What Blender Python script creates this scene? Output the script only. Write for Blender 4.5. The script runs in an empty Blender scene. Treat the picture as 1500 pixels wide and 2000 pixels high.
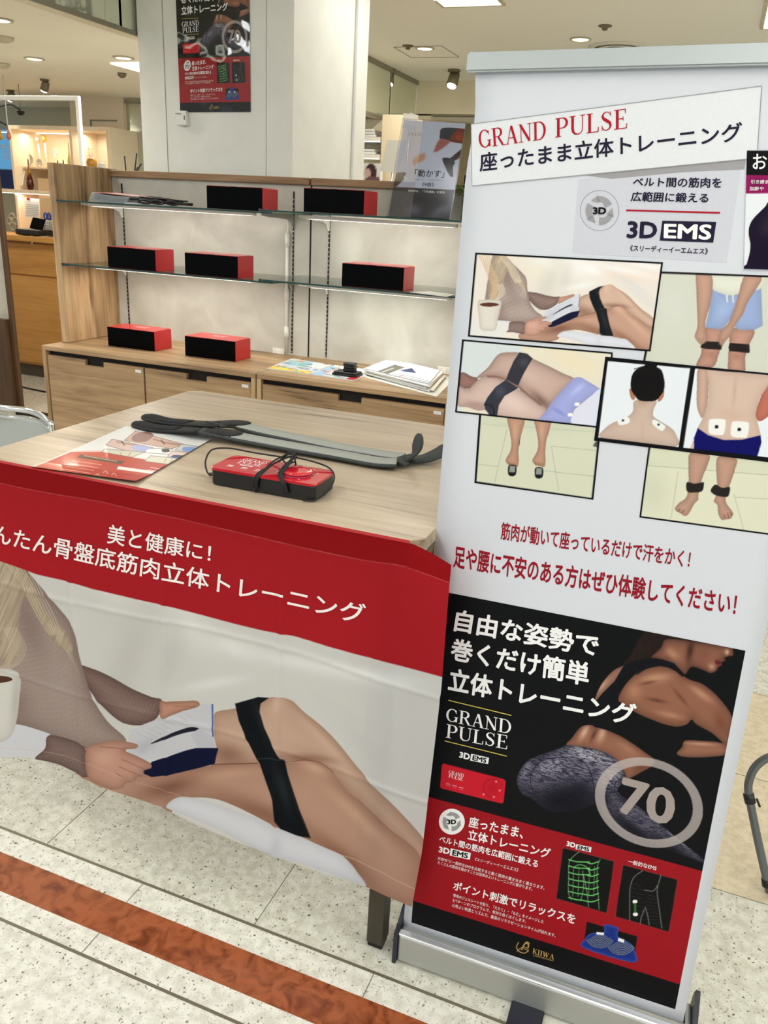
import bpy, bmesh, math, random
import numpy as np
from mathutils import Vector, Matrix

random.seed(7)
rng = np.random.default_rng(11)
SC = bpy.context.scene
COL = SC.collection

# ------------------------------------------------------------ camera
F_PX = 1574.209
CAM = np.array([0.0, 0.0, 1.58144])
RW = np.array([[0.92886301, 0.36677537, 0.05185883],
               [0.17253119, -0.30448756, -0.93676054],
               [-0.32779033, 0.87906948, -0.34610742]])   # rows: camera right, down, forward
cd = bpy.data.cameras.new('camera')
cam = bpy.data.objects.new('camera', cd)
COL.objects.link(cam)
cd.sensor_fit = 'HORIZONTAL'
cd.sensor_width = 36.0
cd.lens = 36.0 * F_PX / 1500.0
cd.clip_start = 0.05
cd.clip_end = 60
m = Matrix.Identity(4)
for i in range(3):
    m[i][0] = RW[0][i]
    m[i][1] = -RW[1][i]
    m[i][2] = -RW[2][i]
    m[i][3] = CAM[i]
cam.matrix_world = m
SC.camera = cam

# ------------------------------------------------------------ view, world
SC.view_settings.view_transform = 'Standard'
SC.view_settings.look = 'None'
SC.view_settings.exposure = 0.0
SC.view_settings.gamma = 1.0
SC.view_settings.use_curve_mapping = False
SC.cycles.max_bounces = 8
SC.cycles.use_denoising = True
world = bpy.data.worlds.new('hall_ambience')
SC.world = world
world.use_nodes = True
world.node_tree.nodes['Background'].inputs[0].default_value = (0.88, 0.95, 1.0, 1)
world.node_tree.nodes['Background'].inputs[1].default_value = 0.76
LAMP_W = 12.5        # power of one ceiling troffer
DOWN_W = 9.0         # power of one downlight
SPOT_W = 6.0
LED_W = 1.6


def ray(q):
    d = np.array([(q[0] - 750.0) / F_PX, (q[1] - 1000.0) / F_PX, 1.0])
    return RW.T @ d


def at_z(q, z):
    d = ray(q)
    return CAM + d * ((z - CAM[2]) / d[2])


def at_y(q, y):
    d = ray(q)
    return CAM + d * ((y - CAM[1]) / d[1])


def at_x(q, x):
    d = ray(q)
    return CAM + d * ((x - CAM[0]) / d[0])


# ------------------------------------------------------------ materials
def lin(c):
    return tuple(((v / 255.0) / 12.92 if v / 255.0 <= 0.04045 else ((v / 255.0 + 0.055) / 1.055) ** 2.4) for v in c)


def rgba(c):
    return (*lin(c), 1.0)


def new_mat(name):
    mt = bpy.data.materials.new(name)
    mt.use_nodes = True
    nt = mt.node_tree
    return mt, nt, nt.nodes['Principled BSDF']


def plain(name, c, rough=0.5, metal=0.0, bump=0.0, bscale=200.0, var=0.04, coat=0.0, spec=0.5):
    mt, nt, b = new_mat(name)
    N = nt.nodes
    L = nt.links
    tc = N.new('ShaderNodeTexCoord')
    nz = N.new('ShaderNodeTexNoise')
    nz.inputs['Scale'].default_value = bscale
    nz.inputs['Detail'].default_value = 3
    L.new(tc.outputs['Object'], nz.inputs['Vector'])
    mx = N.new('ShaderNodeMix')
    mx.data_type = 'RGBA'
    lc = lin(c)
    mx.inputs[6].default_value = (*[v * (1 - var) for v in lc], 1)
    mx.inputs[7].default_value = (*[min(1, v * (1 + var)) for v in lc], 1)
    L.new(nz.outputs['Fac'], mx.inputs[0])
    L.new(mx.outputs[2], b.inputs['Base Color'])
    b.inputs['Roughness'].default_value = rough
    b.inputs['Metallic'].default_value = metal
    b.inputs['Coat Weight'].default_value = coat
    b.inputs['Coat Roughness'].default_value = 0.05
    b.inputs['Specular IOR Level'].default_value = spec
    if bump:
        bp = N.new('ShaderNodeBump')
        bp.inputs['Strength'].default_value = bump
        bp.inputs['Distance'].default_value = 0.002
        L.new(nz.outputs['Fac'], bp.inputs['Height'])
        L.new(bp.outputs['Normal'], b.inputs['Normal'])
    return mt


def emis(name, c, s):
    mt, nt, b = new_mat(name)
    b.inputs['Base Color'].default_value = rgba(c)
    b.inputs['Emission Color'].default_value = rgba(c)
    b.inputs['Emission Strength'].default_value = s
    return mt


def wood(name, light, mid, dark, axis, scale=1.0, rough=0.45, streak=1.0):
    """grain stretched along one axis (0 x, 1 y, 2 z)"""
    mt, nt, b = new_mat(name)
    N = nt.nodes
    L = nt.links
    g = N.new('ShaderNodeNewGeometry')
    mp = N.new('ShaderNodeMapping')
    sc = [62.0 * scale] * 3
    sc[axis] = 2.4 * scale
    mp.inputs['Scale'].default_value = sc
    L.new(g.outputs['Position'], mp.inputs['Vector'])
    n1 = N.new('ShaderNodeTexNoise')
    n1.inputs['Scale'].default_value = 1.0
    n1.inputs['Detail'].default_value = 8
    n1.inputs['Roughness'].default_value = 0.72
    n1.inputs['Distortion'].default_value = 0.6
    L.new(mp.outputs['Vector'], n1.inputs['Vector'])
    mp2 = N.new('ShaderNodeMapping')
    sc2 = [10.0 * scale] * 3
    sc2[axis] = 1.3 * scale
    mp2.inputs['Scale'].default_value = sc2
    L.new(g.outputs['Position'], mp2.inputs['Vector'])
    n2 = N.new('ShaderNodeTexNoise')
    n2.inputs['Scale'].default_value = 1.0
    n2.inputs['Detail'].default_value = 3
    n2.inputs['Distortion'].default_value = 1.5
    L.new(mp2.outputs['Vector'], n2.inputs['Vector'])
    ad = N.new('ShaderNodeMath')
    ad.operation = 'MULTIPLY_ADD'
    ad.inputs[1].default_value = 0.5
    L.new(n1.outputs['Fac'], ad.inputs[0])
    m2 = N.new('ShaderNodeMath')
    m2.operation = 'MULTIPLY'
    m2.inputs[1].default_value = 0.5 * streak
    L.new(n2.outputs['Fac'], m2.inputs[0])
    L.new(m2.outputs[0], ad.inputs[2])
    cr = N.new('ShaderNodeValToRGB')
    e = cr.color_ramp.elements
    e[0].position = 0.37
    e[0].color = rgba(dark)
    e[1].position = 0.63
    e[1].color = rgba(light)
    k = cr.color_ramp.elements.new(0.47)
    k.color = rgba(mid)
    L.new(ad.outputs[0], cr.inputs['Fac'])
    L.new(cr.outputs['Color'], b.inputs['Base Color'])
    b.inputs['Roughness'].default_value = rough
    bp = N.new('ShaderNodeBump')
    bp.inputs['Strength'].default_value = 0.15
    bp.inputs['Distance'].default_value = 0.001
    L.new(n1.outputs['Fac'], bp.inputs['Height'])
    L.new(bp.outputs['Normal'], b.inputs['Normal'])
    return mt


def mottled(name, c1, c2, scale, rough=0.6, detail=6, dist=0.4, lo=0.35, hi=0.65, bump=0.05):
    mt, nt, b = new_mat(name)
    N = nt.nodes
    L = nt.links
    g = N.new('ShaderNodeNewGeometry')
    n1 = N.new('ShaderNodeTexNoise')
    n1.inputs['Scale'].default_value = scale
    n1.inputs['Detail'].default_value = detail
    n1.inputs['Distortion'].default_value = dist
    L.new(g.outputs['Position'], n1.inputs['Vector'])
    cr = N.new('ShaderNodeValToRGB')
    e = cr.color_ramp.elements
    e[0].position = lo
    e[0].color = rgba(c1)
    e[1].position = hi
    e[1].color = rgba(c2)
    L.new(n1.outputs['Fac'], cr.inputs['Fac'])
    L.new(cr.outputs['Color'], b.inputs['Base Color'])
    b.inputs['Roughness'].default_value = rough
    bp = N.new('ShaderNodeBump')
    bp.inputs['Strength'].default_value = bump
    bp.inputs['Distance'].default_value = 0.002
    L.new(n1.outputs['Fac'], bp.inputs['Height'])
    L.new(bp.outputs['Normal'], b.inputs['Normal'])
    return mt


def terrazzo(name, base, base2, speck, speck2, rough=0.22, dens=0.8):
    mt, nt, b = new_mat(name)
    N = nt.nodes
    L = nt.links
    g = N.new('ShaderNodeNewGeometry')
    n1 = N.new('ShaderNodeTexNoise')
    n1.inputs['Scale'].default_value = 38.0
    n1.inputs['Detail'].default_value = 5
    L.new(g.outputs['Position'], n1.inputs['Vector'])
    cr = N.new('ShaderNodeValToRGB')
    e = cr.color_ramp.elements
    e[0].position = 0.38
    e[0].color = rgba(base2)
    e[1].position = 0.6
    e[1].color = rgba(base)
    L.new(n1.outputs['Fac'], cr.inputs['Fac'])
    last = cr.outputs['Color']
    for sc, thr, rad, col in ((130.0, dens, 0.34, speck), (240.0, dens - 0.14, 0.36, speck2), (64.0, dens + 0.14, 0.22, speck)):
        v = N.new('ShaderNodeTexVoronoi')
        v.inputs['Scale'].default_value = sc
        nd = N.new('ShaderNodeVectorMath')
        nd.operation = 'ADD'
        nn = N.new('ShaderNodeTexNoise')
        nn.inputs['Scale'].default_value = 160.0
        L.new(g.outputs['Position'], nn.inputs['Vector'])
        ms = N.new('ShaderNodeVectorMath')
        ms.operation = 'SCALE'
        ms.inputs['Scale'].default_value = 0.012
        L.new(nn.outputs['Color'], ms.inputs[0])
        L.new(g.outputs['Position'], nd.inputs[0])
        L.new(ms.outputs[0], nd.inputs[1])
        L.new(nd.outputs[0], v.inputs['Vector'])
        sp = N.new('ShaderNodeSeparateColor')
        L.new(v.outputs['Color'], sp.inputs[0])
        gt = N.new('ShaderNodeMath')
        gt.operation = 'GREATER_THAN'
        gt.inputs[1].default_value = thr
        L.new(sp.outputs[0], gt.inputs[0])
        lt = N.new('ShaderNodeMath')
        lt.operation = 'LESS_THAN'
        lt.inputs[1].default_value = rad
        L.new(v.outputs['Distance'], lt.inputs[0])
        mu = N.new('ShaderNodeMath')
        mu.operation = 'MULTIPLY'
        L.new(gt.outputs[0], mu.inputs[0])
        L.new(lt.outputs[0], mu.inputs[1])
        m3 = N.new('ShaderNodeMath')
        m3.operation = 'MULTIPLY'
        L.new(mu.outputs[0], m3.inputs[0])
        L.new(sp.outputs[1], m3.inputs[1])
        mx = N.new('ShaderNodeMix')
        mx.data_type = 'RGBA'
        L.new(m3.outputs[0], mx.inputs[0])
        L.new(last, mx.inputs[6])
        mx.inputs[7].default_value = rgba(col)
        last = mx.outputs[2]
    L.new(last, b.inputs['Base Color'])
    b.inputs['Roughness'].default_value = rough
    return mt


def printed(name, rough=0.45, coat=0.0, trans=0.0, weave=False, wav=0.0, gain=1.0):
    """ink on a sheet: colour comes from the sheet's own print attribute"""
    mt, nt, b = new_mat(name)
    N = nt.nodes
    L = nt.links
    at = N.new('ShaderNodeAttribute')
    at.attribute_name = 'ink'
    out = at.outputs['Color']
    if gain != 1.0:
        gm = N.new('ShaderNodeVectorMath')
        gm.operation = 'SCALE'
        gm.inputs['Scale'].default_value = gain
        L.new(out, gm.inputs[0])
        out = gm.outputs[0]
    L.new(out, b.inputs['Base Color'])
    b.inputs['Roughness'].default_value = rough
    b.inputs['Specular IOR Level'].default_value = 0.1
    b.inputs['Coat Weight'].default_value = coat
    b.inputs['Coat Roughness'].default_value = 0.04
    if weave or wav:
        g = N.new('ShaderNodeNewGeometry')
        nz = N.new('ShaderNodeTexNoise')
        nz.inputs['Scale'].default_value = 900 if weave else 5.0
        nz.inputs['Detail'].default_value = 2
        L.new(g.outputs['Position'], nz.inputs['Vector'])
        bp = N.new('ShaderNodeBump')
        bp.inputs['Strength'].default_value = 0.12 if weave else wav
        bp.inputs['Distance'].default_value = 0.0005 if weave else 0.02
        L.new(nz.outputs['Fac'], bp.inputs['Height'])
        L.new(bp.outputs['Normal'], b.inputs['Coat Normal' if wav else 'Normal'])
    if trans:
        tr = N.new('ShaderNodeBsdfTranslucent')
        L.new(out, tr.inputs['Color'])
        ms = N.new('ShaderNodeMixShader')
        ms.inputs[0].default_value = trans
        L.new(b.outputs[0], ms.inputs[1])
        L.new(tr.outputs[0], ms.inputs[2])
        L.new(ms.outputs[0], N['Material Output'].inputs['Surface'])
    return mt


def glassy(name, tint, gloss=0.1, rough=0.02, tr=0.9):
    mt = bpy.data.materials.new(name)
    mt.use_nodes = True
    nt = mt.node_tree
    N = nt.nodes
    L = nt.links
    N.remove(N['Principled BSDF'])
    t = N.new('ShaderNodeBsdfTransparent')
    t.inputs[0].default_value = rgba(tint)
    g = N.new('ShaderNodeBsdfGlossy')
    g.inputs['Roughness'].default_value = rough
    lw = N.new('ShaderNodeFresnel')
    lw.inputs['IOR'].default_value = 1.45
    mu = N.new('ShaderNodeMath')
    mu.operation = 'ADD'
    mu.use_clamp = True
    mu.inputs[1].default_value = gloss * 0.3 - (0.02 if gloss == 0 else 0)
    L.new(lw.outputs[0], mu.inputs[0])
    ms = N.new('ShaderNodeMixShader')
    L.new(mu.outputs[0], ms.inputs[0])
    L.new(t.outputs[0], ms.inputs[1])
    L.new(g.outputs[0], ms.inputs[2])
    L.new(ms.outputs[0], N['Material Output'].inputs['Surface'])
    return mt


M = {}
M['ceiling'] = plain('ceiling_paint', (248, 247, 240), 0.8, var=0.01, bscale=3)
M['ceil_low'] = plain('ceiling_warm_paint', (250, 245, 228), 0.8, var=0.01, bscale=3)
M['wall_cream'] = plain('cream_wall_paint', (236, 228, 204), 0.7, var=0.02, bscale=3)
M['wall_olive'] = plain('olive_panel', (150, 140, 112), 0.6, var=0.03, bscale=3)
M['wall_warm'] = plain('warm_beige_wall', (230, 216, 190), 0.7, var=0.02, bscale=3)
M['column'] = mottled('column_paint', (224, 224, 217), (232, 232, 226), 6.0, 0.55, 3, 0.2, 0.3, 0.7, 0.1)
M['white'] = plain('white_plastic', (232, 231, 226), 0.4, var=0.01)
M['offwhite'] = plain('offwhite_card', (226, 224, 214), 0.55, var=0.02)
M['paper'] = plain('white_paper', (226, 227, 228), 0.55, var=0.02, bscale=30)
M['black'] = plain('black_plastic', (16, 16, 18), 0.4)
M['blackcard'] = plain('black_gloss_card', (3, 3, 4), 0.3, spec=0.05)
M['redcard'] = plain('red_gloss_card', (192, 22, 36), 0.32, coat=0.3)
M['rubber'] = plain('black_rubber', (20, 20, 21), 0.75)
M['velcro'] = plain('black_fleece', (12, 13, 18), 0.95, bump=0.6, bscale=900)
M['neoprene'] = plain('dark_neoprene', (48, 52, 52), 0.7, bump=0.2, bscale=500)
M['greypad'] = plain('grey_gel_pad', (150, 152, 146), 0.6, bump=0.15, bscale=700)
M['chrome'] = plain('chrome', (220, 222, 225), 0.12, metal=1.0)
M['alu'] = plain('brushed_aluminium', (176, 177, 172), 0.36, metal=0.55, var=0.02, bscale=12)
M['alu_bright'] = plain('bright_aluminium_lip', (228, 230, 234), 0.25, metal=0.6)
M['barsilver'] = plain('silver_top_bar', (172, 177, 178), 0.4, metal=0.3, var=0.02, bscale=20)
M['navycap'] = plain('dark_navy_plastic', (26, 27, 42), 0.4)
M['leg'] = plain('bronze_grey_steel', (70, 65, 52), 0.45, metal=0.5)
M['tube'] = plain('grey_steel_tube', (112, 118, 120), 0.3, metal=0.8)
M['greytrim'] = plain('grey_metal_trim', (140, 136, 120), 0.5, metal=0.2)
M['mirror'] = plain('tinted_mirror', (224, 228, 208), 0.05, metal=0.6, var=0.0)
M['mirror_dull'] = plain('pale_glass_panel', (190, 192, 176), 0.12, metal=0.5, var=0.0)
M['darkslot'] = plain('dark_gap', (22, 15, 12), 0.8)
M['darkstrip'] = plain('dark_brown_strip', (40, 24, 20), 0.5, metal=0.2)
M['table'] = wood('greyed_oak_laminate', (190, 173, 150), (168, 150, 127), (122, 105, 85), 0, 1.0, 0.3, 1.05)
M['cab_h'] = wood('oak_laminate_along', (190, 158, 118), (158, 127, 92), (96, 72, 48), 0, 0.8, 0.42, 1.0)
M['cab_v'] = wood('oak_laminate_upright', (208, 176, 134), (170, 137, 99), (104, 78, 52), 2, 0.8, 0.42, 1.0)
M['cab_y'] = wood('oak_laminate_deep', (196, 162, 118), (166, 132, 92), (118, 88, 58), 1, 0.8, 0.42, 1.0)
M['railwood'] = wood('oak_top_rail', (168, 134, 98), (142, 108, 74), (104, 76, 50), 0, 1.0, 0.5, 1.0)
M['browndark'] = wood('dark_walnut_edge', (92, 64, 40), (74, 50, 30), (52, 34, 20), 2, 0.8, 0.5, 1.0)
M['maple'] = wood('maple_laminate', (218, 164, 92), (206, 150, 78), (188, 132, 64), 0, 0.5, 0.5, 1.0)
M['maple_pale'] = wood('pale_maple', (240, 224, 198), (234, 215, 186), (222, 200, 168), 2, 0.5, 0.5, 1.0)
M['concrete'] = mottled('concrete_pattern_board', (176, 171, 160), (203, 199, 188), 4.2, 0.6, 9, 0.7, 0.33, 0.68)
M['glass'] = glassy('clear_shelf_glass', (226, 238, 230))
M['glassedge'] = plain('green_glass_edge', (20, 62, 54), 0.12, var=0.05)
M['acryl'] = glassy('clear_acrylic', (250, 250, 252), gloss=0.0, rough=0.12)
M['terr_near'] = terrazzo('white_terrazzo', (226, 224, 214), (206, 204, 192), (110, 98, 84), (170, 158, 146), dens=.74)
M['terr_mid'] = terrazzo('grey_terrazzo', (210, 208, 196), (190, 187, 172), (88, 80, 64), (142, 134, 118), dens=.76)
M['beige'] = terrazzo('beige_stone', (206, 191, 164), (190, 175, 148), (166, 150, 124), (214, 200, 174), 0.3, 0.75)
M['marble'] = mottled('orange_brown_marble', (104, 48, 24), (156, 86, 52), 22.0, 0.22, 10, 1.2, 0.30, 0.58, 0.0)
M['joint'] = plain('dark_floor_joint', (120, 116, 100), 0.6)
M['metalstrip'] = plain('floor_metal_strip', (122, 116, 98), 0.4, metal=0.5)
M['lamp'] = emis('lamp_diffuser', (255, 252, 244), 5.0)
M['lampwarm'] = emis('warm_lamp_glow', (255, 240, 205), 4.5)
M['ledline'] = emis('led_line', (255, 250, 238), 1.8)
M['lampring'] = plain('white_lamp_ring', (200, 192, 170), 0.5)
M['spotbody'] = plain('grey_spot_body', (120, 112, 92), 0.5, metal=0.4)
M['red_ink'] = plain('dark_red_ink', (168, 16, 34), 0.6, spec=0.15)
M['red_ink2'] = plain('crimson_ink', (142, 14, 34), 0.6, spec=0.15)
M['navy_ink'] = plain('near_black_ink', (30, 22, 48), 0.6, spec=0.15)
M['black_ink'] = plain('black_ink', (8, 7, 10), 0.6, spec=0.15)
M['white_ink'] = plain('white_ink', (236, 234, 234), 0.5)
M['grey_ink'] = plain('grey_ink', (148, 146, 148), 0.5)
M['ring_ink'] = plain('warm_grey_ink', (158, 146, 142), 0.6, spec=0.15)
M['yellow_ink'] = plain('yellow_ink', (212, 190, 84), 0.5)
M['gold_ink'] = plain('gold_ink', (196, 160, 92), 0.5)
M['card_white'] = plain('title_card_white', (216, 217, 220), 0.5)
M['pale_ink'] = plain('pale_grey_panel', (197, 197, 206), 0.5)
M['magenta'] = plain('magenta_ink', (142, 14, 84), 0.6, spec=0.15)
M['cloth_white'] = plain('white_thread_print', (236, 226, 222), 0.75)
M['thread'] = plain('pale_red_thread', (205, 120, 112), 0.8)
M['banner'] = plain('banner_film', (206, 208, 215), 0.5, var=0.01, bscale=4)
M['redgloss'] = plain('red_gloss_plastic', (190, 16, 34), 0.16, coat=0.6)
M['sign_blue'] = emis('lit_blue_sign', (84, 150, 196), 0.75)
M['sign_navy'] = plain('navy_base', (14, 44, 110), 0.5)
M['bluehandle'] = plain('blue_plastic', (30, 66, 170), 0.35)
M['gold'] = plain('amber_glass', (196, 142, 44), 0.12, coat=0.6)
M['redamber'] = mottled('red_amber_glass', (70, 8, 8), (210, 140, 30), 9.0, 0.12, 2, 0.6, 0.42, 0.6)
M['pearl'] = plain('pearl_glass', (196, 186, 176), 0.15, metal=0.5)


# ------------------------------------------------------------ object helpers
def tag(o, label=None, cat=None, group=None, kind=None):
    if label:
        o['label'] = label
    if cat:
        o['category'] = cat
    if group:
        o['group'] = group
    if kind:
        o['kind'] = kind
    return o


def thing(name, label, cat, loc=(0, 0, 0), rz=0.0, group=None, rot=None):
    o = bpy.data.objects.new(name, None)
    COL.objects.link(o)
    o.empty_display_size = 0.05
    o.location = Vector([float(v) for v in loc])
    o.rotation_euler = rot if rot else (0, 0, rz)
    tag(o, label, cat, group)
    return o


def world_of(o):
    mt = Matrix.LocRotScale(o.location, o.rotation_euler, o.scale)
    return world_of(o.parent) @ mt if o.parent else mt


def link_mesh(name, me, parent=None):
    o = bpy.data.objects.new(name, me)
    COL.objects.link(o)
    if parent:
        o.parent = parent
    return o


class MB:
    """collects shapes in world coordinates; build() links them as one mesh object"""

    def __init__(s, origin=None):
        s.bm = bmesh.new()
        s.mi = 0

    def _face(s, vs, smooth=False):
        try:
            f = s.bm.faces.new(vs)
            f.material_index = s.mi
            f.smooth = smooth
            return f
        except ValueError:
            return None

    def box(s, x0, x1, y0, y1, z0, z1, bev=0.0, mat=None, seg=1):
        T = mat or Matrix.Identity(4)
        vs = [s.bm.verts.new(T @ Vector((x, y, z))) for z in (z0, z1) for y in (y0, y1) for x in (x0, x1)]
        idx = ((0, 2, 3, 1), (4, 5, 7, 6), (0, 1, 5, 4), (2, 6, 7, 3), (0, 4, 6, 2), (1, 3, 7, 5))
        fs = [s._face([vs[i] for i in f]) for f in idx]
        if bev:
            es = list({e for f in fs for e in f.edges})
            r = bmesh.ops.bevel(s.bm, geom=es, offset=bev, segments=seg, affect='EDGES', profile=0.5)
            for f in r['faces']:
                f.material_index = s.mi
        return s

    def prism(s, pts, axis, a, b, bev=0.0, smooth=False):
        """pts 2D outline in the plane normal to axis; extruded from a to b"""
        def P(p, h):
            return {0: (h, p[0], p[1]), 1: (p[0], h, p[1]), 2: (p[0], p[1], h)}[axis]
        va = [s.bm.verts.new(P(p, a)) for p in pts]
        vb = [s.bm.verts.new(P(p, b)) for p in pts]
        fs = [s._face(va[::-1]), s._face(vb)]
        n = len(pts)
        for i in range(n):
            fs.append(s._face([va[i], va[(i + 1) % n], vb[(i + 1) % n], vb[i]], smooth))
        if bev:
            es = list({e for f in fs[:2] if f for e in f.edges})
            r = bmesh.ops.bevel(s.bm, geom=es, offset=bev, segments=2, affect='EDGES', profile=0.5)
            for f in r['faces']:
                f.material_index = s.mi
        return s

    def quad(s, *pts):
        s._face([s.bm.verts.new([float(c) for c in p]) for p in pts])
        return s

    def lathe(s, c, prof, n=24, smooth=True, T=None):
        T = T or Matrix.Translation(Vector([float(v) for v in c]))
        rings = []
        for r, z in prof:
            rings.append([s.bm.verts.new(T @ Vector((r * math.cos(6.28318 * i / n), r * math.sin(6.28318 * i / n), z))) for i in range(n)])
        for a, b in zip(rings, rings[1:]):
            for i in range(n):
                s._face([a[i], a[(i + 1) % n], b[(i + 1) % n], b[i]], smooth)
        s._face(rings[0][::-1])
        s._face(rings[-1])
        return s

    def tube(s, pts, r, n=10, closed=False, smooth=True, radii=None):
        pts = [Vector([float(c) for c in p]) for p in pts]
        rings = []
        N = len(pts)
        up = Vector((0, 0, 1))
        pa = None
        for i, p in enumerate(pts):
            t = (pts[(i + 1) % N] - pts[i - 1]) if closed else (pts[min(i + 1, N - 1)] - pts[max(i - 1, 0)])
            if t.length < 1e-9:
                t = Vector((0, 0, 1))
            t.normalize()
            if pa is None:
                a = t.cross(up)
                if a.length < 0.1:
                    a = t.cross(Vector((1, 0, 0)))
            else:
                a = pa - t * pa.dot(t)
            a.normalize()
            pa = a
            b = t.cross(a)
            rr = radii[i] if radii else r
            rings.append([s.bm.verts.new(p + a * rr * math.cos(6.28318 * k / n) + b * rr * math.sin(6.28318 * k / n)) for k in range(n)])
        pairs = list(zip(rings, rings[1:])) + ([(rings[-1], rings[0])] if closed else [])
        for a, b in pairs:
            for k in range(n):
                s._face([a[k], a[(k + 1) % n], b[(k + 1) % n], b[k]], smooth)
        if not closed:
            s._face(rings[0][::-1])
            s._face(rings[-1])
        return s

    def slab(s, pts, th, nrm=(0, 0, 1)):
        """flat polygon given by 3D points, given a thickness along nrm"""
        nv = Vector(nrm) * th
        a = [s.bm.verts.new([float(c) for c in p]) for p in pts]
        b = [s.bm.verts.new(Vector([float(c) for c in p]) + nv) for p in pts]
        s._face(a[::-1])
        s._face(b)
        n = len(pts)
        for i in range(n):
            s._face([a[i], a[(i + 1) % n], b[(i + 1) % n], b[i]])
        return s

    def build(s, name, mats, parent=None, label=None, cat=None, group=None, kind=None, origin=None, fixn=True):
        if not isinstance(mats, (list, tuple)):
            mats = [mats]
        if fixn:
            bmesh.ops.recalc_face_normals(s.bm, faces=s.bm.faces)
        if parent is not None:
            s.bm.transform(world_of(parent).inverted())
        elif origin is not None:
            s.bm.transform(Matrix.Translation(-Vector([float(v) for v in origin])))
        me = bpy.data.meshes.new(name)
        s.bm.to_mesh(me)
        s.bm.free()
        for mt in mats:
            me.materials.append(mt)
        o = link_mesh(name, me, parent)
        if parent is None and origin is not None:
            o.location = Vector([float(v) for v in origin])
        tag(o, label, cat, group, kind)
        return o


def struct(name, mb, mat):
    return mb.build(name, mat, kind='structure')


def copy_tree(o, parent=None):
    c = o.copy()
    COL.objects.link(c)
    c.parent = parent
    for ch in [x for x in o.children]:
        copy_tree(ch, c)
    return c


def crom(pts, k=5, closed=False):
    P = [np.array(p, float) for p in pts]
    n = len(P)
    out = []
    rngi = range(n) if closed else range(n - 1)
    for i in rngi:
        if closed:
            p0, p1, p2, p3 = P[i - 1], P[i], P[(i + 1) % n], P[(i + 2) % n]
        else:
            p0, p1, p2, p3 = P[max(i - 1, 0)], P[i], P[i + 1], P[min(i + 2, n - 1)]
        for j in range(k):
            t = j / k
            out.append(0.5 * ((2 * p1) + (-p0 + p2) * t + (2 * p0 - 5 * p1 + 4 * p2 - p3) * t * t + (-p0 + 3 * p1 - 3 * p2 + p3) * t ** 3))
    if not closed:
        out.append(P[-1])
    return out


# ------------------------------------------------------------ ink: painting printed pictures onto fine sheets
def project(P):
    c = (P - CAM) @ RW.T
    return 750.0 + F_PX * c[:, 0] / c[:, 2], 1000.0 + F_PX * c[:, 1] / c[:, 2]


def vnoise(x, y, seed=0):
    xi = np.floor(x).astype(np.int64)
    yi = np.floor(y).astype(np.int64)
    fx = x - xi
    fy = y - yi
    fx = fx * fx * (3 - 2 * fx)
    fy = fy * fy * (3 - 2 * fy)

    def h(a, b):
        v = (a * 374761393 + b * 668265263 + seed * 974711) & 0x7fffffff
        v = ((v ^ (v >> 13)) * 1274126177) & 0x7fffffff
        return (v & 0xffff) / 65535.0
    return (h(xi, yi) * (1 - fx) + h(xi + 1, yi) * fx) * (1 - fy) + (h(xi, yi + 1) * (1 - fx) + h(xi + 1, yi + 1) * fx) * fy


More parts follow.
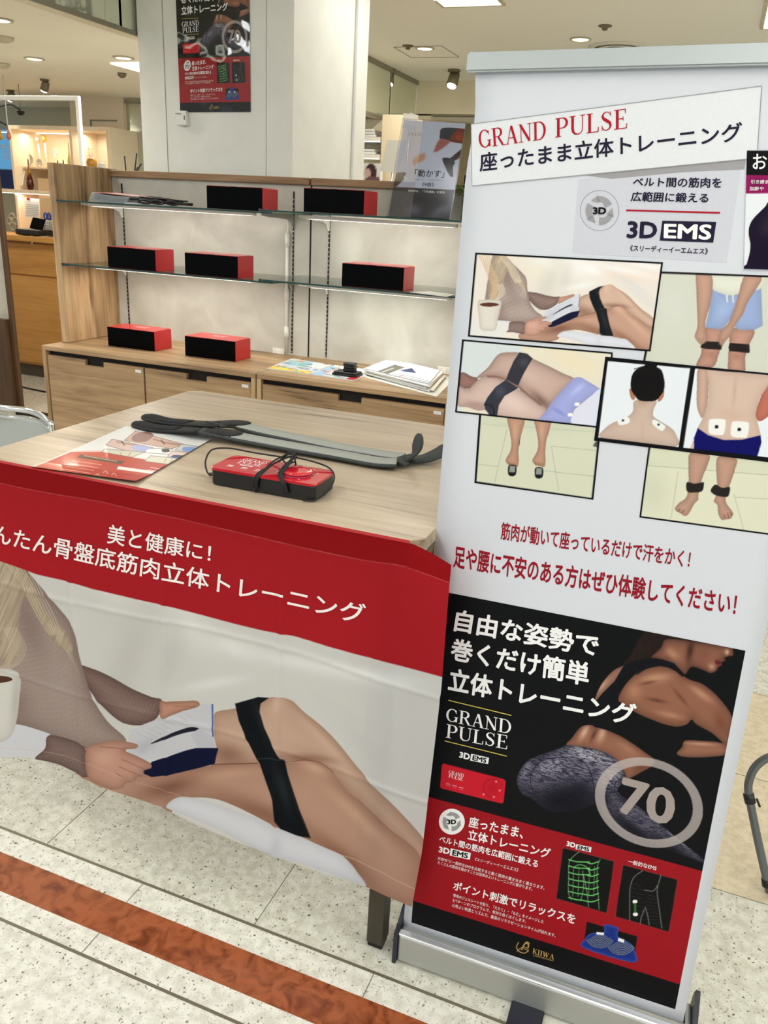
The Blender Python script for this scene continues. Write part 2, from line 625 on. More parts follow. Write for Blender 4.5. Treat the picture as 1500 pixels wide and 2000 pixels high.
class Pic:
    def __init__(s, px, py, base):
        s.x = px.astype(np.float32)
        s.y = py.astype(np.float32)
        s.c = np.tile(np.array(base, np.float32), (len(px), 1))
        s.T = (0.0, 0.0, 1.0)
        s.A = None

    def tr(s, pts):
        p = np.array(pts, float)
        if s.A is not None:
            p = p @ s.A[:2] + s.A[2]
        return p * s.T[2] + np.array(s.T[:2])

    def sel(s, P, m):
        return np.nonzero((s.x > P[:, 0].min() - m) & (s.x < P[:, 0].max() + m) & (s.y > P[:, 1].min() - m) & (s.y < P[:, 1].max() + m))[0]

    def sdf(s, P, idx, closed=True):
        x = s.x[idx]
        y = s.y[idx]
        d = np.full(len(idx), 1e9, np.float32)
        ins = np.zeros(len(idx), bool)
        n = len(P)
        for i in range(n if closed else n - 1):
            a = P[i]
            b = P[(i + 1) % n]
            e = b - a
            wx = x - a[0]
            wy = y - a[1]
            t = np.clip((wx * e[0] + wy * e[1]) / (e @ e + 1e-9), 0, 1)
            d = np.minimum(d, (wx - t * e[0]) ** 2 + (wy - t * e[1]) ** 2)
            if closed:
                c = ((a[1] > y) != (b[1] > y)) & (x < (b[0] - a[0]) * (y - a[1]) / (b[1] - a[1] + 1e-12) + a[0])
                ins ^= c
        d = np.sqrt(d)
        return np.where(ins, d, -d) if closed else d

    def mix(s, idx, a, col):
        a = a[:, None]
        s.c[idx] = s.c[idx] * (1 - a) + np.asarray(col, np.float32) * a

    def fill(s, pts, col, sm=True, soft=1.0, edge=0.0, ew=10.0, al=1.0, ecol=None):
        P = s.tr(pts)
        if sm:
            P = np.array(crom(P, 4, True))
        idx = s.sel(P, soft + 2)
        if not len(idx):
            return idx, np.zeros(0)
        d = s.sdf(P, idx)
        a = np.clip(d / soft + 0.5, 0, 1) * al
        c = np.tile(np.array(col, np.float32), (len(idx), 1))
        if edge:
            k = (edge * np.exp(-np.maximum(d, 0) / ew))[:, None]
            c = c * (1 - k) + (np.array(ecol if ecol else (30, 16, 12), np.float32)) * k
        s.mix(idx, a, c)
        return idx, a

    def stroke(s, pts, w, col, al=1.0, sm=True, soft=1.0):
        P = s.tr(pts)
        if sm and len(P) > 2:
            P = np.array(crom(P, 4))
        idx = s.sel(P, w + 2)
        if not len(idx):
            return
        d = s.sdf(P, idx, False)
        s.mix(idx, np.clip((w / 2 - d) / soft + 0.5, 0, 1) * al, col)

    def blob(s, c, rx, ry, ang, col, al, clip=None):
        k = s.T[2]
        P = s.tr([c])[0]
        rx *= k
        ry *= k
        R = max(rx, ry) * 2.2
        if clip is not None:
            idx, am = clip
            keep = (abs(s.x[idx] - P[0]) < R) & (abs(s.y[idx] - P[1]) < R)
            idx = idx[keep]
            am = am[keep]
        else:
            idx = np.nonzero((abs(s.x - P[0]) < R) & (abs(s.y - P[1]) < R))[0]
            am = 1.0
        if not len(idx):
            return
        t = math.radians(ang)
        dx = s.x[idx] - P[0]
        dy = s.y[idx] - P[1]
        u = (dx * math.cos(t) + dy * math.sin(t)) / rx
        v = (-dx * math.sin(t) + dy * math.cos(t)) / ry
        s.mix(idx, np.exp(-(u * u + v * v) * 1.4) * al * am, col)

    def tex(s, clip, f, amt, dark=(40, 30, 30)):
        """darken inside clip by f(x, y) in 0..1"""
        idx, am = clip
        if not len(idx):
            return
        s.mix(idx, np.clip(f(s.x[idx], s.y[idx]), 0, 1) * am * amt, dark)


def to_lin(c):
    c = np.clip(c / 255.0, 0, 1)
    return np.where(c <= 0.04045, c / 12.92, ((c + 0.055) / 1.055) ** 2.4)


def grid_mesh(name, XYZ, nu, nv, cols, mat, parent=None, smooth=True):
    """XYZ (nu*nv,3) row-major over v then u"""
    if parent is not None:
        inv = np.array(world_of(parent).inverted())
        XYZ = XYZ @ inv[:3, :3].T + inv[:3, 3]
    me = bpy.data.meshes.new(name)
    i = np.arange(nu - 1)
    j = np.arange(nv - 1)
    I, J = np.meshgrid(i, j)
    a = (J * nu + I).ravel()
    F = np.stack([a, a + 1, a + nu + 1, a + nu], 1).astype(np.int32)
    me.vertices.add(nu * nv)
    me.vertices.foreach_set('co', XYZ.astype(np.float32).ravel())
    me.loops.add(F.size)
    me.loops.foreach_set('vertex_index', F.ravel())
    me.polygons.add(len(F))
    me.polygons.foreach_set('loop_start', np.arange(0, F.size, 4, dtype=np.int32))
    me.polygons.foreach_set('loop_total', np.full(len(F), 4, np.int32))
    if smooth:
        me.polygons.foreach_set('use_smooth', np.ones(len(F), bool))
    if cols is not None:
        at = me.color_attributes.new('ink', 'FLOAT_COLOR', 'POINT')
        rg = np.ones((nu * nv, 4), np.float32)
        rg[:, :3] = to_lin(cols)
        at.data.foreach_set('color', rg.ravel())
    me.materials.append(mat)
    me.update(calc_edges=True)
    return link_mesh(name, me, parent)


def print_quad(name, corners, surf, paint, step, mat, parent, h, base=(200, 200, 200)):
    """corners: TL TR BR BL in sheet coordinates (u, v); surf(U, V, h) -> world points"""
    tl, tr, br, bl = [np.array(c, float) for c in corners]
    nu = max(3, int(max(np.linalg.norm(tr - tl), np.linalg.norm(br - bl)) / step))
    nv = max(3, int(max(np.linalg.norm(bl - tl), np.linalg.norm(br - tr)) / step))
    s, t = np.meshgrid(np.linspace(0, 1, nu), np.linspace(0, 1, nv))
    s = s.ravel()[:, None]
    t = t.ravel()[:, None]
    UV = (bl * (1 - s) + br * s) * (1 - t) + (tl * (1 - s) + tr * s) * t
    P0 = surf(UV[:, 0], UV[:, 1], h)
    px, py = project(P0)
    pic = Pic(px, py, base)
    paint(pic)
    return grid_mesh(name, P0, nu, nv, pic.c, mat, parent)


# ------------------------------------------------------------ lettering
def glyph_mesh(body, bold, res=3):
    cu = bpy.data.curves.new('lettering', 'FONT')
    cu.body = body
    cu.offset = bold
    cu.resolution_u = res
    cu.fill_mode = 'FRONT'
    ob = bpy.data.objects.new('lettering', cu)
    COL.objects.link(ob)
    dg = bpy.context.evaluated_depsgraph_get()
    me = bpy.data.meshes.new_from_object(ob.evaluated_get(dg))
    bpy.data.objects.remove(ob)
    bpy.data.curves.remove(cu)
    n = len(me.vertices)
    co = np.zeros(n * 3)
    me.vertices.foreach_get('co', co)
    return me, co.reshape(-1, 3)[:, :2]


def place_letters(me, co, quad, surf, h, mat, parent, name, lay=None):
    lo = co.min(0)
    hi = co.max(0)
    s = (co - lo) / (hi - lo)
    tl, tr, br, bl = [np.array(q, float) for q in quad]
    a = s[:, :1]
    t = s[:, 1:]
    UV = (bl * (1 - a) + br * a) * (1 - t) + (tl * (1 - a) + tr * a) * t
    P = surf(UV[:, 0], UV[:, 1], h)
    if lay is not None:     # overlapping strokes lie a hair above one another
        P = P + (surf(UV[:, 0], UV[:, 1], h + .001) - P) * (lay[:, None] * .02)
    if parent is not None:
        inv = np.array(world_of(parent).inverted())
        P = P @ inv[:3, :3].T + inv[:3, 3]
    me.vertices.foreach_set('co', P.astype(np.float32).ravel())
    me.materials.clear()
    me.materials.append(mat)
    me.update()
    me.name = name
    return link_mesh(name, me, parent)


def letters(body, quad, surf, h, mat, parent, bold=0.0, name='lettering', res=3):
    """bold weight: the glyph sheet laid down a few times, each shifted by a hair"""
    me, co = glyph_mesh(body, 0.0, res)
    lay = None
    if bold:
        bm = bmesh.new()
        nv0 = len(me.vertices)
        lay = np.repeat(np.arange(8.0), nv0)
        for k in range(8):
            a = k * math.pi / 4
            n0 = len(bm.verts)
            bm.from_mesh(me)
            bm.verts.ensure_lookup_table()
            bmesh.ops.translate(bm, vec=(bold * math.cos(a), bold * math.sin(a), 0), verts=bm.verts[n0:])
        bm.to_mesh(me)
        bm.free()
        co = np.zeros(len(me.vertices) * 3)
        me.vertices.foreach_get('co', co)
        co = co.reshape(-1, 3)[:, :2]
    return place_letters(me, co, quad, surf, h, mat, parent, name, lay)


def arc(cx, cy, rx, ry, a0, a1, w_thin, w_thick, n=14):
    """strokes thick where they run upright, thin where they run level"""
    pts = []
    ws = []
    for i in range(n + 1):
        a = math.radians(a0 + (a1 - a0) * i / n)
        pts.append((cx + rx * math.cos(a), cy + ry * math.sin(a)))
        ws.append(w_thin + (w_thick - w_thin) * abs(math.cos(a)) ** 1.3)
    return pts, ws


TH, TN = 0.15, 0.045


def L_(x0, y0, x1, y1, w):
    return ([(x0, y0), (x1, y1)], [w, w])


def serif(x, y, l=0.17):
    return L_(x - l, y, x + l, y, 0.045)


def build_serif():
    D = {}
    D['G'] = (0.84, [arc(0.42, 0.5, 0.34, 0.475, 42, 322, TN, TH), L_(0.72, 0.05, 0.72, 0.4, TH * 0.8), serif(0.71, 0.4, 0.14), L_(0.69, 0.68, 0.69, 0.93, 0.04)])
    D['R'] = (0.82, [L_(0.17, 0, 0.17, 1, TH), serif(0.17, 0.022), L_(0.0, 0.978, 0.4, 0.978, TN), arc(0.38, 0.745, 0.25, 0.235, 90, -90, TN, TH * 0.95), L_(0.2, 0.51, 0.4, 0.51, TN), L_(0.42, 0.5, 0.7, 0.04, TH * 0.85), serif(0.76, 0.022, 0.1)])
    D['A'] = (0.84, [L_(0.4, 1.0, 0.14, 0.02, 0.05), L_(0.42, 0.98, 0.7, 0.02, TH), L_(0.2, 0.34, 0.6, 0.34, TN), serif(0.12, 0.022, 0.12), serif(0.71, 0.022, 0.14)])
    D['N'] = (0.86, [L_(0.15, 0, 0.15, 0.98, 0.05), L_(0.12, 0.95, 0.7, 0.05, TH), L_(0.71, 0.02, 0.71, 1.0, 0.05), serif(0.15, 0.022, 0.14), serif(0.71, 0.978, 0.14), L_(0.0, 0.978, 0.2, 0.978, TN)])
    D['D'] = (0.88, [L_(0.17, 0, 0.17, 1, TH), L_(0.0, 0.978, 0.4, 0.978, TN), L_(0.0, 0.022, 0.4, 0.022, TN), arc(0.38, 0.5, 0.38, 0.478, 90, -90, TN, TH)])
    D['P'] = (0.74, [L_(0.17, 0, 0.17, 1, TH), serif(0.17, 0.022), L_(0.0, 0.978, 0.4, 0.978, TN), arc(0.38, 0.72, 0.26, 0.26, 90, -90, TN, TH * 0.95), L_(0.2, 0.46, 0.4, 0.46, TN)])
    D['U'] = (0.86, [L_(0.16, 1, 0.16, 0.35, TH), serif(0.16, 0.978), ([(0.16, 0.36), (0.19, 0.18), (0.3, 0.06), (0.45, 0.03), (0.6, 0.08), (0.69, 0.2), (0.71, 0.36)], [TH, TH * 0.9, 0.1, 0.06, 0.05, 0.05, 0.05]), L_(0.71, 0.34, 0.71, 1, 0.05), serif(0.71, 0.978, 0.13)])
    D['L'] = (0.7, [L_(0.17, 0, 0.17, 1, TH), serif(0.17, 0.978), L_(0.0, 0.022, 0.62, 0.022, TN), L_(0.62, 0.0, 0.65, 0.26, 0.05)])
    D['S'] = (0.66, [([(0.53, 0.8), (0.44, 0.93), (0.3, 0.97), (0.16, 0.9), (0.1, 0.76), (0.17, 0.63), (0.33, 0.52), (0.49, 0.4), (0.54, 0.25), (0.47, 0.1), (0.32, 0.03), (0.17, 0.07), (0.08, 0.22)], [0.04, 0.045, 0.05, 0.08, 0.12, 0.15, 0.17, 0.15, 0.12, 0.08, 0.05, 0.045, 0.04]), L_(0.54, 0.72, 0.54, 0.98, 0.035), L_(0.08, 0.02, 0.08, 0.3, 0.035)])
    D['E'] = (0.74, [L_(0.17, 0, 0.17, 1, TH), L_(0.0, 0.978, 0.6, 0.978, TN), L_(0.0, 0.022, 0.64, 0.022, TN), L_(0.2, 0.52, 0.48, 0.52, TN), L_(0.6, 0.78, 0.6, 1.0, 0.045), L_(0.65, 0.0, 0.67, 0.26, 0.045), L_(0.48, 0.42, 0.48, 0.62, 0.04)])
    D['K'] = (0.84, [L_(0.17, 0, 0.17, 1, TH), serif(0.17, 0.022), serif(0.17, 0.978), L_(0.2, 0.4, 0.66, 0.96, 0.05), L_(0.32, 0.55, 0.7, 0.04, TH * 0.9), serif(0.72, 0.022, 0.12), serif(0.66, 0.978, 0.1)])
    D['I'] = (0.4, [L_(0.18, 0, 0.18, 1, TH), serif(0.18, 0.022), serif(0.18, 0.978)])
    D['W'] = (1.14, [L_(0.12, 0.98, 0.34, 0.02, TH), L_(0.36, 0.02, 0.56, 0.98, 0.05), L_(0.54, 0.98, 0.76, 0.02, TH), L_(0.78, 0.02, 0.98, 0.98, 0.05), serif(0.12, 0.978, 0.12), serif(0.98, 0.978, 0.1)])
    return D


SERIF = build_serif()


def ribbon(bm, pts, ws):
    P = [np.array(p, float) for p in pts]
    n = len(P)
    L = []
    for i in range(n):
        t = P[min(i + 1, n - 1)] - P[max(i - 1, 0)]
        t = t / (np.linalg.norm(t) + 1e-9)
        nrm = np.array([-t[1], t[0]])
        L.append((bm.verts.new((*(P[i] + nrm * ws[i] / 2), 0)), bm.verts.new((*(P[i] - nrm * ws[i] / 2), 0))))
    for a, b in zip(L, L[1:]):
        bm.faces.new([a[0], a[1], b[1], b[0]])


def serif_letters(word, quad, surf, h, mat, parent, name='lettering', wide=1.0):
    bm = bmesh.new()
    x = 0.0
    lay = []
    for ch in word:
        w, st = SERIF[ch]
        for pts, ws in st:
            ribbon(bm, [((p[0] + x) * wide, p[1]) for p in pts], ws)
            lay += [len(lay) % 3 + 0.0 + 1.5 * (st.index((pts, ws)) % 5)] * (2 * len(pts))
        x += w + 0.06
    me = bpy.data.meshes.new(name)
    bm.to_mesh(me)
    bm.free()
    co = np.zeros(len(me.vertices) * 3)
    me.vertices.foreach_get('co', co)
    return place_letters(me, co.reshape(-1, 3)[:, :2], quad, surf, h, mat, parent, name, np.array(lay))


def flat_poly(name, pts, surf, h, mat, parent, merge=None):
    """one flat printed shape; pts in sheet coordinates"""
    bm = bmesh.new()
    polys = pts if isinstance(pts[0][0], (list, tuple, np.ndarray)) else [pts]
    for pl in polys:
        A = np.array(pl, float)
        P = surf(A[:, 0], A[:, 1], h)
        bm.faces.new([bm.verts.new(p) for p in P])
    if parent is not None:
        bm.transform(world_of(parent).inverted())
    bmesh.ops.triangulate(bm, faces=bm.faces)
    me = bpy.data.meshes.new(name)
    bm.to_mesh(me)
    bm.free()
    me.materials.append(mat)
    return link_mesh(name, me, parent)


def line_poly(a, b, w):
    a = np.array(a, float)
    b = np.array(b, float)
    t = (b - a) / np.linalg.norm(b - a)
    n = np.array([-t[1], t[0]]) * w / 2
    return [a + n, b + n, b - n, a - n]


def ring_poly(c, rx, ry, w, n=48, rot=0.0, a0=0, a1=360):
    out = []
    for i in range(n):
        q = []
        for k, r in ((i, 0), (i + 1, 0), (i + 1, 1), (i, 1)):
            a = math.radians(a0 + (a1 - a0) * k / n)
            x = (rx - r * w) * math.cos(a)
            y = (ry - r * w) * math.sin(a)
            q.append((c[0] + x * math.cos(rot) - y * math.sin(rot), c[1] + x * math.sin(rot) + y * math.cos(rot)))
        out.append(q)
    return out


# ------------------------------------------------------------ painters of the printed pictures (traced once, coordinates of the print)
SKIN = (196, 152, 130)
SKIN_D = (150, 104, 84)


def aff(src, dst):
    S = np.array([[a, b, 1.0] for a, b in src])
    return np.linalg.lstsq(S, np.array(dst, float), rcond=None)[0]


def knit(x, y, s=5.0):
    xr = x * .94 + y * .34
    yr = -x * .34 + y * .94
    u = xr / s
    fu = np.abs(u - np.floor(u) - .5)
    v = yr / (s * .95) + fu * 1.3
    fv = v - np.floor(v)
    return np.clip(np.exp(-(fu / .13) ** 2) * .6 + np.exp(-((fv - .5) / .2) ** 2) * .75, 0, 1)


def reading(p, ks=5.0, cup_full=False, q=1.0):
    """woman in a taupe knit reading on a white bed, a black belt around both knees (coordinates: table cloth crop)"""
    # bed and pillows
    for c, rx, ry, a, col, al in (((420, 60), 70, 220, 20, (196, 194, 190), .55), ((620, -60), 60, 160, -35, (236, 235, 232), .7), ((760, 20), 90, 40, 20, (240, 240, 238), .8),
                                  ((560, 60), 40, 120, 10, (200, 198, 196), .5), ((1000, 80), 260, 30, 12, (238, 238, 238), .7), ((1180, 330), 200, 40, 40, (206, 205, 206), .5),
                                  ((1250, 120), 200, 30, 10, (240, 240, 241), .6), ((700, 140), 120, 22, -10, (236, 236, 235), .7), ((360, -160), 130, 60, 25, (232, 231, 228), .6),
                                  ((520, -230), 160, 14, 18, (196, 195, 192), .5), ((980, -60), 190, 12, 16, (204, 203, 202), .5), ((1100, 220), 120, 12, 30, (208, 206, 205), .5)):
        p.blob(c, rx * q, ry * q, a, col, al)
    # far arm and body
    arm = p.fill([(243, 80), (300, 92), (360, 118), (430, 155), (500, 182), (532, 190), (528, 222), (515, 250), (470, 274), (400, 268), (335, 215), (285, 150)], (158, 132, 125), edge=.42, ew=14 * q)
    p.tex(arm, lambda x, y: knit(x, y, ks), .5, (78, 58, 56))
    body = p.fill([(-60, -330), (20, -300), (70, -250), (120, -190), (180, -120), (240, -40), (262, 60), (300, 180), (350, 262), (412, 322), (380, 345), (290, 352), (200, 330), (150, 310), (60, 272), (-60, 280)], (184, 166, 158), edge=.28, ew=16 * q)
    p.blob((180, 120), 60 * q, 150 * q, -25, (190, 176, 168), .6, body)
    p.blob((90, -60), 50 * q, 160 * q, -20, (132, 108, 102), .5, body)
    p.blob((40, 200), 60 * q, 90 * q, -10, (120, 98, 94), .5, body)
    p.tex(body, lambda x, y: knit(x, y, ks), .5, (104, 84, 80))
    # hair
    hr = p.fill([(-60, -330), (10, -330), (60, -260), (110, -180), (150, -90), (215, -30), (240, 30), (205, 30), (150, -30), (110, -100), (80, -140), (60, -60), (70, 20), (50, 60), (30, 90), (0, 60), (-40, 60)], (200, 184, 162), edge=.15)
    p.tex(hr, lambda x, y: vnoise((x * .9 + y * .35) * .5 / q, (x * .2 + y) * .03 / q, 3), .55, (136, 114, 92))
    for k in range(9):
        p.stroke([(150 + k * 7, -60 + k * 4), (190 + k * 6, 0 + k * 5), (225 + k * 4, 50 + k * 6), (205 + k * 7, 100 + k * 5)], 1.1, (196, 180, 162), .45)
        p.stroke([(10 + k * 5, -40), (34 + k * 6, 20), (20 + k * 6, 70), (-10 + k * 5, 96)], 1.2, (222, 208, 188), .5)
    for k in range(7):
        o = k * 12
        p.stroke([(o - 10, -330), (20 + o, -250), (75 + o * .7, -180), (110 + o * .8, -100), (160 + o * .6, -20)], 1.6, (226, 210, 186), .6)
    # far thigh and raised leg
    up = p.fill([(690, 250), (765, 222), (842, 196), (900, 184), (950, 198), (985, 232), (1050, 285), (1100, 335), (1150, 395), (1215, 470), (1290, 540), (1385, 650), (1390, 720), (1300, 650), (1200, 560), (1120, 480), (1060, 420), (1000, 396), (920, 398), (840, 402), (740, 404), (690, 405)], (206, 174, 154), edge=.34, ew=20 * q, ecol=(104, 66, 50))
    p.blob((905, 205), 26 * q, 46 * q, 15, (222, 190, 172), .7, up)
    p.blob((1060, 340), 160 * q, 18 * q, 45, (216, 182, 160), .7, up)
    p.blob((740, 370), 70 * q, 40 * q, 10, (132, 92, 76), .7, up)
    p.blob((1000, 385), 90 * q, 14 * q, 5, (124, 82, 64), .6, up)
    # near leg
    lo = p.fill([(250, 430), (330, 425), (400, 422), (470, 418), (560, 416), (640, 412), (720, 404), (840, 398), (925, 400), (990, 392), (1045, 400), (1090, 440), (1130, 490), (1200, 545), (1270, 610), (1372, 700), (1380, 860), (1300, 835), (1200, 792), (1130, 735), (1060, 680), (1000, 645), (900, 605), (780, 545), (700, 512), (620, 505), (572, 520), (566, 560), (470, 560), (380, 540), (300, 500), (250, 470)], (192, 152, 132), edge=.32, ew=26 * q, ecol=(96, 58, 42))
    p.blob((1020, 415), 60 * q, 22 * q, 25, (212, 172, 150), .8, lo)
    p.blob((1170, 580), 170 * q, 26 * q, 42, (208, 168, 144), .8, lo)
    p.blob((700, 440), 190 * q, 22 * q, -6, (206, 164, 142), .7, lo)
    p.blob((560, 470), 120 * q, 34 * q, -14, (112, 72, 58), .7, lo)
    p.blob((860, 560), 150 * q, 30 * q, 22, (130, 88, 70), .6, lo)
    p.blob((1120, 700), 130 * q, 26 * q, 35, (128, 84, 66), .6, lo)
    # belt
    p.stroke([(690, 404), (760, 403), (838, 400)], 2.2 * q, (110, 72, 56), .8)
    p.stroke([(928, 398), (990, 391), (1045, 399), (1085, 432)], 2.0 * q, (128, 86, 68), .7)
    b = p.fill([(766, 206), (800, 196), (842, 184), (877, 187), (850, 205), (846, 232), (862, 285), (885, 335), (912, 384), (928, 392), (936, 430), (955, 490), (975, 550), (1014, 642), (970, 634), (914, 612), (897, 585), (888, 520), (868, 465), (846, 400), (836, 386), (802, 318), (778, 262)], (16, 20, 24), sm=False, soft=1.4)
    p.blob((850, 260), 14 * q, 90 * q, -20, (40, 44, 50), .6, b)
    p.blob((920, 480), 20 * q, 90 * q, -18, (44, 50, 54), .7, b)
    p.stroke([(838, 386), (880, 384), (926, 390)], 2.0 * q, (58, 62, 66), .7)
    p.stroke([(928, 395), (948, 480), (975, 560), (1010, 640)], 1.6 * q, (62, 56, 54), .6)
    # book
    p.fill([(462, 425), (500, 392), (640, 345), (712, 352), (706, 372), (700, 402), (640, 416), (560, 432), (500, 440)], (16, 20, 52), sm=False, soft=1.4)
    pg = p.fill([(408, 352), (428, 292), (470, 272), (560, 236), (640, 206), (697, 209), (697, 312), (706, 350), (640, 349), (560, 366), (500, 384), (462, 388), (430, 372)], (206, 206, 214), sm=False, soft=1.3)
    p.blob((470, 345), 50 * q, 24 * q, -30, (178, 178, 190), .6, pg)
    p.fill([(500, 330), (560, 300), (625, 280), (652, 290), (600, 300), (545, 318), (500, 334)], (34, 34, 48), soft=1.3)
    p.fill([(622, 305), (650, 286), (690, 312), (703, 350), (648, 348)], (196, 196, 206), sm=False)
    p.stroke([(692, 210), (694, 312)], 3.2 * q, (72, 104, 168))
    for k in range(9):
        p.stroke([(448 + k * 20, 300 - k * 8), (500 + k * 16, 322 - k * 9)], 0.7, (150, 150, 160), .5, sm=False)
    # far hand
    fh = p.fill([(526, 196), (556, 196), (600, 196), (640, 196), (652, 208), (640, 218), (600, 228), (566, 240), (530, 248)], (204, 152, 130), edge=.3, ew=7 * q)
    p.stroke([(575, 212), (640, 214)], 1.3 * q, (150, 96, 78), .7)
    # side table and cup
    p.fill([(-60, 266), (40, 268), (100, 284), (162, 306), (158, 348), (122, 384), (60, 372), (-60, 372)], (216, 217, 224), sm=False)
    cup = p.fill([(-70, 100), (-10, 92), (40, 97), (66, 122), (62, 200), (56, 262), (44, 306), (10, 326), (-50, 322)], (222, 220, 214), edge=.12)
    p.blob((50, 200), 14 * q, 90 * q, 2, (188, 184, 178), .7, cup)
    p.fill([(-70, 124), (-20, 114), (30, 120), (38, 132), (-10, 140), (-70, 142)], (88, 56, 42))
    # near cuff and hand
    cf = p.fill([(158, 311), (240, 326), (280, 348), (286, 400), (291, 442), (240, 425), (196, 406), (150, 392), (118, 382), (148, 352)], (148, 124, 118), edge=.35, ew=9 * q)
    p.tex(cf, lambda x, y: knit(x, y, ks), .45, (76, 58, 56))
    hd = p.fill([(284, 352), (330, 332), (372, 324), (436, 334), (452, 342), (442, 352), (408, 357), (450, 376), (492, 396), (497, 412), (474, 420), (474, 436), (450, 442), (446, 456), (418, 458), (406, 474), (372, 479), (328, 464), (290, 440)], (200, 152, 134), edge=.25, ew=9 * q)
    p.blob((340, 380), 40 * q, 30 * q, 10, (214, 172, 154), .6, hd)
    for a, b_, c in (((400, 385), (440, 402), (480, 418)), ((392, 408), (430, 424), (468, 438)), ((384, 430), (415, 446), (440, 456)), ((330, 345), (380, 350), (412, 357))):
        p.stroke([a, b_, c], 1.5 * q, (148, 96, 82), .8)
    # sheet under the legs
    sh = p.fill([(556, 532), (580, 505), (620, 502), (690, 522), (760, 552), (840, 580), (905, 610), (985, 640), (1060, 672), (1120, 698), (1160, 738), (1200, 786), (1160, 780), (1080, 752), (960, 715), (900, 702), (800, 660), (720, 610), (620, 560)], (222, 223, 232), edge=.1)
    p.blob((900, 680), 24 * q, 50 * q, 10, (196, 197, 208), .6, sh)


def paint_reading_small(p):
    s = 1 / 3.6585
    A = aff([(900, 187), (450, 345), (925, 390), (65, 115), (1014, 642), (697, 210), (530, 195)],
            [(900 + a * s, 480 + b * s) for a, b in ((1040, 285), (620, 515), (1035, 455), (285, 400), (1090, 640), (858, 335), (705, 372))])
    p.T = (900, 480, s)
    p.fill([(0, 0), (1500, 0), (1500, 800), (0, 800)], (226, 216, 206), sm=False)
    p.blob((1200, 200), 300, 50, 5, (236, 206, 190), .7)
    p.blob((600, 180), 160, 120, 10, (232, 222, 200), .8)
    p.A = A
    p.T = (0, 0, 1)
    reading(p, 2.2, q=.32)
    p.A = None
    p.T = (900, 480, s)
    # whole mug and steam-like hair strand of the smaller print
    p.fill([(60, 520), (130, 515), (345, 560), (340, 600), (300, 640), (300, 700), (50, 700)], (222, 218, 214), sm=False)
    cup = p.fill([(121, 400), (160, 386), (250, 386), (287, 405), (268, 500), (250, 596), (200, 608), (142, 596), (128, 500)], (218, 210, 200), edge=.15, ew=4)
    p.fill([(140, 414), (200, 406), (266, 414), (262, 428), (200, 436), (146, 428)], (90, 50, 38))
    for k in range(5):
        p.stroke([(130 + 18 * k, 70), (170 + 12 * k, 150), (200 + 14 * k, 230), (230 + 8 * k, 300), (212 + 8 * k, 380)], 2.2, (206, 174, 140), .8)
    frame(p, [(105, 50), (1445, 118), (1355, 755), (52, 648)], 12)


def frame(p, q, w):
    c = np.array(q, float).mean(0)
    for i in range(4):
        a, b = np.array(q[i], float), np.array(q[(i + 1) % 4], float)
        t = (b - a) / np.linalg.norm(b - a)
        n = np.array([-t[1], t[0]])
        if n @ (c - a) < 0:
            n = -n
        p.fill([a - n * 9 - t * 20, b - n * 9 + t * 20, b + n * w + t * 20, a + n * w - t * 20], (8, 8, 12), sm=False, soft=.8)


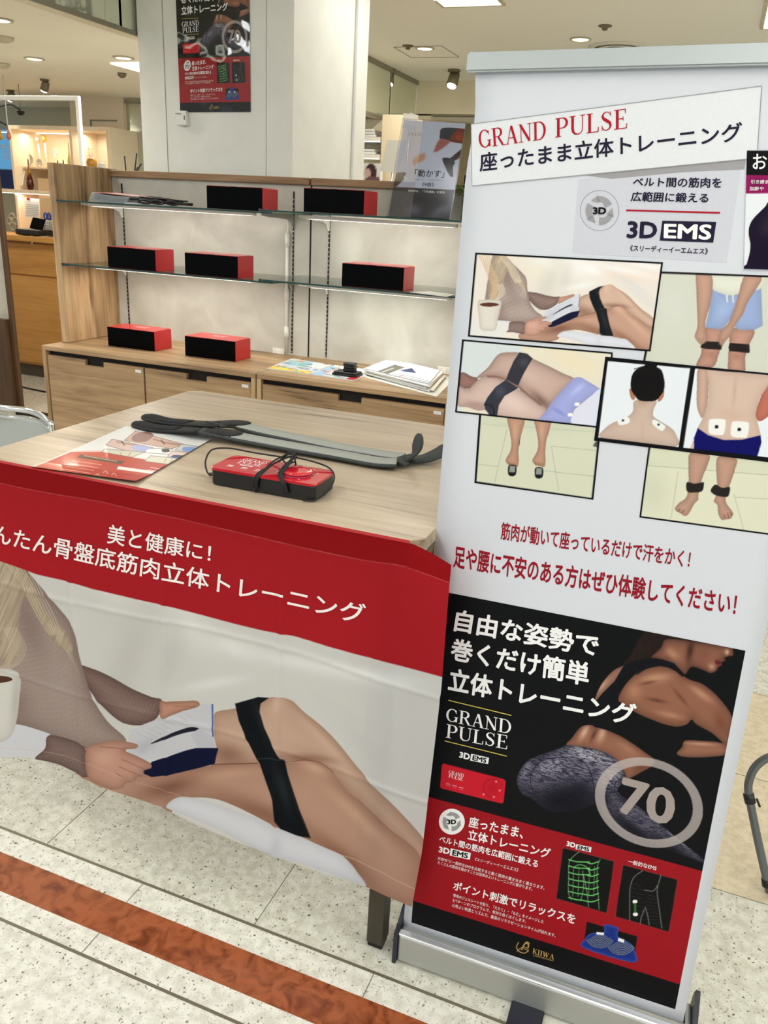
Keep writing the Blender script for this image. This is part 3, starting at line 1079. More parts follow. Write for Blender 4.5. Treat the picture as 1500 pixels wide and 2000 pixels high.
def paint_thighs(p):
    p.T = (880, 650, 1 / 4.5455)
    p.fill([(0, 0), (1500, 0), (1500, 900), (0, 900)], (222, 214, 196), sm=False)
    p.fill([(90, 60), (620, 110), (630, 200), (300, 420), (60, 720)], (206, 212, 214), sm=False, soft=6)
    p.blob((1100, 260), 300, 100, 20, (228, 212, 180), .7)
    p.stroke([(400, 100), (470, 190)], 1, (180, 186, 186), .6)
    lg = p.fill([(230, 400), (330, 310), (400, 215), (450, 180), (540, 172), (620, 180), (720, 225), (860, 290), (1000, 360), (1100, 415), (1010, 520), (920, 620), (860, 690), (760, 660), (640, 560), (600, 470), (500, 420), (420, 390), (330, 385)], (196, 166, 154), edge=.3, ew=8)
    p.blob((700, 380), 150, 60, 25, (206, 182, 172), .6, lg)
    p.blob((800, 600), 150, 50, 40, (112, 84, 76), .8, lg)
    ft = p.fill([(75, 370), (120, 352), (180, 385), (240, 405), (215, 470), (150, 495), (75, 475)], (150, 112, 104), edge=.3, ew=5)
    l2 = p.fill([(60, 480), (150, 500), (200, 460), (260, 405), (340, 385), (410, 395), (480, 430), (600, 500), (700, 570), (820, 650), (850, 690), (810, 790), (600, 790), (420, 745), (320, 690), (240, 690), (150, 660), (60, 640)], (208, 180, 170), edge=.25, ew=8)
    p.blob((560, 620), 160, 80, 25, (222, 200, 192), .7, l2)
    p.blob((230, 640), 120, 40, 10, (160, 126, 118), .7, l2)
    p.stroke([(330, 388), (420, 394), (500, 425), (600, 480), (700, 560), (800, 640)], 4, (128, 96, 86), .9, soft=2)
    b1 = p.fill([(612, 172), (680, 185), (730, 228), (690, 290), (640, 380), (600, 470), (560, 450), (492, 415), (520, 340), (560, 250)], (50, 50, 58), sm=False, soft=1.3)
    p.blob((650, 260), 50, 40, 0, (82, 82, 92), .6, b1)
    b2 = p.fill([(490, 418), (600, 488), (560, 515), (480, 560), (430, 640), (412, 740), (345, 730), (308, 680), (298, 630), (330, 570), (400, 480)], (50, 50, 62), sm=False, soft=1.3)
    p.blob((440, 520), 60, 60, 40, (84, 84, 100), .6, b2)
    p.stroke([(300, 640), (350, 640), (385, 690), (380, 740)], 2, (22, 22, 30))
    sh = p.fill([(1085, 410), (1150, 395), (1200, 420), (1300, 480), (1335, 520), (1250, 560), (1150, 640), (1090, 700), (1080, 800), (800, 780), (850, 695), (880, 640), (980, 520)], (160, 166, 220), edge=.12)
    p.blob((1130, 500), 90, 24, -40, (190, 194, 238), .7, sh)
    p.blob((960, 700), 80, 20, 30, (120, 124, 190), .6, sh)
    p.fill([(1335, 515), (1250, 560), (1160, 640), (1100, 700), (1080, 810), (1320, 840)], (214, 214, 230), soft=2)
    for c in ((1120, 635), (1060, 728)):
        p.fill([(c[0] - 16, c[1] - 12), (c[0] + 20, c[1] - 14), (c[0] + 22, c[1] + 10), (c[0] - 14, c[1] + 14)], (240, 238, 232))
    frame(p, [(105, 60), (1440, 175), (1385, 850), (42, 705)], 14)


def paint_feet(p):
    p.T = (880, 650, 1 / 4.5455)
    p.fill([(200, 700), (1400, 700), (1400, 1500), (200, 1500)], (206, 206, 184), sm=False)
    p.blob((700, 820), 500, 60, 5, (196, 198, 176), .7)
    for a, b in (((500, 860), (390, 1330)), ((895, 1010), (960, 1400)), ((250, 1168), (420, 1188)), ((900, 1005), (1300, 1048)), ((835, 1225), (1280, 1275))):
        p.stroke([a, b], 1.0, (150, 152, 136), .8)
    p.stroke([(280, 810), (1290, 880)], 3, (186, 190, 170), .6)
    for k, dx in ((0, 0), (1, 238)):
        p.fill([(605 + dx * 2, 910), (622 + dx * 2, 912), (610 + dx * 2, 1000), (602 + dx * 2, 1000)], (40, 34, 32)) if k == 0 else None
        l = p.fill([(508 + dx, 740), (650 + dx, 760), (640 + dx, 860), (612 + dx, 960), (603 + dx, 1060), (606 + dx, 1130), (596 + dx, 1190), (568 + dx, 1186), (545 + dx, 1180), (520 + dx, 1176), (492 + dx, 1150), (492 + dx, 1120), (530 + dx, 1050), (540 + dx, 980), (526 + dx, 880)], (190, 146, 122), edge=.25, ew=5)
        p.blob((570 + dx, 880), 24, 90, 0, (204, 166, 142), .6, l)
        for t in range(4):
            p.stroke([(515 + dx + t * 20, 1150 + t * 4), (520 + dx + t * 20, 1176 + t * 3)], 1.2, (110, 66, 54), .8)
        yo = k * 20
        p.fill([(516 + dx, 1178 + yo), (580 + dx, 1180 + yo), (582 + dx, 1250 + yo), (560 + dx, 1272 + yo), (525 + dx, 1270 + yo), (510 + dx, 1245 + yo)], (22, 20, 22), soft=1.2)
        p.fill([(526 + dx, 1180 + yo), (574 + dx, 1184 + yo), (570 + dx, 1240 + yo), (520 + dx, 1236 + yo)], (140, 142, 140), sm=False)
    p.fill([(1290, 960), (1320, 968), (1310, 1020), (1262, 1005)], (90, 84, 78), sm=False)
    frame(p, [(270, 600), (1345, 700), (1262, 1478), (217, 1330)], 12)


def paint_knees(p):
    p.T = (1150, 530, 1 / 4.2857)
    p.fill([(400, -20), (2100, -20), (2100, 900), (400, 900)], (204, 204, 190), sm=False)
    p.blob((700, 300), 200, 300, 0, (210, 210, 202), .6)
    # legs
    for q in ([(975, 470), (1120, 480), (1100, 640), (1085, 700), (1040, 800), (900, 800), (940, 690), (945, 620), (970, 560)], [(1200, 480), (1385, 490), (1340, 620), (1310, 720), (1300, 850), (1175, 840), (1166, 740), (1175, 620)]):
        l = p.fill(q, (192, 146, 128), edge=.3, ew=7)
    p.blob((1020, 700), 50, 40, 0, (160, 110, 92), .6)
    p.blob((1240, 710), 50, 40, 0, (160, 110, 92), .6)
    sh = p.fill([(1025, 130), (1200, 190), (1440, 100), (1450, 300), (1455, 455), (1385, 490), (1260, 492), (1225, 470), (1195, 395), (1140, 455), (1110, 488), (975, 470), (1010, 320)], (150, 168, 208), sm=False, soft=2, edge=.12)
    p.blob((1120, 330), 60, 80, 20, (166, 184, 222), .6, sh)
    p.blob((1200, 400), 16, 80, 5, (104, 120, 162), .7, sh)
    p.fill([(1020, 20), (1450, 40), (1440, 140), (1380, 160), (1200, 200), (1110, 185), (1030, 140)], (222, 222, 208), soft=1.5, edge=.1)
    for x in (1155, 1205):
        p.stroke([(x, 200), (x + 4, 255)], 2.6, (228, 226, 212))
    la = p.fill([(905, 10), (1025, 30), (1035, 160), (1010, 300), (975, 430), (985, 540), (995, 590), (960, 620), (930, 610), (885, 545), (910, 460), (905, 300), (900, 150)], (196, 156, 136), edge=.25, ew=7)
    ra = p.fill([(1310, 30), (1445, 50), (1400, 150), (1330, 260), (1290, 360), (1225, 450), (1200, 520), (1140, 590), (1110, 640), (1085, 630), (1085, 560), (1110, 490), (1170, 430), (1210, 330), (1250, 200)], (194, 154, 134), edge=.25, ew=7)
    for q in ([(985, 585), (1085, 590), (1112, 625), (1110, 656), (985, 650), (935, 640), (940, 618)], [(1180, 598), (1345, 612), (1348, 670), (1340, 684), (1180, 668), (1168, 640)]):
        p.fill(q, (34, 28, 26), sm=False, soft=1.3)
    for a, b in (((925, 560), (960, 610)), ((950, 555), (980, 600)), ((1100, 560), (1090, 620)), ((1120, 565), (1105, 625))):
        p.stroke([a, b], 1.4, (140, 92, 76), .7)
    frame(p, [(600, 8), (2075, 65), (2000, 900), (455, 790)], 10)


def paint_nape(p):
    p.T = (1150, 530, 1 / 4.2857)
    p.fill([(0, 680), (1800, 680), (1800, 1620), (0, 1620)], (8, 8, 12), sm=False)
    l = p.fill([(162, 748), (855, 808), (750, 1472), (78, 1392)], (222, 226, 232), sm=False, soft=.8)
    # shoulders, neck
    def clipfill(*a, **k):
        return p.fill(*a, **k)
    b = clipfill([(100, 1392), (130, 1320), (200, 1268), (270, 1240), (340, 1205), (372, 1160), (388, 1080), (560, 1080), (545, 1150), (540, 1210), (600, 1255), (680, 1305), (725, 1355), (735, 1466), (420, 1430)], (200, 176, 162), edge=.14, ew=8)
    p.blob((450, 1100), 60, 50, 0, (176, 146, 130), .6, b)
    p.blob((450, 1340), 20, 120, 0, (186, 160, 146), .5, b)
    for q in ([(340, 985), (365, 990), (385, 1040), (380, 1075), (355, 1065), (342, 1020)], [(630, 1000), (610, 1005), (580, 1060), (580, 1088), (605, 1080), (628, 1040)]):
        p.fill(q, (186, 122, 92), edge=.2, ew=3)
    p.fill([(470, 790), (450, 765), (500, 760), (575, 775), (570, 800), (610, 830), (634, 920), (630, 990), (600, 1040), (560, 1080), (490, 1088), (420, 1078), (385, 1040), (352, 980), (358, 880), (400, 820)], (12, 9, 10), soft=1.4)
    p.stroke([(470, 790), (380, 818)], 1.5, (20, 14, 14))
    for q, d in (([(245, 1245), (320, 1218), (345, 1250), (325, 1275), (265, 1288), (245, 1272)], (286, 1248)), ([(545, 1240), (632, 1288), (638, 1312), (610, 1335), (560, 1305), (532, 1272)], (584, 1283))):
        p.fill(q, (228, 228, 226), soft=1.2)
        p.fill([(d[0] - 9, d[1] - 7), (d[0] + 9, d[1] - 7), (d[0] + 9, d[1] + 7), (d[0] - 9, d[1] + 7)], (24, 20, 24))
    r = p.fill([(890, 815), (1606, 880), (1500, 1557), (788, 1478)], (224, 228, 234), sm=False, soft=.8)
    al = p.fill([(915, 818), (1000, 824), (1000, 1000), (990, 1130), (950, 1230), (905, 1130), (905, 960)], (206, 170, 152), edge=.25, ew=7)
    ar = p.fill([(1500, 900), (1560, 900), (1550, 1150), (1500, 1215), (1425, 1255), (1395, 1190), (1440, 1050)], (190, 112, 92), edge=.2, ew=7)
    bk = p.fill([(985, 818), (1600, 880), (1500, 960), (1430, 1060), (1392, 1190), (1420, 1290), (1440, 1380), (1300, 1450), (1050, 1420), (905, 1320), (960, 1220), (1000, 1080), (1005, 960)], (208, 180, 164), edge=.12, ew=8, sm=False, soft=2)
    p.blob((1220, 1000), 20, 160, 5, (190, 156, 138), .7, bk)
    p.blob((1200, 1200), 120, 50, 10, (194, 160, 142), .5, bk)
    p.fill([(912, 1312), (1000, 1372), (1130, 1412), (1280, 1410), (1438, 1372), (1446, 1430), (1410, 1552), (880, 1490), (878, 1400)], (8, 8, 92), sm=False, soft=1.4)
    p.fill([(845, 1485), (880, 1400), (880, 1490)], (206, 176, 162), sm=False)
    for q, d in (([(1020, 1238), (1130, 1238), (1145, 1270), (1132, 1355), (1105, 1370), (1020, 1362), (1002, 1330), (1005, 1262)], (1069, 1301)), ([(1215, 1255), (1325, 1262), (1341, 1290), (1328, 1378), (1300, 1392), (1205, 1385), (1188, 1350), (1195, 1280)], (1259, 1323))):
        p.fill(q, (232, 230, 226), soft=1.2)
        p.fill([(d[0] - 13, d[1] - 11), (d[0] + 13, d[1] - 11), (d[0] + 13, d[1] + 11), (d[0] - 13, d[1] + 11)], (30, 26, 34))
    # frame bars over any paint that ran past the two inner pictures
    for q in ([(855, 770), (895, 770), (785, 1520), (745, 1520)], [(0, 640), (1800, 780), (1800, 892), (150, 752), (0, 740)], [(0, 1385), (78, 1392), (1500, 1557), (1800, 1590), (1800, 1700), (0, 1620)], [(1612, 870), (1800, 880), (1800, 1640), (1500, 1600)]):
        p.fill(q, (8, 8, 12), sm=False, soft=.8)


def paint_ankles(p):
    p.T = (1230, 850, 1 / 5.5556)
    p.fill([(80, 0), (2200, 0), (2200, 1500), (80, 1300)], (214, 213, 190), sm=False)
    p.fill([(80, 0), (2200, 0), (2200, 490), (1500, 440), (220, 330), (80, 320)], (208, 208, 184), sm=False, soft=4)
    p.blob((250, 600), 200, 300, 0, (198, 198, 176), .7)
    for a, b in (((528, 390), (445, 905)), ((1130, 640), (1235, 1020)), ((1150, 672), (2000, 720)), ((200, 330), (2000, 470))):
        p.stroke([a, b], 1.2, (160, 160, 144), .8)
    for q in ([(660, 190), (860, 210), (842, 330), (800, 430), (765, 540), (745, 640), (742, 700), (700, 745), (660, 820), (625, 868), (590, 876), (555, 850), (505, 825), (490, 790), (540, 730), (600, 690), (630, 620), (640, 500), (636, 340)],
              [(958, 235), (1156, 255), (1145, 360), (1110, 470), (1070, 580), (1040, 670), (1050, 740), (1100, 810), (1122, 850), (1095, 905), (1035, 915), (995, 918), (960, 850), (950, 760), (912, 720), (930, 670), (950, 560), (940, 400)]):
        l = p.fill(q, (188, 148, 128), edge=.25, ew=6)
    for a, b in (((590, 815), (560, 845)), ((545, 800), (525, 825)), ((1020, 860), (1035, 900)), ((1060, 845), (1075, 895)), ((1090, 840), (1108, 870))):
        p.stroke([a, b], 1.8, (110, 70, 58), .8)
    for q in ([(620, 510), (700, 525), (770, 515), (803, 512), (800, 575), (775, 612), (700, 622), (640, 620), (614, 590)], [(930, 535), (1000, 570), (1080, 562), (1088, 590), (1070, 660), (1020, 670), (940, 655), (885, 620), (882, 585)]):
        p.fill(q, (34, 30, 28), soft=1.3)
    frame(p, [(220, 60), (1900, 240), (1760, 1110), (108, 888)], 14)


def paint_card(p):
    p.T = (1380, 280, 1 / 7.6923)
    p.fill([(480, 60), (1700, 60), (1700, 1960), (400, 1960)], (222, 224, 228), sm=False)
    p.fill([(608, 103), (1700, 103), (1700, 480), (543, 480)], (8, 8, 10), sm=False, soft=.8)
    p.fill([(543, 480), (1700, 480), (1700, 752), (497, 752)], (140, 14, 84), sm=False, soft=.8)
    p.blob((760, 600), 90, 90, 20, (84, 20, 60), .6)
    f = p.fill([(960, 860), (880, 950), (800, 1030), (730, 1100), (670, 1180), (635, 1280), (632, 1370), (645, 1440), (658, 1520), (652, 1620), (630, 1720), (600, 1820), (580, 1890), (1700, 1920), (1700, 900), (1200, 880)], (20, 8, 34), soft=1.2)
    p.blob((900, 1250), 120, 200, 10, (48, 36, 48), .7, f)
    p.fill([(560, 1890), (1700, 1925), (1700, 2000), (400, 1990)], (206, 208, 216), sm=False)


def streak(x, y, a=.35, s=1.0):
    u = (x * math.cos(a) + y * math.sin(a)) / s
    v = (-x * math.sin(a) + y * math.cos(a)) / s
    return vnoise(u * .12, v * 1.1, 5) * .6 + vnoise(u * .3, v * 2.0, 9) * .4


def paint_poster(p):
    # ground
    p.c[:] = (10, 11, 14)
    S1 = (800, 1420, 1 / 2.4194)
    S2 = (1000, 1230, 1 / 3.1915)
    p.T = S2
    hair = p.fill([(700, 215), (740, 160), (790, 60), (830, 10), (900, -20), (1060, 30), (1080, 80), (1000, 140), (930, 170), (860, 180)], (26, 18, 16), soft=3)
    p.tex(hair, lambda x, y: vnoise(x * .8, y * .1, 2), .5, (54, 36, 28))
    fc = p.fill([(960, 60), (1085, 66), (1200, 84), (1302, 98), (1368, 112), (1380, 148), (1372, 164), (1346, 166), (1326, 178), (1330, 192), (1308, 205), (1306, 222), (1284, 236), (1274, 256), (1240, 270), (1205, 258), (1150, 236), (1112, 236), (1078, 278), (1040, 250), (980, 205), (900, 178), (868, 170), (930, 110)], (140, 92, 74), edge=.5, ew=9, ecol=(20, 10, 8))
    p.blob((1340, 140), 16, 20, 0, (206, 164, 142), .9, fc)
    p.blob((1245, 230), 26, 26, 0, (190, 140, 116), .8, fc)
    p.blob((1190, 150), 60, 60, 0, (120, 74, 60), .7, fc)
    p.blob((1000, 150), 60, 30, 40, (176, 128, 104), .8, fc)
    p.blob((1110, 130), 28, 90, 10, (52, 28, 22), .8, fc)
    p.fill([(1270, 186), (1300, 192), (1306, 204), (1304, 220), (1284, 222), (1266, 206)], (110, 40, 44), soft=1.5)
    p.stroke([(1272, 204), (1302, 206)], 1.3, (40, 12, 14))
    ls = p.fill([(515, 448), (530, 395), (565, 330), (610, 275), (655, 240), (715, 222), (700, 262), (640, 325), (580, 385), (540, 430)], (150, 108, 90), edge=.3, ew=6)
    p.blob((560, 350), 20, 70, 40, (190, 150, 130), .8, ls)
    bk = p.fill([(662, 440), (672, 400), (705, 345), (760, 285), (820, 245), (880, 226), (960, 232), (1020, 258), (1070, 290), (1110, 312), (1180, 335), (1250, 385), (1315, 455), (1372, 545), (1362, 640), (1340, 725), (1300, 690), (1240, 640), (1150, 590), (1120, 560), (1090, 590), (1030, 604), (960, 592), (870, 560), (780, 520), (700, 470)], (142, 94, 74), edge=.35, ew=10, ecol=(24, 12, 8))
    p.blob((1180, 400), 100, 26, 35, (188, 138, 110), .8, bk)
    p.blob((900, 300), 110, 34, -8, (190, 142, 114), .8, bk)
    p.blob((760, 380), 60, 60, -40, (176, 126, 100), .7, bk)
    p.blob((900, 440), 70, 14, 10, (84, 48, 36), .8, bk)
    p.blob((850, 330), 60, 12, -12, (92, 54, 42), .7, bk)
    p.blob((980, 530), 100, 22, 12, (176, 128, 102), .8, bk)
    p.blob((1050, 420), 80, 14, 50, (88, 50, 38), .6, bk)
    p.blob((1300, 580), 40, 80, -25, (110, 66, 50), .8, bk)
    p.fill([(690, 232), (715, 212), (770, 192), (850, 176), (930, 184), (1010, 208), (1078, 282), (1062, 294), (1000, 240), (930, 216), (880, 220), (820, 236), (760, 280), (705, 340), (668, 400), (660, 440), (690, 475), (740, 520), (640, 520), (560, 500), (515, 455), (560, 400), (640, 320)], (12, 13, 20), sm=False, soft=2)
    p.stroke([(780, 276), (840, 240), (920, 222)], 3, (22, 22, 32))
    fa = p.fill([(1026, 770), (1060, 730), (1080, 690), (1180, 692), (1285, 700), (1336, 725), (1330, 778), (1240, 792), (1140, 796), (1060, 790)], (150, 102, 82), edge=.4, ew=7, ecol=(24, 12, 8))
    p.blob((1180, 712), 110, 12, 3, (192, 144, 120), .8, fa)
    lb = p.fill([(340, 718), (372, 676), (410, 625), (445, 598), (500, 595), (512, 604), (545, 614), (600, 630), (680, 665), (760, 715), (830, 765), (876, 798), (886, 818), (870, 850), (810, 885), (720, 928), (690, 880), (640, 810), (560, 765), (440, 740)], (146, 98, 78), edge=.35, ew=8, ecol=(30, 14, 10))
    p.blob((450, 640), 22, 60, 30, (206, 166, 142), .9, lb)
    p.blob((510, 655), 14, 50, 25, (76, 42, 32), .8, lb)
    p.blob((560, 650), 26, 60, 20, (206, 166, 142), .8, lb)
    p.blob((720, 740), 90, 26, 35, (166, 116, 94), .7, lb)
    p.blob((800, 860), 60, 30, -20, (96, 58, 44), .7, lb)
    # leggings
    lg = p.fill([(30, 945), (48, 880), (95, 820), (160, 785), (205, 770), (300, 738), (340, 720), (440, 728), (560, 758), (640, 800), (690, 865), (712, 922), (694, 950), (655, 1000), (700, 1050), (780, 1100), (900, 1195), (1040, 1310), (1180, 1420), (1232, 1462), (1160, 1440), (1000, 1380), (860, 1320), (720, 1270), (600, 1180), (530, 1090), (430, 1120), (300, 1135), (200, 1112), (120, 1050), (60, 1020)], (124, 120, 136), edge=.6, ew=16, ecol=(8, 8, 12), soft=2)
    p.blob((480, 780), 170, 50, 15, (196, 192, 202), .9, lg)
    p.blob((250, 850), 110, 60, -20, (168, 162, 178), .8, lg)
    p.blob((80, 880), 30, 90, 25, (150, 144, 158), .8, lg)
    p.blob((620, 900), 60, 90, 10, (190, 186, 196), .9, lg)
    p.blob((800, 1110), 200, 22, 40, (150, 146, 160), .9, lg)
    p.blob((1020, 1290), 180, 16, 41, (150, 146, 160), .9, lg)
    p.blob((330, 1060), 220, 120, 5, (10, 10, 14), 1.0, lg)
    p.blob((430, 1000), 120, 90, 15, (12, 12, 18), .7, lg)
    p.blob((560, 1050), 60, 60, 30, (12, 12, 18), .8, lg)
    p.blob((330, 1100), 190, 80, 5, (10, 10, 14), .9, lg)
    p.blob((740, 1240), 200, 50, 35, (10, 10, 14), .9, lg)
    p.blob((1000, 1370), 200, 40, 36, (10, 10, 14), .8, lg)
    p.tex(lg, lambda x, y: np.clip(streak(x, y) * 3.4 - 1.25, 0, 1), .8, (26, 23, 42))
    for q in ([(200, 772), (205, 805), (300, 795), (400, 800), (470, 850), (500, 930), (512, 1000), (520, 1080)], [(200, 800), (140, 860), (115, 930), (130, 1000), (165, 1060)], [(700, 925), (650, 950), (640, 990), (680, 1050), (800, 1120), (960, 1250)], [(600, 930), (650, 980)], [(590, 985), (640, 1010)]):
        p.stroke(q, 1.7, (26, 22, 40), .85)
    # red block and bottom black band
    p.T = S1
    p.fill([(60, 322), (90, 330), (1385, 681), (1420, 690), (1300, 1225), (1275, 1216), (20, 822), (0, 815)], (150, 18, 28), sm=False, soft=.8)
    # ring in translucent grey
    rg = []
    c = np.array((1131, 357.0))
    idx = p.sel(p.tr([(860, 120), (1400, 600)]), 4)
    q = p.tr([c])[0]
    k = p.T[2]
    dx = (p.x[idx] - q[0]) / k
    dy = (p.y[idx] - q[1]) / k
    t = math.radians(22)
    u = (dx * math.cos(t) + dy * math.sin(t)) / 262
    v = (-dx * math.sin(t) + dy * math.cos(t)) / 205
    r = np.sqrt(u * u + v * v)
    a = np.clip((1 - r) * 110 + .5, 0, 1) * np.clip((r - .815) * 110 + .5, 0, 1)
    p.mix(idx, a * .82, (176, 166, 162))
    # little picture of the controller
    cn = p.fill([(160, 172), (445, 246), (454, 256), (444, 356), (436, 362), (150, 290), (144, 280), (152, 180)], (196, 26, 44), sm=False, soft=1)
    p.blob((393, 288), 46, 46, 0, (176, 18, 34), .9, cn)
    for i in range(26):
        a0 = math.radians(100 + i * 9.6)
        a1 = a0 + .18
        p.stroke([(393 + 46 * math.cos(a0), 288 + 43 * math.sin(a0)), (393 + 46 * math.cos(a1), 288 + 43 * math.sin(a1))], .9, (110, 6, 16), .8, sm=False)
    for d in ((409, 258), (426, 300), (398, 330), (350, 318)):
        p.blob(d, 5, 5, 0, (240, 200, 200), .9)
    for d in ((182, 268), (212, 277), (244, 286)):
        p.stroke([(d[0] - 9, d[1] - 2), (d[0] + 9, d[1] + 3)], 1.1, (240, 200, 204), .9)
        p.stroke([(d[0] - 9, d[1] + 7), (d[0] + 9, d[1] + 12)], .8, (230, 160, 168), .7)
    # three small pictures
    A = p.fill([(725, 570), (967, 635), (932, 880), (693, 810)], (12, 12, 12), sm=False, soft=.8)
    for q in ([(800, 590), (765, 620), (752, 650), (752, 720), (750, 780), (765, 815)], [(900, 625), (888, 660), (886, 740), (892, 800), (895, 862)], [(818, 680), (822, 760), (808, 820)], [(822, 700), (838, 780), (845, 850)]):
        p.stroke(q, 1.4, (150, 200, 150), .7)
    for k in range(7):
        y = 622 + k * 30
        p.stroke([(752, y + 4), (790, y + 14), (818 if k > 2 else 850, y + 16)], 2.0, (120, 220, 120), .9)
        p.stroke([(822 if k > 2 else 840, y + 18), (860, y + 24), (892, y + 14)], 2.0, (120, 220, 120), .9)
    for x in (775, 800, 850, 874):
        p.stroke([(x, 660), (x - 4, 800)], 1.2, (110, 200, 110), .7)
    p.stroke([(780, 660), (805, 650), (840, 665), (855, 700)], 1.6, (130, 220, 130), .8)
    B = p.fill([(1008, 650), (1267, 722), (1225, 968), (972, 895)], (12, 12, 12), sm=False, soft=.8)
    for q in ([(1100, 680), (1060, 710), (1042, 760), (1040, 840), (1040, 915)], [(1110, 860), (1095, 900), (1090, 930)], [(1112, 850), (1125, 890), (1132, 935)], [(1188, 700), (1170, 770), (1180, 860), (1192, 950)], [(1110, 770), (1150, 775), (1172, 750)]):
        p.stroke(q, 1.5, (150, 150, 150), .75)
    for k in range(9):
        p.stroke([(1048, 740 + k * 20), (1105, 752 + k * 20)], .6, (90, 90, 90), .6)
        p.stroke([(1115, 790 + k * 17), (1178, 806 + k * 15)], .6, (90, 90, 90), .6)
    for d in ((1065, 825), (1067, 885)):
        p.fill([(d[0] - 9, d[1] - 7), (d[0] + 9, d[1] - 7), (d[0] + 9, d[1] + 7), (d[0] - 9, d[1] + 7)], (240, 240, 236))
    p.stroke([(1066, 835), (1066, 875)], 4, (60, 130, 60), .8)
    for q in ([(725, 570), (967, 635)], [(967, 635), (932, 880)], [(932, 880), (693, 810)], [(693, 810), (725, 570)], [(1008, 650), (1267, 722)], [(1267, 722), (1225, 968)], [(1225, 968), (972, 895)], [(972, 895), (1008, 650)]):
        p.stroke(q, .8, (150, 90, 90), .6, sm=False)
    C = p.fill([(838, 920), (1077, 990), (1058, 1115), (820, 1045)], (14, 12, 14), sm=False, soft=.8)
    bl = p.fill([(822, 1044), (828, 1004), (850, 978), (885, 972), (918, 968), (924, 932), (986, 950), (982, 985), (1015, 1006), (1048, 1026), (1064, 1056), (1056, 1113)], (22, 44, 124), edge=.5, ew=2.5, ecol=(84, 130, 214))
    for cx_, cy_ in ((900, 972), (1000, 1004)):
        for k in range(8):
            r = 16 + k * 8
            p.stroke([(cx_ + r * math.cos(math.radians(a)), cy_ + r * math.sin(math.radians(a))) for a in range(30, 165, 15)], .9, (214, 206, 96), .75, sm=False)
    for q in ([(882, 968), (918, 972), (918, 984), (884, 980)], [(986, 995), (1014, 1005), (1012, 1020), (984, 1010)]):
        p.fill(q, (236, 236, 236), sm=False)
    # emblem
    p.T = S1
    for q, w in (([(515, 1018), (505, 1040), (520, 1062), (545, 1068), (562, 1055)], 1.6), ([(530, 1052), (540, 1030), (552, 1020), (562, 1030), (560, 1042)], 2.2), ([(545, 1022), (556, 1015), (566, 1024)], 1.6), ([(508, 1060), (525, 1045), (545, 1040), (560, 1048)], 1.3), ([(540, 1048), (552, 1052), (560, 1062)], 1.2)):
        p.stroke(q, w, (206, 170, 100), .95)


# ============================================================ LAMPS (each lamp holds its own light)
def lamp_light(parent, kind, energy, size, loc, rot=(0, 0, 0), color=(0.9, 0.96, 1.0), size_y=None, angle=None, blend=0.5):
    ld = bpy.data.lights.new('lamp_light', kind)
    ld.energy = energy
    ld.color = color
    if kind == 'AREA':
        ld.shape = 'RECTANGLE' if size_y else 'DISK'
        ld.size = size
        if size_y:
            ld.size_y = size_y
    elif kind == 'SPOT':
        ld.shadow_soft_size = size
        ld.spot_size = angle
        ld.spot_blend = blend
    else:
        ld.shadow_soft_size = size
    o = bpy.data.objects.new('lamp_light', ld)
    COL.objects.link(o)
    o.parent = parent
    o.location = loc
    o.rotation_euler = rot
    return o


def troffer(x, y, label, lx=0.36, ly=1.25, w=None, group='added unseen troffers over the aisle'):
    t = thing('ceiling_light', label, 'ceiling light', (x, y, 2.8), group=group)
    b = MB()
    for a in ((-lx / 2 - .02, -lx / 2, -ly / 2 - .02, ly / 2 + .02), (lx / 2, lx / 2 + .02, -ly / 2 - .02, ly / 2 + .02), (-lx / 2, lx / 2, -ly / 2 - .02, -ly / 2), (-lx / 2, lx / 2, ly / 2, ly / 2 + .02)):
        b.box(x + a[0], x + a[1], y + a[2], y + a[3], 2.79, 2.80)
    b.build('frame', M['lampring'], t)
    d = MB().box(x - lx / 2, x + lx / 2, y - ly / 2, y + ly / 2, 2.794, 2.799)
    d.build('diffuser', M['lamp'], t)
    n = 6
    for i in range(1, n if group is None else 1):
        yy = y - ly / 2 + ly * i / n
        MB().box(x - lx / 2, x + lx / 2, yy - .004, yy + .004, 2.781, 2.794).build('louvre', M['lamp'], t)
    lamp_light(t, 'AREA', w or LAMP_W, lx, (0, 0, -0.03), size_y=ly)
    return t


def downlight(x, y, z, label, r=0.06, w=None, group='recessed downlights', warm=False):
    t = thing('downlight', label, 'downlight', (x, y, z), group=group)
    MB().lathe((x, y, 0), [(r + .014, z - .002), (r + .014, z - .006), (r, z - .008), (r, z - .002)], 28).build('trim_ring', M['lampring'], t)
    MB().lathe((x, y, 0), [(r * .98, z - .0035), (r * .9, z - .006)], 28).build('lens', M['lampwarm'], t)
    lamp_light(t, 'AREA', DOWN_W if w is None else w, r * 2, (0, 0, -0.02), color=(1, .9, .74))
    return t


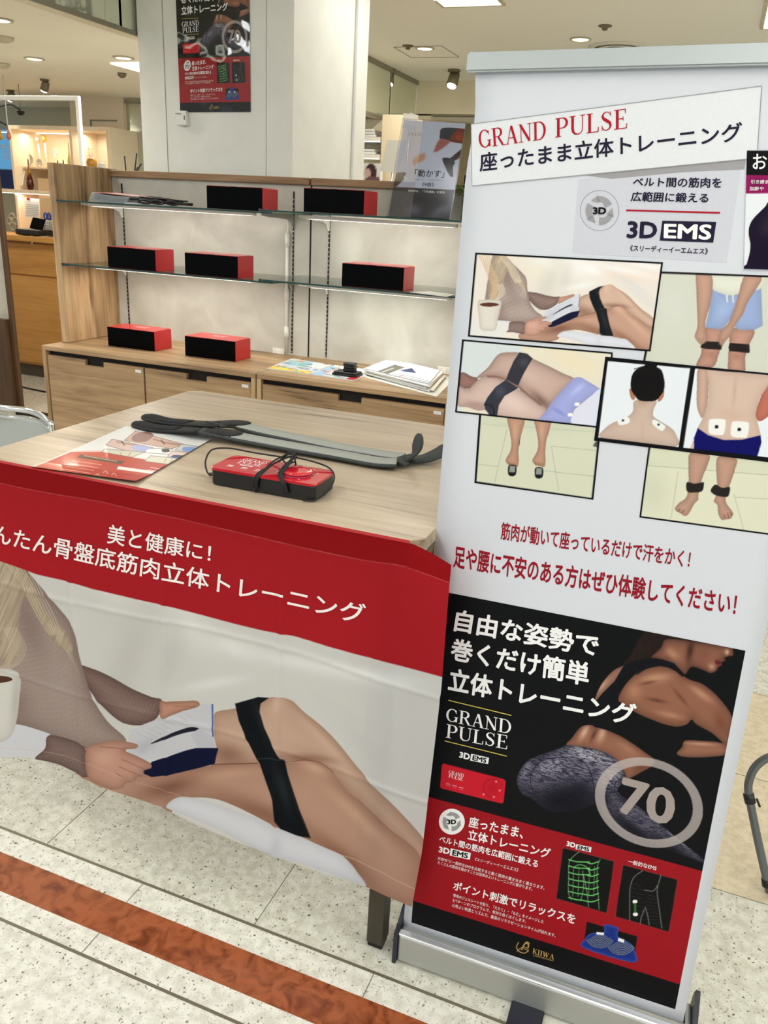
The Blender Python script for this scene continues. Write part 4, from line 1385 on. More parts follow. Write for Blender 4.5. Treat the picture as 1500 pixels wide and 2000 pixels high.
def spotlight(x, y, z, label, tilt=(0.5, 0.0), w=None, on=True, k=1.0):
    t = thing('ceiling_spotlight', label, 'spotlight', (x, y, z), group=None)
    MB().lathe((x, y, 0), [(.055 * k, z), (.055 * k, z - .018 * k), (.03 * k, z - .022 * k)], 20).build('ceiling_plate', M['spotbody'], t)
    T = Matrix.Translation((x, y, z - .075 * k)) @ Matrix.Rotation(tilt[0], 4, 'X') @ Matrix.Rotation(tilt[1], 4, 'Y') @ Matrix.Scale(k, 4)
    MB().lathe(None, [(.02, .06), (.045, .05), (.05, -.05), (.044, -.055)], 20, T=T).build('lamp_head', M['spotbody'], t)
    MB().lathe(None, [(.043, -.05), (.036, -.07), (.012, -.08)], 20, T=T).build('bulb', M['lamp'] if on else M['white'], t)
    if on:
        d = T.to_3x3() @ Vector((0, 0, -1))
        lamp_light(t, 'SPOT', SPOT_W if w is None else w, .05, (d.x * .1, d.y * .1, -.075 + d.z * .1), rot=(tilt[0], tilt[1], 0), color=(1, .93, .82), angle=1.5)
    return t


troffer(-1.63, 4.80, 'rectangular louvred ceiling light, the nearest one in view above the standing acrylic poster', group=None, w=1.5)
troffer(0.21, 5.60, 'bright ceiling light just touching the right edge above the banner', group=None, w=8)
for x, y in ((-1.63, 0.95), (0.30, 1.25), (2.0, 3.6), (-3.75, 1.7), (-1.63, -1.1), (0.30, -0.9), (2.0, 0.7), (-1.63, -3.0), (0.21, -2.8), (2.0, -2.2), (-3.6, -1.2)):  # unseen troffers added to light the foreground; the leftmost serves column and poster
    troffer(x, y, 'unseen ceiling light added over the aisle to brighten the view', w=8.5 if abs(y - 1.1) < .3 else (20 if x < -3.7 else 11.5))
for x, y in ((2.2, 6.6), (4.2, 7.2), (4.2, 4.8), (4.2, 2.2), (4.2, -.4), (6.0, 5.8), (6, 3)):  # unseen troffers added to brighten the ceiling and the back of the hall
    troffer(x, y, 'unseen ceiling light added beyond the right picture edge to brighten the hall', w=20, group='added unseen troffers right of the picture')

# ============================================================ ROOM
def rect(name, x0, x1, y0, y1, z, mat, th=0.02, kind='structure'):
    return MB().box(x0, x1, y0, y1, z - th, z).build(name, mat, kind=kind)


YB0, YB1, YB2, YB3 = 1.032, 1.094, 1.190, 1.256
rect('floor', -9, 7, -5, YB0, 0, M['terr_near'])
rect('floor', -9, 7, YB0, YB1, 0, M['terr_near'])
rect('trim_1', -9, 7, YB1, YB2, 0, M['marble'])
rect('floor', -9, 7, YB2, YB3, 0, M['terr_near'])
rect('floor', -9, 7, YB3, 1.84, 0, M['terr_mid'])
rect('floor', -9, 7, 1.84, 2.905, 0, M['beige'])
rect('floor', -9, 7, 2.905, 12, 0, M['terr_mid'])
b = MB()
b.box(-9, 7, YB0 - .0035, YB0 + .0035, 0, .0008).box(-9, 7, YB3 - .0035, YB3 + .0035, 0, .0008)
struct('trim_2', b, M['metalstrip'])
b = MB()
for k in range(-12, 12):
    x = -.737 + .617 * k
    b.box(x - .001, x + .001, YB3 + .004, 1.84, 0, .0006)
    b.box(x - .001, x + .001, 2.905, 8, 0, .0006)
    b.box(x + .305, x + .307, YB0 + .004, YB1, 0, .0006).box(x + .305, x + .307, YB2, YB3 - .004, 0, .0006)
    b.box(x + .1, x + .102, 1.84, 2.905, 0, .0006)
for y in (1.84, 2.37, 2.905, 3.43, 4.03, 4.63, 5.23, 5.83):
    b.box(-9, 7, y - .001, y + .001, 0, .0006)
struct('trim_3', b, M['joint'])

rect('ceiling', -2.96, 8, -5, 8.3, 2.86, M['ceiling'], .06)
rect('ceiling', -9.5, -2.96, 3.0, 9.5, 2.46, M['ceil_low'], .06)
rect('ceiling', -9.5, -2.96, -5, 3.0, 2.86, M['ceiling'], .06)
MB().box(-9.5, -2.96, 2.96, 3.0, 2.372, 2.8).build('wall_bulkhead_front', M['wall_cream'], kind='structure')
# mirror-clad bulkhead between the two ceiling heights
MB().box(-3.04, -2.965, 3.0, 8.2, 2.372, 2.80).build('wall_bulkhead', M['wall_cream'], kind='structure')
b = MB()
for y0 in np.arange(3.04, 8.15, .74):
    b.box(-2.965, -2.958, y0 + .006, min(y0 + .764, 8.19), 2.392, 2.765)
struct('trim_4', b, M['mirror'])
b = MB()
b.box(-2.965, -2.945, 3.0, 8.2, 2.765, 2.80).box(-2.965, -2.95, 3.0, 8.2, 2.372, 2.392)
struct('trim_5', b, M['greytrim'])
# back wall of the right-hand part
MB().box(-2.96, 3.5, 8.2, 8.3, 2.515, 2.80).build('wall_back', M['wall_cream'], kind='structure')
MB().box(-2.96, 3.5, 8.2, 8.3, 2.50, 2.515).build('trim_6', M['greytrim'], kind='structure')
MB().box(-4.6, 3.5, 8.9, 9.0, 0, 2.51).build('wall_back_lower', M['wall_olive'], kind='structure')
MB().box(-2.98, -2.80, 8.2, 8.9, 0, 2.51).build('wall_nook', M['wall_cream'], kind='structure')
rect('ceiling', -2.96, 3.5, 8.3, 9, 2.57, M['ceiling'], .06)
MB().box(7.0, 7.1, -5, 9, 0, 2.8).build('wall_right', M['wall_cream'], kind='structure')
MB().box(3.5, 7.0, 8.2, 8.3, 0, 2.8).build('wall_back_right', M['wall_cream'], kind='structure')

# ceiling fittings of the high ceiling
downlight(*at_z((830, 94), 2.8)[:2], 2.8, 'round downlight beside the ceiling hatch', group=None)
downlight(*at_z((1134, 76), 2.8)[:2], 2.8, 'round downlight just left of the round air vent', group=None)
for q, lb in (((797, 89), 'small ceiling sensor left of the downlight by the hatch'), ((1182, 50), 'small ceiling sprinkler above the round air vent')):
    P = at_z(q, 2.8)
    MB().lathe((P[0], P[1], 0), [(.045, 2.8), (.042, 2.794), (.02, 2.79), (.018, 2.775), (.008, 2.772)], 16).build('ceiling_sensor', M['spotbody'], label=lb, cat='ceiling sensor')
P = at_z((1206, 92), 2.8)
t = thing('air_vent', 'round white air vent in the ceiling behind the banner top bar', 'air vent', (P[0], P[1], 2.8))
b = MB()
b.lathe((P[0], P[1], 0), [(.21, 2.8), (.205, 2.79), (.17, 2.785), (.165, 2.79), (.165, 2.8)], 36)
b.build('outer_ring', M['offwhite'], t)
for r in (.135, .10, .065):
    MB().lathe((P[0], P[1], 0), [(r + .012, 2.785), (r + .01, 2.782), (r - .012, 2.79), (r - .014, 2.795)], 32).build('louvre_ring', M['offwhite'], t)
MB().lathe((P[0], P[1], 0), [(.16, 2.7995), (.155, 2.797)], 32).build('dark_core', M['black'], t)
c = [at_z(q, 2.8) for q in ((769, 92), (862, 89), (896, 111), (803, 112))]
b = MB()
for i in range(4):
    p, q = c[i], c[(i + 1) % 4]
    b.tube([(p[0], p[1], 2.7995), (q[0], q[1], 2.7995)], .003, 6)
b.build('ceiling_hatch', M['greytrim'], label='square access hatch outline in the ceiling next to a downlight', cat='ceiling hatch')
P = at_z((887, 136), 2.8)
spotlight(P[0], P[1], 2.8, 'lit ceiling spotlight just left of the banner top corner', tilt=(-.35, 0.1))
P = at_z((760, 134), 2.8)
spotlight(P[0], P[1], 2.8, 'lit ceiling spotlight close to the mirror bulkhead', tilt=(-.3, -.1))

# low warm ceiling on the left
P = at_z((67, 114), 2.4)
downlight(P[0], P[1], 2.4, 'downlight in the low warm ceiling, left of the two', w=6, group=None, r=.05)
P = at_z((241, 112), 2.4)
downlight(P[0], P[1], 2.4, 'downlight in the low warm ceiling, next to the column', w=6, group=None, r=.05)
P = at_z((0, 38), 2.4)
downlight(P[0], P[1], 2.4, 'downlight at the left picture edge, the nearest in the low ceiling', w=6, group=None, r=.05)
for x, y in ((-4.6, 3.4), (-6.2, 4.9), (-7.2, 3.4)):
    downlight(x, y, 2.4, 'downlight of the low warm ceiling outside the picture', w=7, r=.05)
P = at_z((87, 155), 2.4)
spotlight(P[0], P[1], 2.4, 'grey ceiling spotlight in the low warm ceiling, right of the two', tilt=(.1, .5), w=3, k=.6)
P = at_z((20, 176), 2.4)
spotlight(P[0], P[1], 2.4, 'grey ceiling spotlight near the left picture edge', tilt=(.1, .6), w=3, k=.6)
for q, lb, r in (((5, 72), 'round smoke detector on the low ceiling at the left edge', .06), ((4, 124), 'flat round ceiling plate at the left edge', .05), ((238, 143), 'small dark ceiling sensor beside the column', .03)):
    P = at_z(q, 2.4)
    MB().lathe((P[0], P[1], 0), [(r, 2.4), (r * .96, 2.385), (r * .6, 2.375), (r * .3, 2.37)], 20).build('smoke_detector' if r > .04 else 'ceiling_sensor', M['lampring'] if r > .04 else M['spotbody'], label=lb, cat='ceiling sensor')
P = at_z((262, 131), 2.4)
t = thing('ceiling_light', 'bright square light panel in the low ceiling, half hidden by the column', 'ceiling light', (P[0] + .2, P[1] - .02, 2.4))
MB().box(P[0] - .06, P[0] + .46, P[1] - .16, P[1] + .14, 2.392, 2.3995).build('diffuser', M['lamp'], t)
lamp_light(t, 'AREA', 10, .4, (0, 0, -.03), size_y=.3)

# left background walls
MB().box(-5.52, -4.95, 6.32, 6.8, 0, 2.4).build('wall_pillar', M['wall_warm'], kind='structure')
b = MB()
b.box(-5.3, -5.02, 6.312, 6.32, 2.215, 2.225).box(-5.305, -5.295, 6.312, 6.32, 1.9, 2.225)
struct('trim_7', b, M['greytrim'])
MB().box(-9.5, -5.4, 7.0, 7.1, 0, 2.4).build('wall_back_left', M['mirror_dull'], kind='structure')
MB().box(-9.5, -9.4, 2, 7.1, 0, 2.4).build('wall_left', M['wall_warm'], kind='structure')
MB().box(-4.86, -2.9, 7.6, 7.7, 0, 2.4).build('wall_passage', M['wall_cream'], kind='structure')
b = MB()
p0, p1 = at_y((232, 186), 6.3), at_y((273, 260), 6.3)
b.box(p0[0], -3.9, 6.36, 6.40, 1.5, 2.36)
struct('window_1', b, M['mirror_dull'])
b = MB()
b.box(p0[0] - .015, p0[0], 6.34, 6.40, 1.5, 2.38).box(p0[0] - .015, -3.9, 6.34, 6.40, 2.36, 2.38)
struct('trim_8', b, M['greytrim'])

# column
cx0, cx1, cy0, cy1 = -2.944, -2.047, 3.9, 4.82
MB().box(cx0, cx1, cy0, cy1, 0, 2.8, bev=.006).build('wall_column', M['column'], kind='structure')
b = MB()
xs = at_y((322, 150), 3.9)[0]
b.box(xs - .0015, xs + .0015, 3.8985, 3.9, 0, 2.8)
xs = at_y((520, 150), 3.9)[0]
b.box(xs - .001, xs + .001, 3.8988, 3.9, 0, 2.8)
struct('trim_9', b, M['greytrim'])
b = MB()
ys = at_x((690, 150), cx1)[1]
b.box(cx1, cx1 + .02, ys, ys + .06, 0, 2.8, bev=.004)
b.box(xs - .001, xs, 3.899, 3.9, 0, .01)
struct('trim_10', b, M['white'])

# ============================================================ BANNER STAND
def rm(y, l, r):
    cy, sy, cl, sl, cr, sr = math.cos(y), math.sin(y), math.cos(-l), math.sin(-l), math.cos(r), math.sin(r)
    return np.array([[cy, -sy, 0], [sy, cy, 0], [0, 0, 1]]) @ np.array([[1, 0, 0], [0, cl, -sl], [0, sl, cl]]) @ np.array([[cr, 0, sr], [0, 1, 0], [-sr, 0, cr]])


BM = rm(math.radians(.35372), math.radians(3.93789), math.radians(-.95638))
BO = np.array([-.395244, 1.33167, .085])


def bsurf(u, v, h):
    u = np.asarray(u, float)
    v = np.asarray(v, float)
    return BO + u[:, None] * BM[:, 0] + v[:, None] * BM[:, 2] - np.asarray(h) * BM[:, 1]


def buv(q):
    d = ray(q)
    k = ((BO - CAM) @ BM[:, 1]) / (d @ BM[:, 1])
    P = CAM + k * d - BO
    return (P @ BM[:, 0], P @ BM[:, 2])


def bq(pts, ox, oy, s):
    return [buv((ox + x / s, oy + y / s)) for x, y in pts]


def on_film(c):
    """keep a print inside the right margin of the film, sliding its right corners along its own edges"""
    tl, tr, br, bl = c
    out = []
    for a, b_ in ((tl, tr), (bl, br)):
        k = min(1.0, (.590 - a[0]) / (b_[0] - a[0]))
        out.append((a[0] + (b_[0] - a[0]) * k, a[1] + (b_[1] - a[1]) * k))
    return [tl, out[0], out[1], bl]


rot = Matrix([list(r) for r in BM]).to_euler()
stand = thing('banner_stand', 'tall white roll-up banner with knee belt photos and red lettering beside the table', 'roll-up banner', BO, rot=rot)
# film
def film_xyz():
    nu, nv = 13, 60
    s, t = np.meshgrid(np.linspace(0, 1, nu), np.linspace(0, 1, nv))
    s = s.ravel()
    t = t.ravel()
    v = -.01 + t * 1.748
    shr = .008 * np.exp(-((v - 1.66) / .06) ** 2)
    u = shr + s * (.6 - 2 * shr)
    return bsurf(u, v, 0.0), nu, nv


X, nu, nv = film_xyz()
film = grid_mesh('banner_film', X, nu, nv, None, M['banner'], stand)
sol = film.modifiers.new('thickness', 'SOLIDIFY')
sol.thickness = .0006
sol.offset = -1


# base casing, feet, top bar, pole
yaw = math.radians(.9)
BT = Matrix.Translation((-.40, 1.302, 0)) @ Matrix.Rotation(yaw, 4, 'Z')
b = MB()
b.box(.004, .622, 0, .085, .004, .079, bev=.006, mat=BT, seg=3)
cas = b.build('casing', M['alu'], stand)
b = MB()
b.box(.004, .622, -.001, .016, .0785, .0855, bev=.003, mat=BT, seg=3)
b.build('casing_lip', M['alu_bright'], stand)
MB().box(.02, .61, .03, .055, .0785, .081, mat=BT).build('film_slot', M['darkslot'], stand)
for x0 in (-.006, .622):
    b = MB()
    prof = [(-.006, 0), (.10, 0), (.10, .05), (.09, .105), (.075, .128), (.06, .118), (.02, .09), (-.004, .082)]
    b.prism(prof, 0, x0, x0 + .01, bev=.002)
    b.bm.transform(BT)
    b.build('end_cap', M['navycap'], stand)
P = at_z((1030, 1975), 0)
for px_, ln in ((P[0], .17), (-.18 + .0, 0)):
    if ln:
        MB().box(px_ - .035, px_ + .035, 1.302 - .10, 1.302 + .12, .001, .012, bev=.003).build('swivel_foot', M['navycap'], stand)
b = MB()
c8 = [bsurf(np.array([u]), np.array([v]), h)[0] for u in (-.012, .612) for v, h in ((1.727, .011), (1.757, .009), (1.757, -.013), (1.727, -.015))]
vs = [b.bm.verts.new(p) for p in c8]
for f in ((0, 1, 2, 3), (7, 6, 5, 4), (0, 4, 5, 1), (1, 5, 6, 2), (2, 6, 7, 3), (3, 7, 4, 0)):
    b._face([vs[i] for i in f])
bmesh.ops.bevel(b.bm, geom=list(b.bm.edges), offset=.003, segments=2, affect='EDGES')
b.build('top_bar', M['barsilver'], stand)
b = MB()
b.tube([bsurf(np.array([.3]), np.array([v]), -.03)[0] for v in (-.02, .6, 1.2, 1.735)], .008, 12)
b.build('support_pole', M['alu'], stand)

H1, H2, H3, H4 = .0004, .0008, .0012, .0016
SB = 1.0
c6 = lambda pts: bq(pts, 880, 130, 4.16667)
c6a = lambda pts: bq(pts, 880, 60, 2.41935)
c3b = lambda pts: bq(pts, 1120, 340, 5.0)
c8_ = lambda pts: bq(pts, 840, 1000, 2.27273)
s1_ = lambda pts: bq(pts, 800, 1420, 2.41935)
c8c = lambda pts: bq(pts, 1380, 280, 7.69231)

# title card and texts on the film
flat_poly('title_shadow', c6a([(640, 684), (1395, 607), (1388, 655), (1100, 668), (760, 700)]), bsurf, H1, M['grey_ink'], film)
flat_poly('pale_panel', c6a([(604, 702), (1375, 640), (1305, 1096), (575, 1050)]), bsurf, H1 * .6, M['pale_ink'], film)
box_q = [(98, 442), (1470, 262), (1448, 602), (102, 733)]
flat_poly('title_card', c6a(box_q), bsurf, H2, M['card_white'], film)
flat_poly('title_outline', [line_poly(*c6a([box_q[i], box_q[(i + 1) % 4]]), .0011) for i in range(4)], bsurf, H3, M['grey_ink'], film)
serif_letters('GRAND', c6([(224, 520), (776, 440), (776, 592), (236, 668)]), bsurf, H3, M['red_ink'], film)
serif_letters('PULSE', c6([(853, 424), (1438, 341), (1438, 503), (853, 580)]), bsurf, H3, M['red_ink'], film)
letters('座ったまま立体トレーニング', c6a([(138, 578), (1378, 430), (1380, 520), (138, 668)]), bsurf, H3, M['navy_ink'], film, .018)
letters('ベルト間の筋肉を', c3b([(588, 30), (1450, 34), (1445, 138), (578, 122)]), bsurf, H2, M['navy_ink'], film, .022)
letters('広範囲に鍛える', c3b([(572, 170), (1322, 186), (1316, 282), (556, 268)]), bsurf, H2, M['navy_ink'], film, .022)
flat_poly('red_rule', line_poly(*c3b([(515, 354), (1432, 379)]), .0026), bsurf, H2, M['red_ink'], film)
letters('3D', c3b([(530, 458), (824, 466), (812, 632), (518, 628)]), bsurf, H2, M['navy_ink'], film, .035)
flat_poly('logo_box', c3b([(868, 455), (1395, 468), (1365, 670), (842, 650)]), bsurf, H2, M['navy_ink'], film)
letters('EMS', c3b([(886, 484), (1356, 492), (1342, 645), (880, 628)]), bsurf, H3, M['white_ink'], film, .03)
letters('《スリーディーイーエムエス》', c3b([(556, 692), (1316, 722), (1310, 788), (552, 752)]), bsurf, H2, M['navy_ink'], film, .02)


def logo3d(cf, c, r, parent, hh, ring=True, skew=0.0, disc=False):
    """three grey chasing arrows with 3D in the middle"""
    if disc:
        flat_poly('logo_disc', cf([(c[0] + r * math.cos(a / 36 * 6.28318), c[1] + r * math.sin(a / 36 * 6.28318)) for a in range(36)]), bsurf, hh, M['white_ink'], parent)
    if ring:
        flat_poly('logo_ring', [cf(q) for q in ring_poly(c, r, r * 1.04, r * .012, 60)], bsurf, hh + .0002, M['black_ink'], parent)
    P = []
    k = r / 190.0
    for j in range(3):
        a0 = j * 120 - 100
        o, i_ = [], []
        for n in range(9):
            a = math.radians(a0 + n * 9)
            o.append((c[0] + 136 * k * math.cos(a), c[1] + 140 * k * math.sin(a)))
            w = 44 + 4 * n
            i_.append((c[0] + (136 - w) * k * math.cos(a), c[1] + (140 - w) * k * math.sin(a)))
        for n in range(8):
            P.append(cf([o[n], o[n + 1], i_[n + 1], i_[n]]))
        a = math.radians(a0)
        ah = math.radians(a0 - 32)
        P.append(cf([(c[0] + 152 * k * math.cos(a + .1), c[1] + 152 * k * math.sin(a + .1)), (c[0] + 76 * k * math.cos(a + .1), c[1] + 76 * k * math.sin(a + .1)), (c[0] + 128 * k * math.cos(ah), c[1] + 128 * k * math.sin(ah))]))
    flat_poly('logo_arrows', P, bsurf, hh + .0002, M['grey_ink'], parent)
    letters('3D', cf([(c[0] - 66 * k, c[1] - 34 * k), (c[0] + 66 * k, c[1] - 34 * k), (c[0] + 64 * k, c[1] + 38 * k), (c[0] - 68 * k, c[1] + 38 * k)]), bsurf, hh + .0005, M['black_ink'], parent, .05)


logo3d(c3b, (256, 357), 190, film, H2)

# red slogans
letters('筋肉が動いて座っているだけで汗をかく！', c8_([(318, 42), (1160, 172), (1150, 250), (312, 122)]), bsurf, H1, M['red_ink2'], film, .02)
letters('足や腰に不安のある方はぜひ体験してください！', c8_([(110, 146), (1366, 362), (1354, 462), (102, 246)]), bsurf, H1, M['red_ink2'], film, .024)

# photographs printed on the film
PM = printed('printed_film', 0.5)
st = .0012
print_quad('photo_print', on_film(bq([(590, -2), (2085, 58), (2010, 910), (445, 800)], 1150, 530, 4.2857)), bsurf, paint_knees, st, PM, film, H1)
print_quad('photo_print', on_film(bq([(262, 590), (1352, 700), (1268, 1482), (212, 1334)], 880, 650, 4.5455)), bsurf, paint_feet, st, PM, film, H1)
print_quad('photo_print', on_film(bq([(215, 20), (1910, 240), (1766, 1116), (104, 892)], 1230, 850, 5.5556)), bsurf, paint_ankles, st, PM, film, H1)
print_quad('photo_print', on_film(bq([(104, 49), (1446, 118), (1356, 756), (51, 649)], 900, 480, 3.6585)), bsurf, paint_reading_small, st, PM, film, H2)
print_quad('photo_print', on_film(bq([(103, 58), (1441, 174), (1386, 852), (41, 706)], 880, 650, 4.5455)), bsurf, paint_thighs, st, PM, film, H2)
print_quad('photo_print', on_film(bq([(139, 714), (1650, 868), (1538, 1600), (44, 1416)], 1150, 530, 4.2857)), bsurf, paint_nape, st, PM, film, H3)
print_quad('photo_print', on_film(bq([(607, 102), (1500, 106), (1180, 1915), (560, 1895)], 1380, 280, 7.6923)), bsurf, paint_card, st, PM, film, H4)
letters('お', c8c([(695, 160), (910, 160), (900, 392), (690, 392)]), bsurf, H4 + .0004, M['white_ink'], film, .01)
letters('引き締ま', c8c([(668, 548), (935, 552), (925, 612), (662, 612)]), bsurf, H4 + .0004, M['white_ink'], film, .01)
letters('加齢や', c8c([(648, 648), (862, 652), (852, 712), (642, 712)]), bsurf, H4 + .0004, M['white_ink'], film, .01)

# the dark poster design (used on the banner and, laminated, on the column)
GM = printed('printed_poster_film', 0.42)
cs = [(.014, .812), (.5765, .812), (.582, .016), (.016, .010)]
pst = print_quad('poster_print', [(.010, .8095), (.5755, .8095), (.581, .0175), (.0185, .0105)], bsurf, paint_poster, .0013, GM, film, H1)
W_ = M['white_ink']
for body, q, bo, fn in (
        ('自由な姿勢で', [(120, 430), (754, 545), (744, 645), (104, 528)], .026, c8_),
        ('巻くだけ簡単', [(100, 556), (712, 668), (702, 775), (88, 655)], .026, c8_),
        ('立体トレーニング', [(90, 688), (920, 852), (906, 950), (78, 792)], .026, c8_),
        ('座ったまま、', [(284, 420), (545, 474), (534, 528), (278, 470)], .02, s1_),
        ('立体トレーニング', [(280, 480), (670, 574), (662, 622), (274, 530)], .02, s1_),
        ('ベルト間の筋肉を広範囲に鍛える', [(145, 510), (610, 628), (605, 665), (139, 542)], .02, s1_),
        ('《スリーディーイーエムエス》', [(312, 615), (516, 666), (512, 684), (308, 630)], .0, s1_),
        ('3DEMS°と一般的なEMSを比較すると動く筋肉の量が大きく異なります。', [(136, 610), (640, 752), (636, 769), (132, 625)], .0, s1_),
        ('たくさんの筋肉を動かすことは効率のよいトレーニングに繋がります。', [(135, 630), (583, 757), (579, 773), (132, 646)], .0, s1_),
        ('ポイント刺激でリラックスを', [(212, 726), (787, 884), (780, 932), (204, 768)], .02, s1_),
        ('専用のジェルシートを貼り、「たたく」・「もむ」をイメージした', [(208, 785), (636, 912), (632, 928), (205, 801)], .0, s1_),
        ('2パターンのプログラムで、気持ち良くほぐします。', [(205, 808), (553, 910), (549, 926), (203, 824)], .0, s1_),
        ('心地よい刺激とリズムで、最高のリラクゼーションタイムが訪れます。', [(203, 831), (693, 977), (689, 993), (200, 848)], .0, s1_),
        ('一般的なEMS', [(1035, 622), (1169, 655), (1165, 678), (1031, 643)], .01, s1_)):
    letters(body, fn(q), bsurf, H2, W_, pst, bo, res=2)
serif_letters('GRAND', c8_([(75, 868), (362, 924), (358, 985), (70, 926)]), bsurf, H2, W_, pst)
serif_letters('PULSE', c8_([(75, 940), (348, 992), (342, 1053), (70, 1000)]), bsurf, H2, W_, pst)
for q_ in ([(82, 835), (361, 902)], [(65, 1015), (341, 1083)]):
    flat_poly('gold_rule', line_poly(*c8_(q_), .0018), bsurf, H2, M['yellow_ink'], pst)
for q3, qb in ((c8_([(132, 1062), (179, 1072), (175, 1101), (129, 1089)]), c8_([(183, 1072), (262, 1090), (258, 1118), (178, 1102)])),
               (s1_([(140, 562), (191, 573), (188, 602), (137, 590)]), s1_([(195, 572), (290, 594), (285, 626), (190, 606)])),
               (s1_([(744, 537), (786, 547), (782, 571), (741, 560)]), s1_([(788, 552), (860, 567), (856, 591), (784, 575)]))):
    letters('3D', q3, bsurf, H2, W_, pst, .04)
    flat_poly('logo_box', qb, bsurf, H2, W_, pst)
    a = np.array(qb)
    cc = a.mean(0)
    letters('EMS', [tuple(cc + (p - cc) * .78) for p in a], bsurf, H3, M['black_ink'], pst, .03)
letters('70', s1_([(1008, 232), (1264, 300), (1244, 472), (978, 402)]), bsurf, H2, M['ring_ink'], pst, .03)
logo3d(s1_, (200, 446), 61, pst, H2, ring=False, disc=True)
serif_letters('GRAND', s1_([(187, 203), (258, 221), (255, 237), (184, 219)]), bsurf, H2, W_, pst)
serif_letters('PULSE', s1_([(187, 222), (254, 239), (251, 254), (184, 237)]), bsurf, H2, W_, pst)
serif_letters('KIIWA', s1_([(584, 1044), (686, 1075), (682, 1098), (580, 1068)]), bsurf, H2, M['gold_ink'], pst)
letters('CORPORATION', s1_([(586, 1074), (680, 1101), (678, 1106), (584, 1080)]), bsurf, H2, M['gold_ink'], pst, 0)

# laminated copy on the column
wp = copy_tree(pst)
wp.name = 'wall_poster'
sc_ = .417 / .5655
wp.scale = (sc_, sc_, sc_)
wp.rotation_euler = (0, 0, 0)
wp.location = (-2.697 - .0145 * sc_, 3.8965, 2.022 - .014 * sc_)
tag(wp, 'glossy laminated dark and red poster stuck on the white column', 'poster')
LM = printed('laminated_print', 0.3, coat=1.0, wav=.5)
wp.data = wp.data.copy()
wp.data.materials.clear()
wp.data.materials.append(LM)
wp.name = 'wall_poster'
P = at_y((360, 231), 3.9)
t = thing('wall_sensor', 'small white plastic sensor box on the column under the poster corner', 'sensor box', (P[0], 3.9, P[2] - .035))
MB().box(P[0] - .03, P[0] + .028, 3.874, 3.9, P[2] - .035, P[2] + .033, bev=.004, seg=2).build('case', M['white'], t)
MB().box(P[0] - .034, P[0] - .002, 3.87, 3.876, P[2] + .016, P[2] + .02).build('slot', M['greytrim'], t)
MB().box(P[0] + .016, P[0] + .021, 3.871, 3.875, P[2] - .01, P[2] + .01).build('button', M['greytrim'], t)

# ============================================================ TABLE
TX0, TX1, TY0, TY1, TZ = -1.50, -.4135, 1.308, 2.19, 1.017
tab = thing('counter_table', 'high oak-look table with square bronze-grey legs behind the printed cloth', 'table', ((TX0 + TX1) / 2, (TY0 + TY1) / 2, 0))


def chamfered(x0, x1, y0, y1, c):
    return [(x0 + c, y0), (x1 - c, y0), (x1, y0 + c), (x1, y1 - c), (x1 - c, y1), (x0 + c, y1), (x0, y1 - c), (x0, y0 + c)]


MB().prism(chamfered(TX0, TX1, TY0, TY1, .03), 2, TZ - .028, TZ, bev=.0015).build('table_top', M['table'], tab)
b = MB()
b.box(TX0 + .05, TX1 - .05, TY0 + .03, TY0 + .06, TZ - .08, TZ - .028).box(TX0 + .05, TX1 - .05, TY1 - .06, TY1 - .03, TZ - .08, TZ - .028)
b.box(TX0 + .03, TX0 + .06, TY0 + .05, TY1 - .05, TZ - .08, TZ - .028).box(TX1 - .06, TX1 - .03, TY0 + .05, TY1 - .05, TZ - .08, TZ - .028)
b.build('apron', M['leg'], tab)
for x in (TX0 + .02, TX1 - .062):
    for y in ((TY0 + .006, TY1 - .05) if x > -1 else (TY0 + .46, TY1 - .05)):
        lg = MB().box(x, x + .04, y, y + .04, .012, TZ - .028, bev=.002).build('leg', M['leg'], tab)
        MB().box(x + .002, x + .038, y + .002, y + .038, 0, .012, bev=.002).build('foot_cap', M['rubber'], lg)

# ============================================================ TABLE CLOTH
CY = 1.3
RE = [(.18, -.366), (.332, -.357), (.55, -.352), (.758, -.347), (.953, -.349), (1.02, -.349)]
BOT = [(-1.53, .196), (-1.42, .222), (-1.323, .229), (-1.199, .211), (-1.002, .223), (-.929, .209), (-.80, .186), (-.701, .183), (-.58, .186), (-.467, .198), (-.365, .192)]


def cloth_wave(x, z):
    k = np.clip((1.0 - z) / .25, 0, 1)
    d = .0022 * np.sin(x * 9 + 1.2) * k + .0016 * np.sin(x * 23 + z * 5) * k
    for cx_, a in ((-1.24, .003), (-.985, .0032), (-.70, .0035), (-.50, -.0015)):
        d = d - a * np.exp(-((x - cx_ - (z - .6) * .02) / .008) ** 2) * k
    for cz_, a in ((.72, .0024), (.47, .0024)):
        d = d - a * np.exp(-((z - cz_ - .012 * np.sin(x * 6)) / .007) ** 2) * k
    d = d - .010 * np.clip((.35 - z) / .2, 0, 1) * (1 + .6 * np.sin(x * 11))
    return d


def csurf(u, v, h):
    u = np.asarray(u, float)
    v = np.asarray(v, float)
    return np.stack([u, CY + cloth_wave(u, v) - np.asarray(h) + 0 * u, v], 1)


def cxz(q):
    P = at_y(q, CY + .002)
    return (P[0], P[2])


def cq(pts, ox=0, oy=880, s=1.66667):
    return [cxz((ox + x / s, oy + y / s)) for x, y in pts]


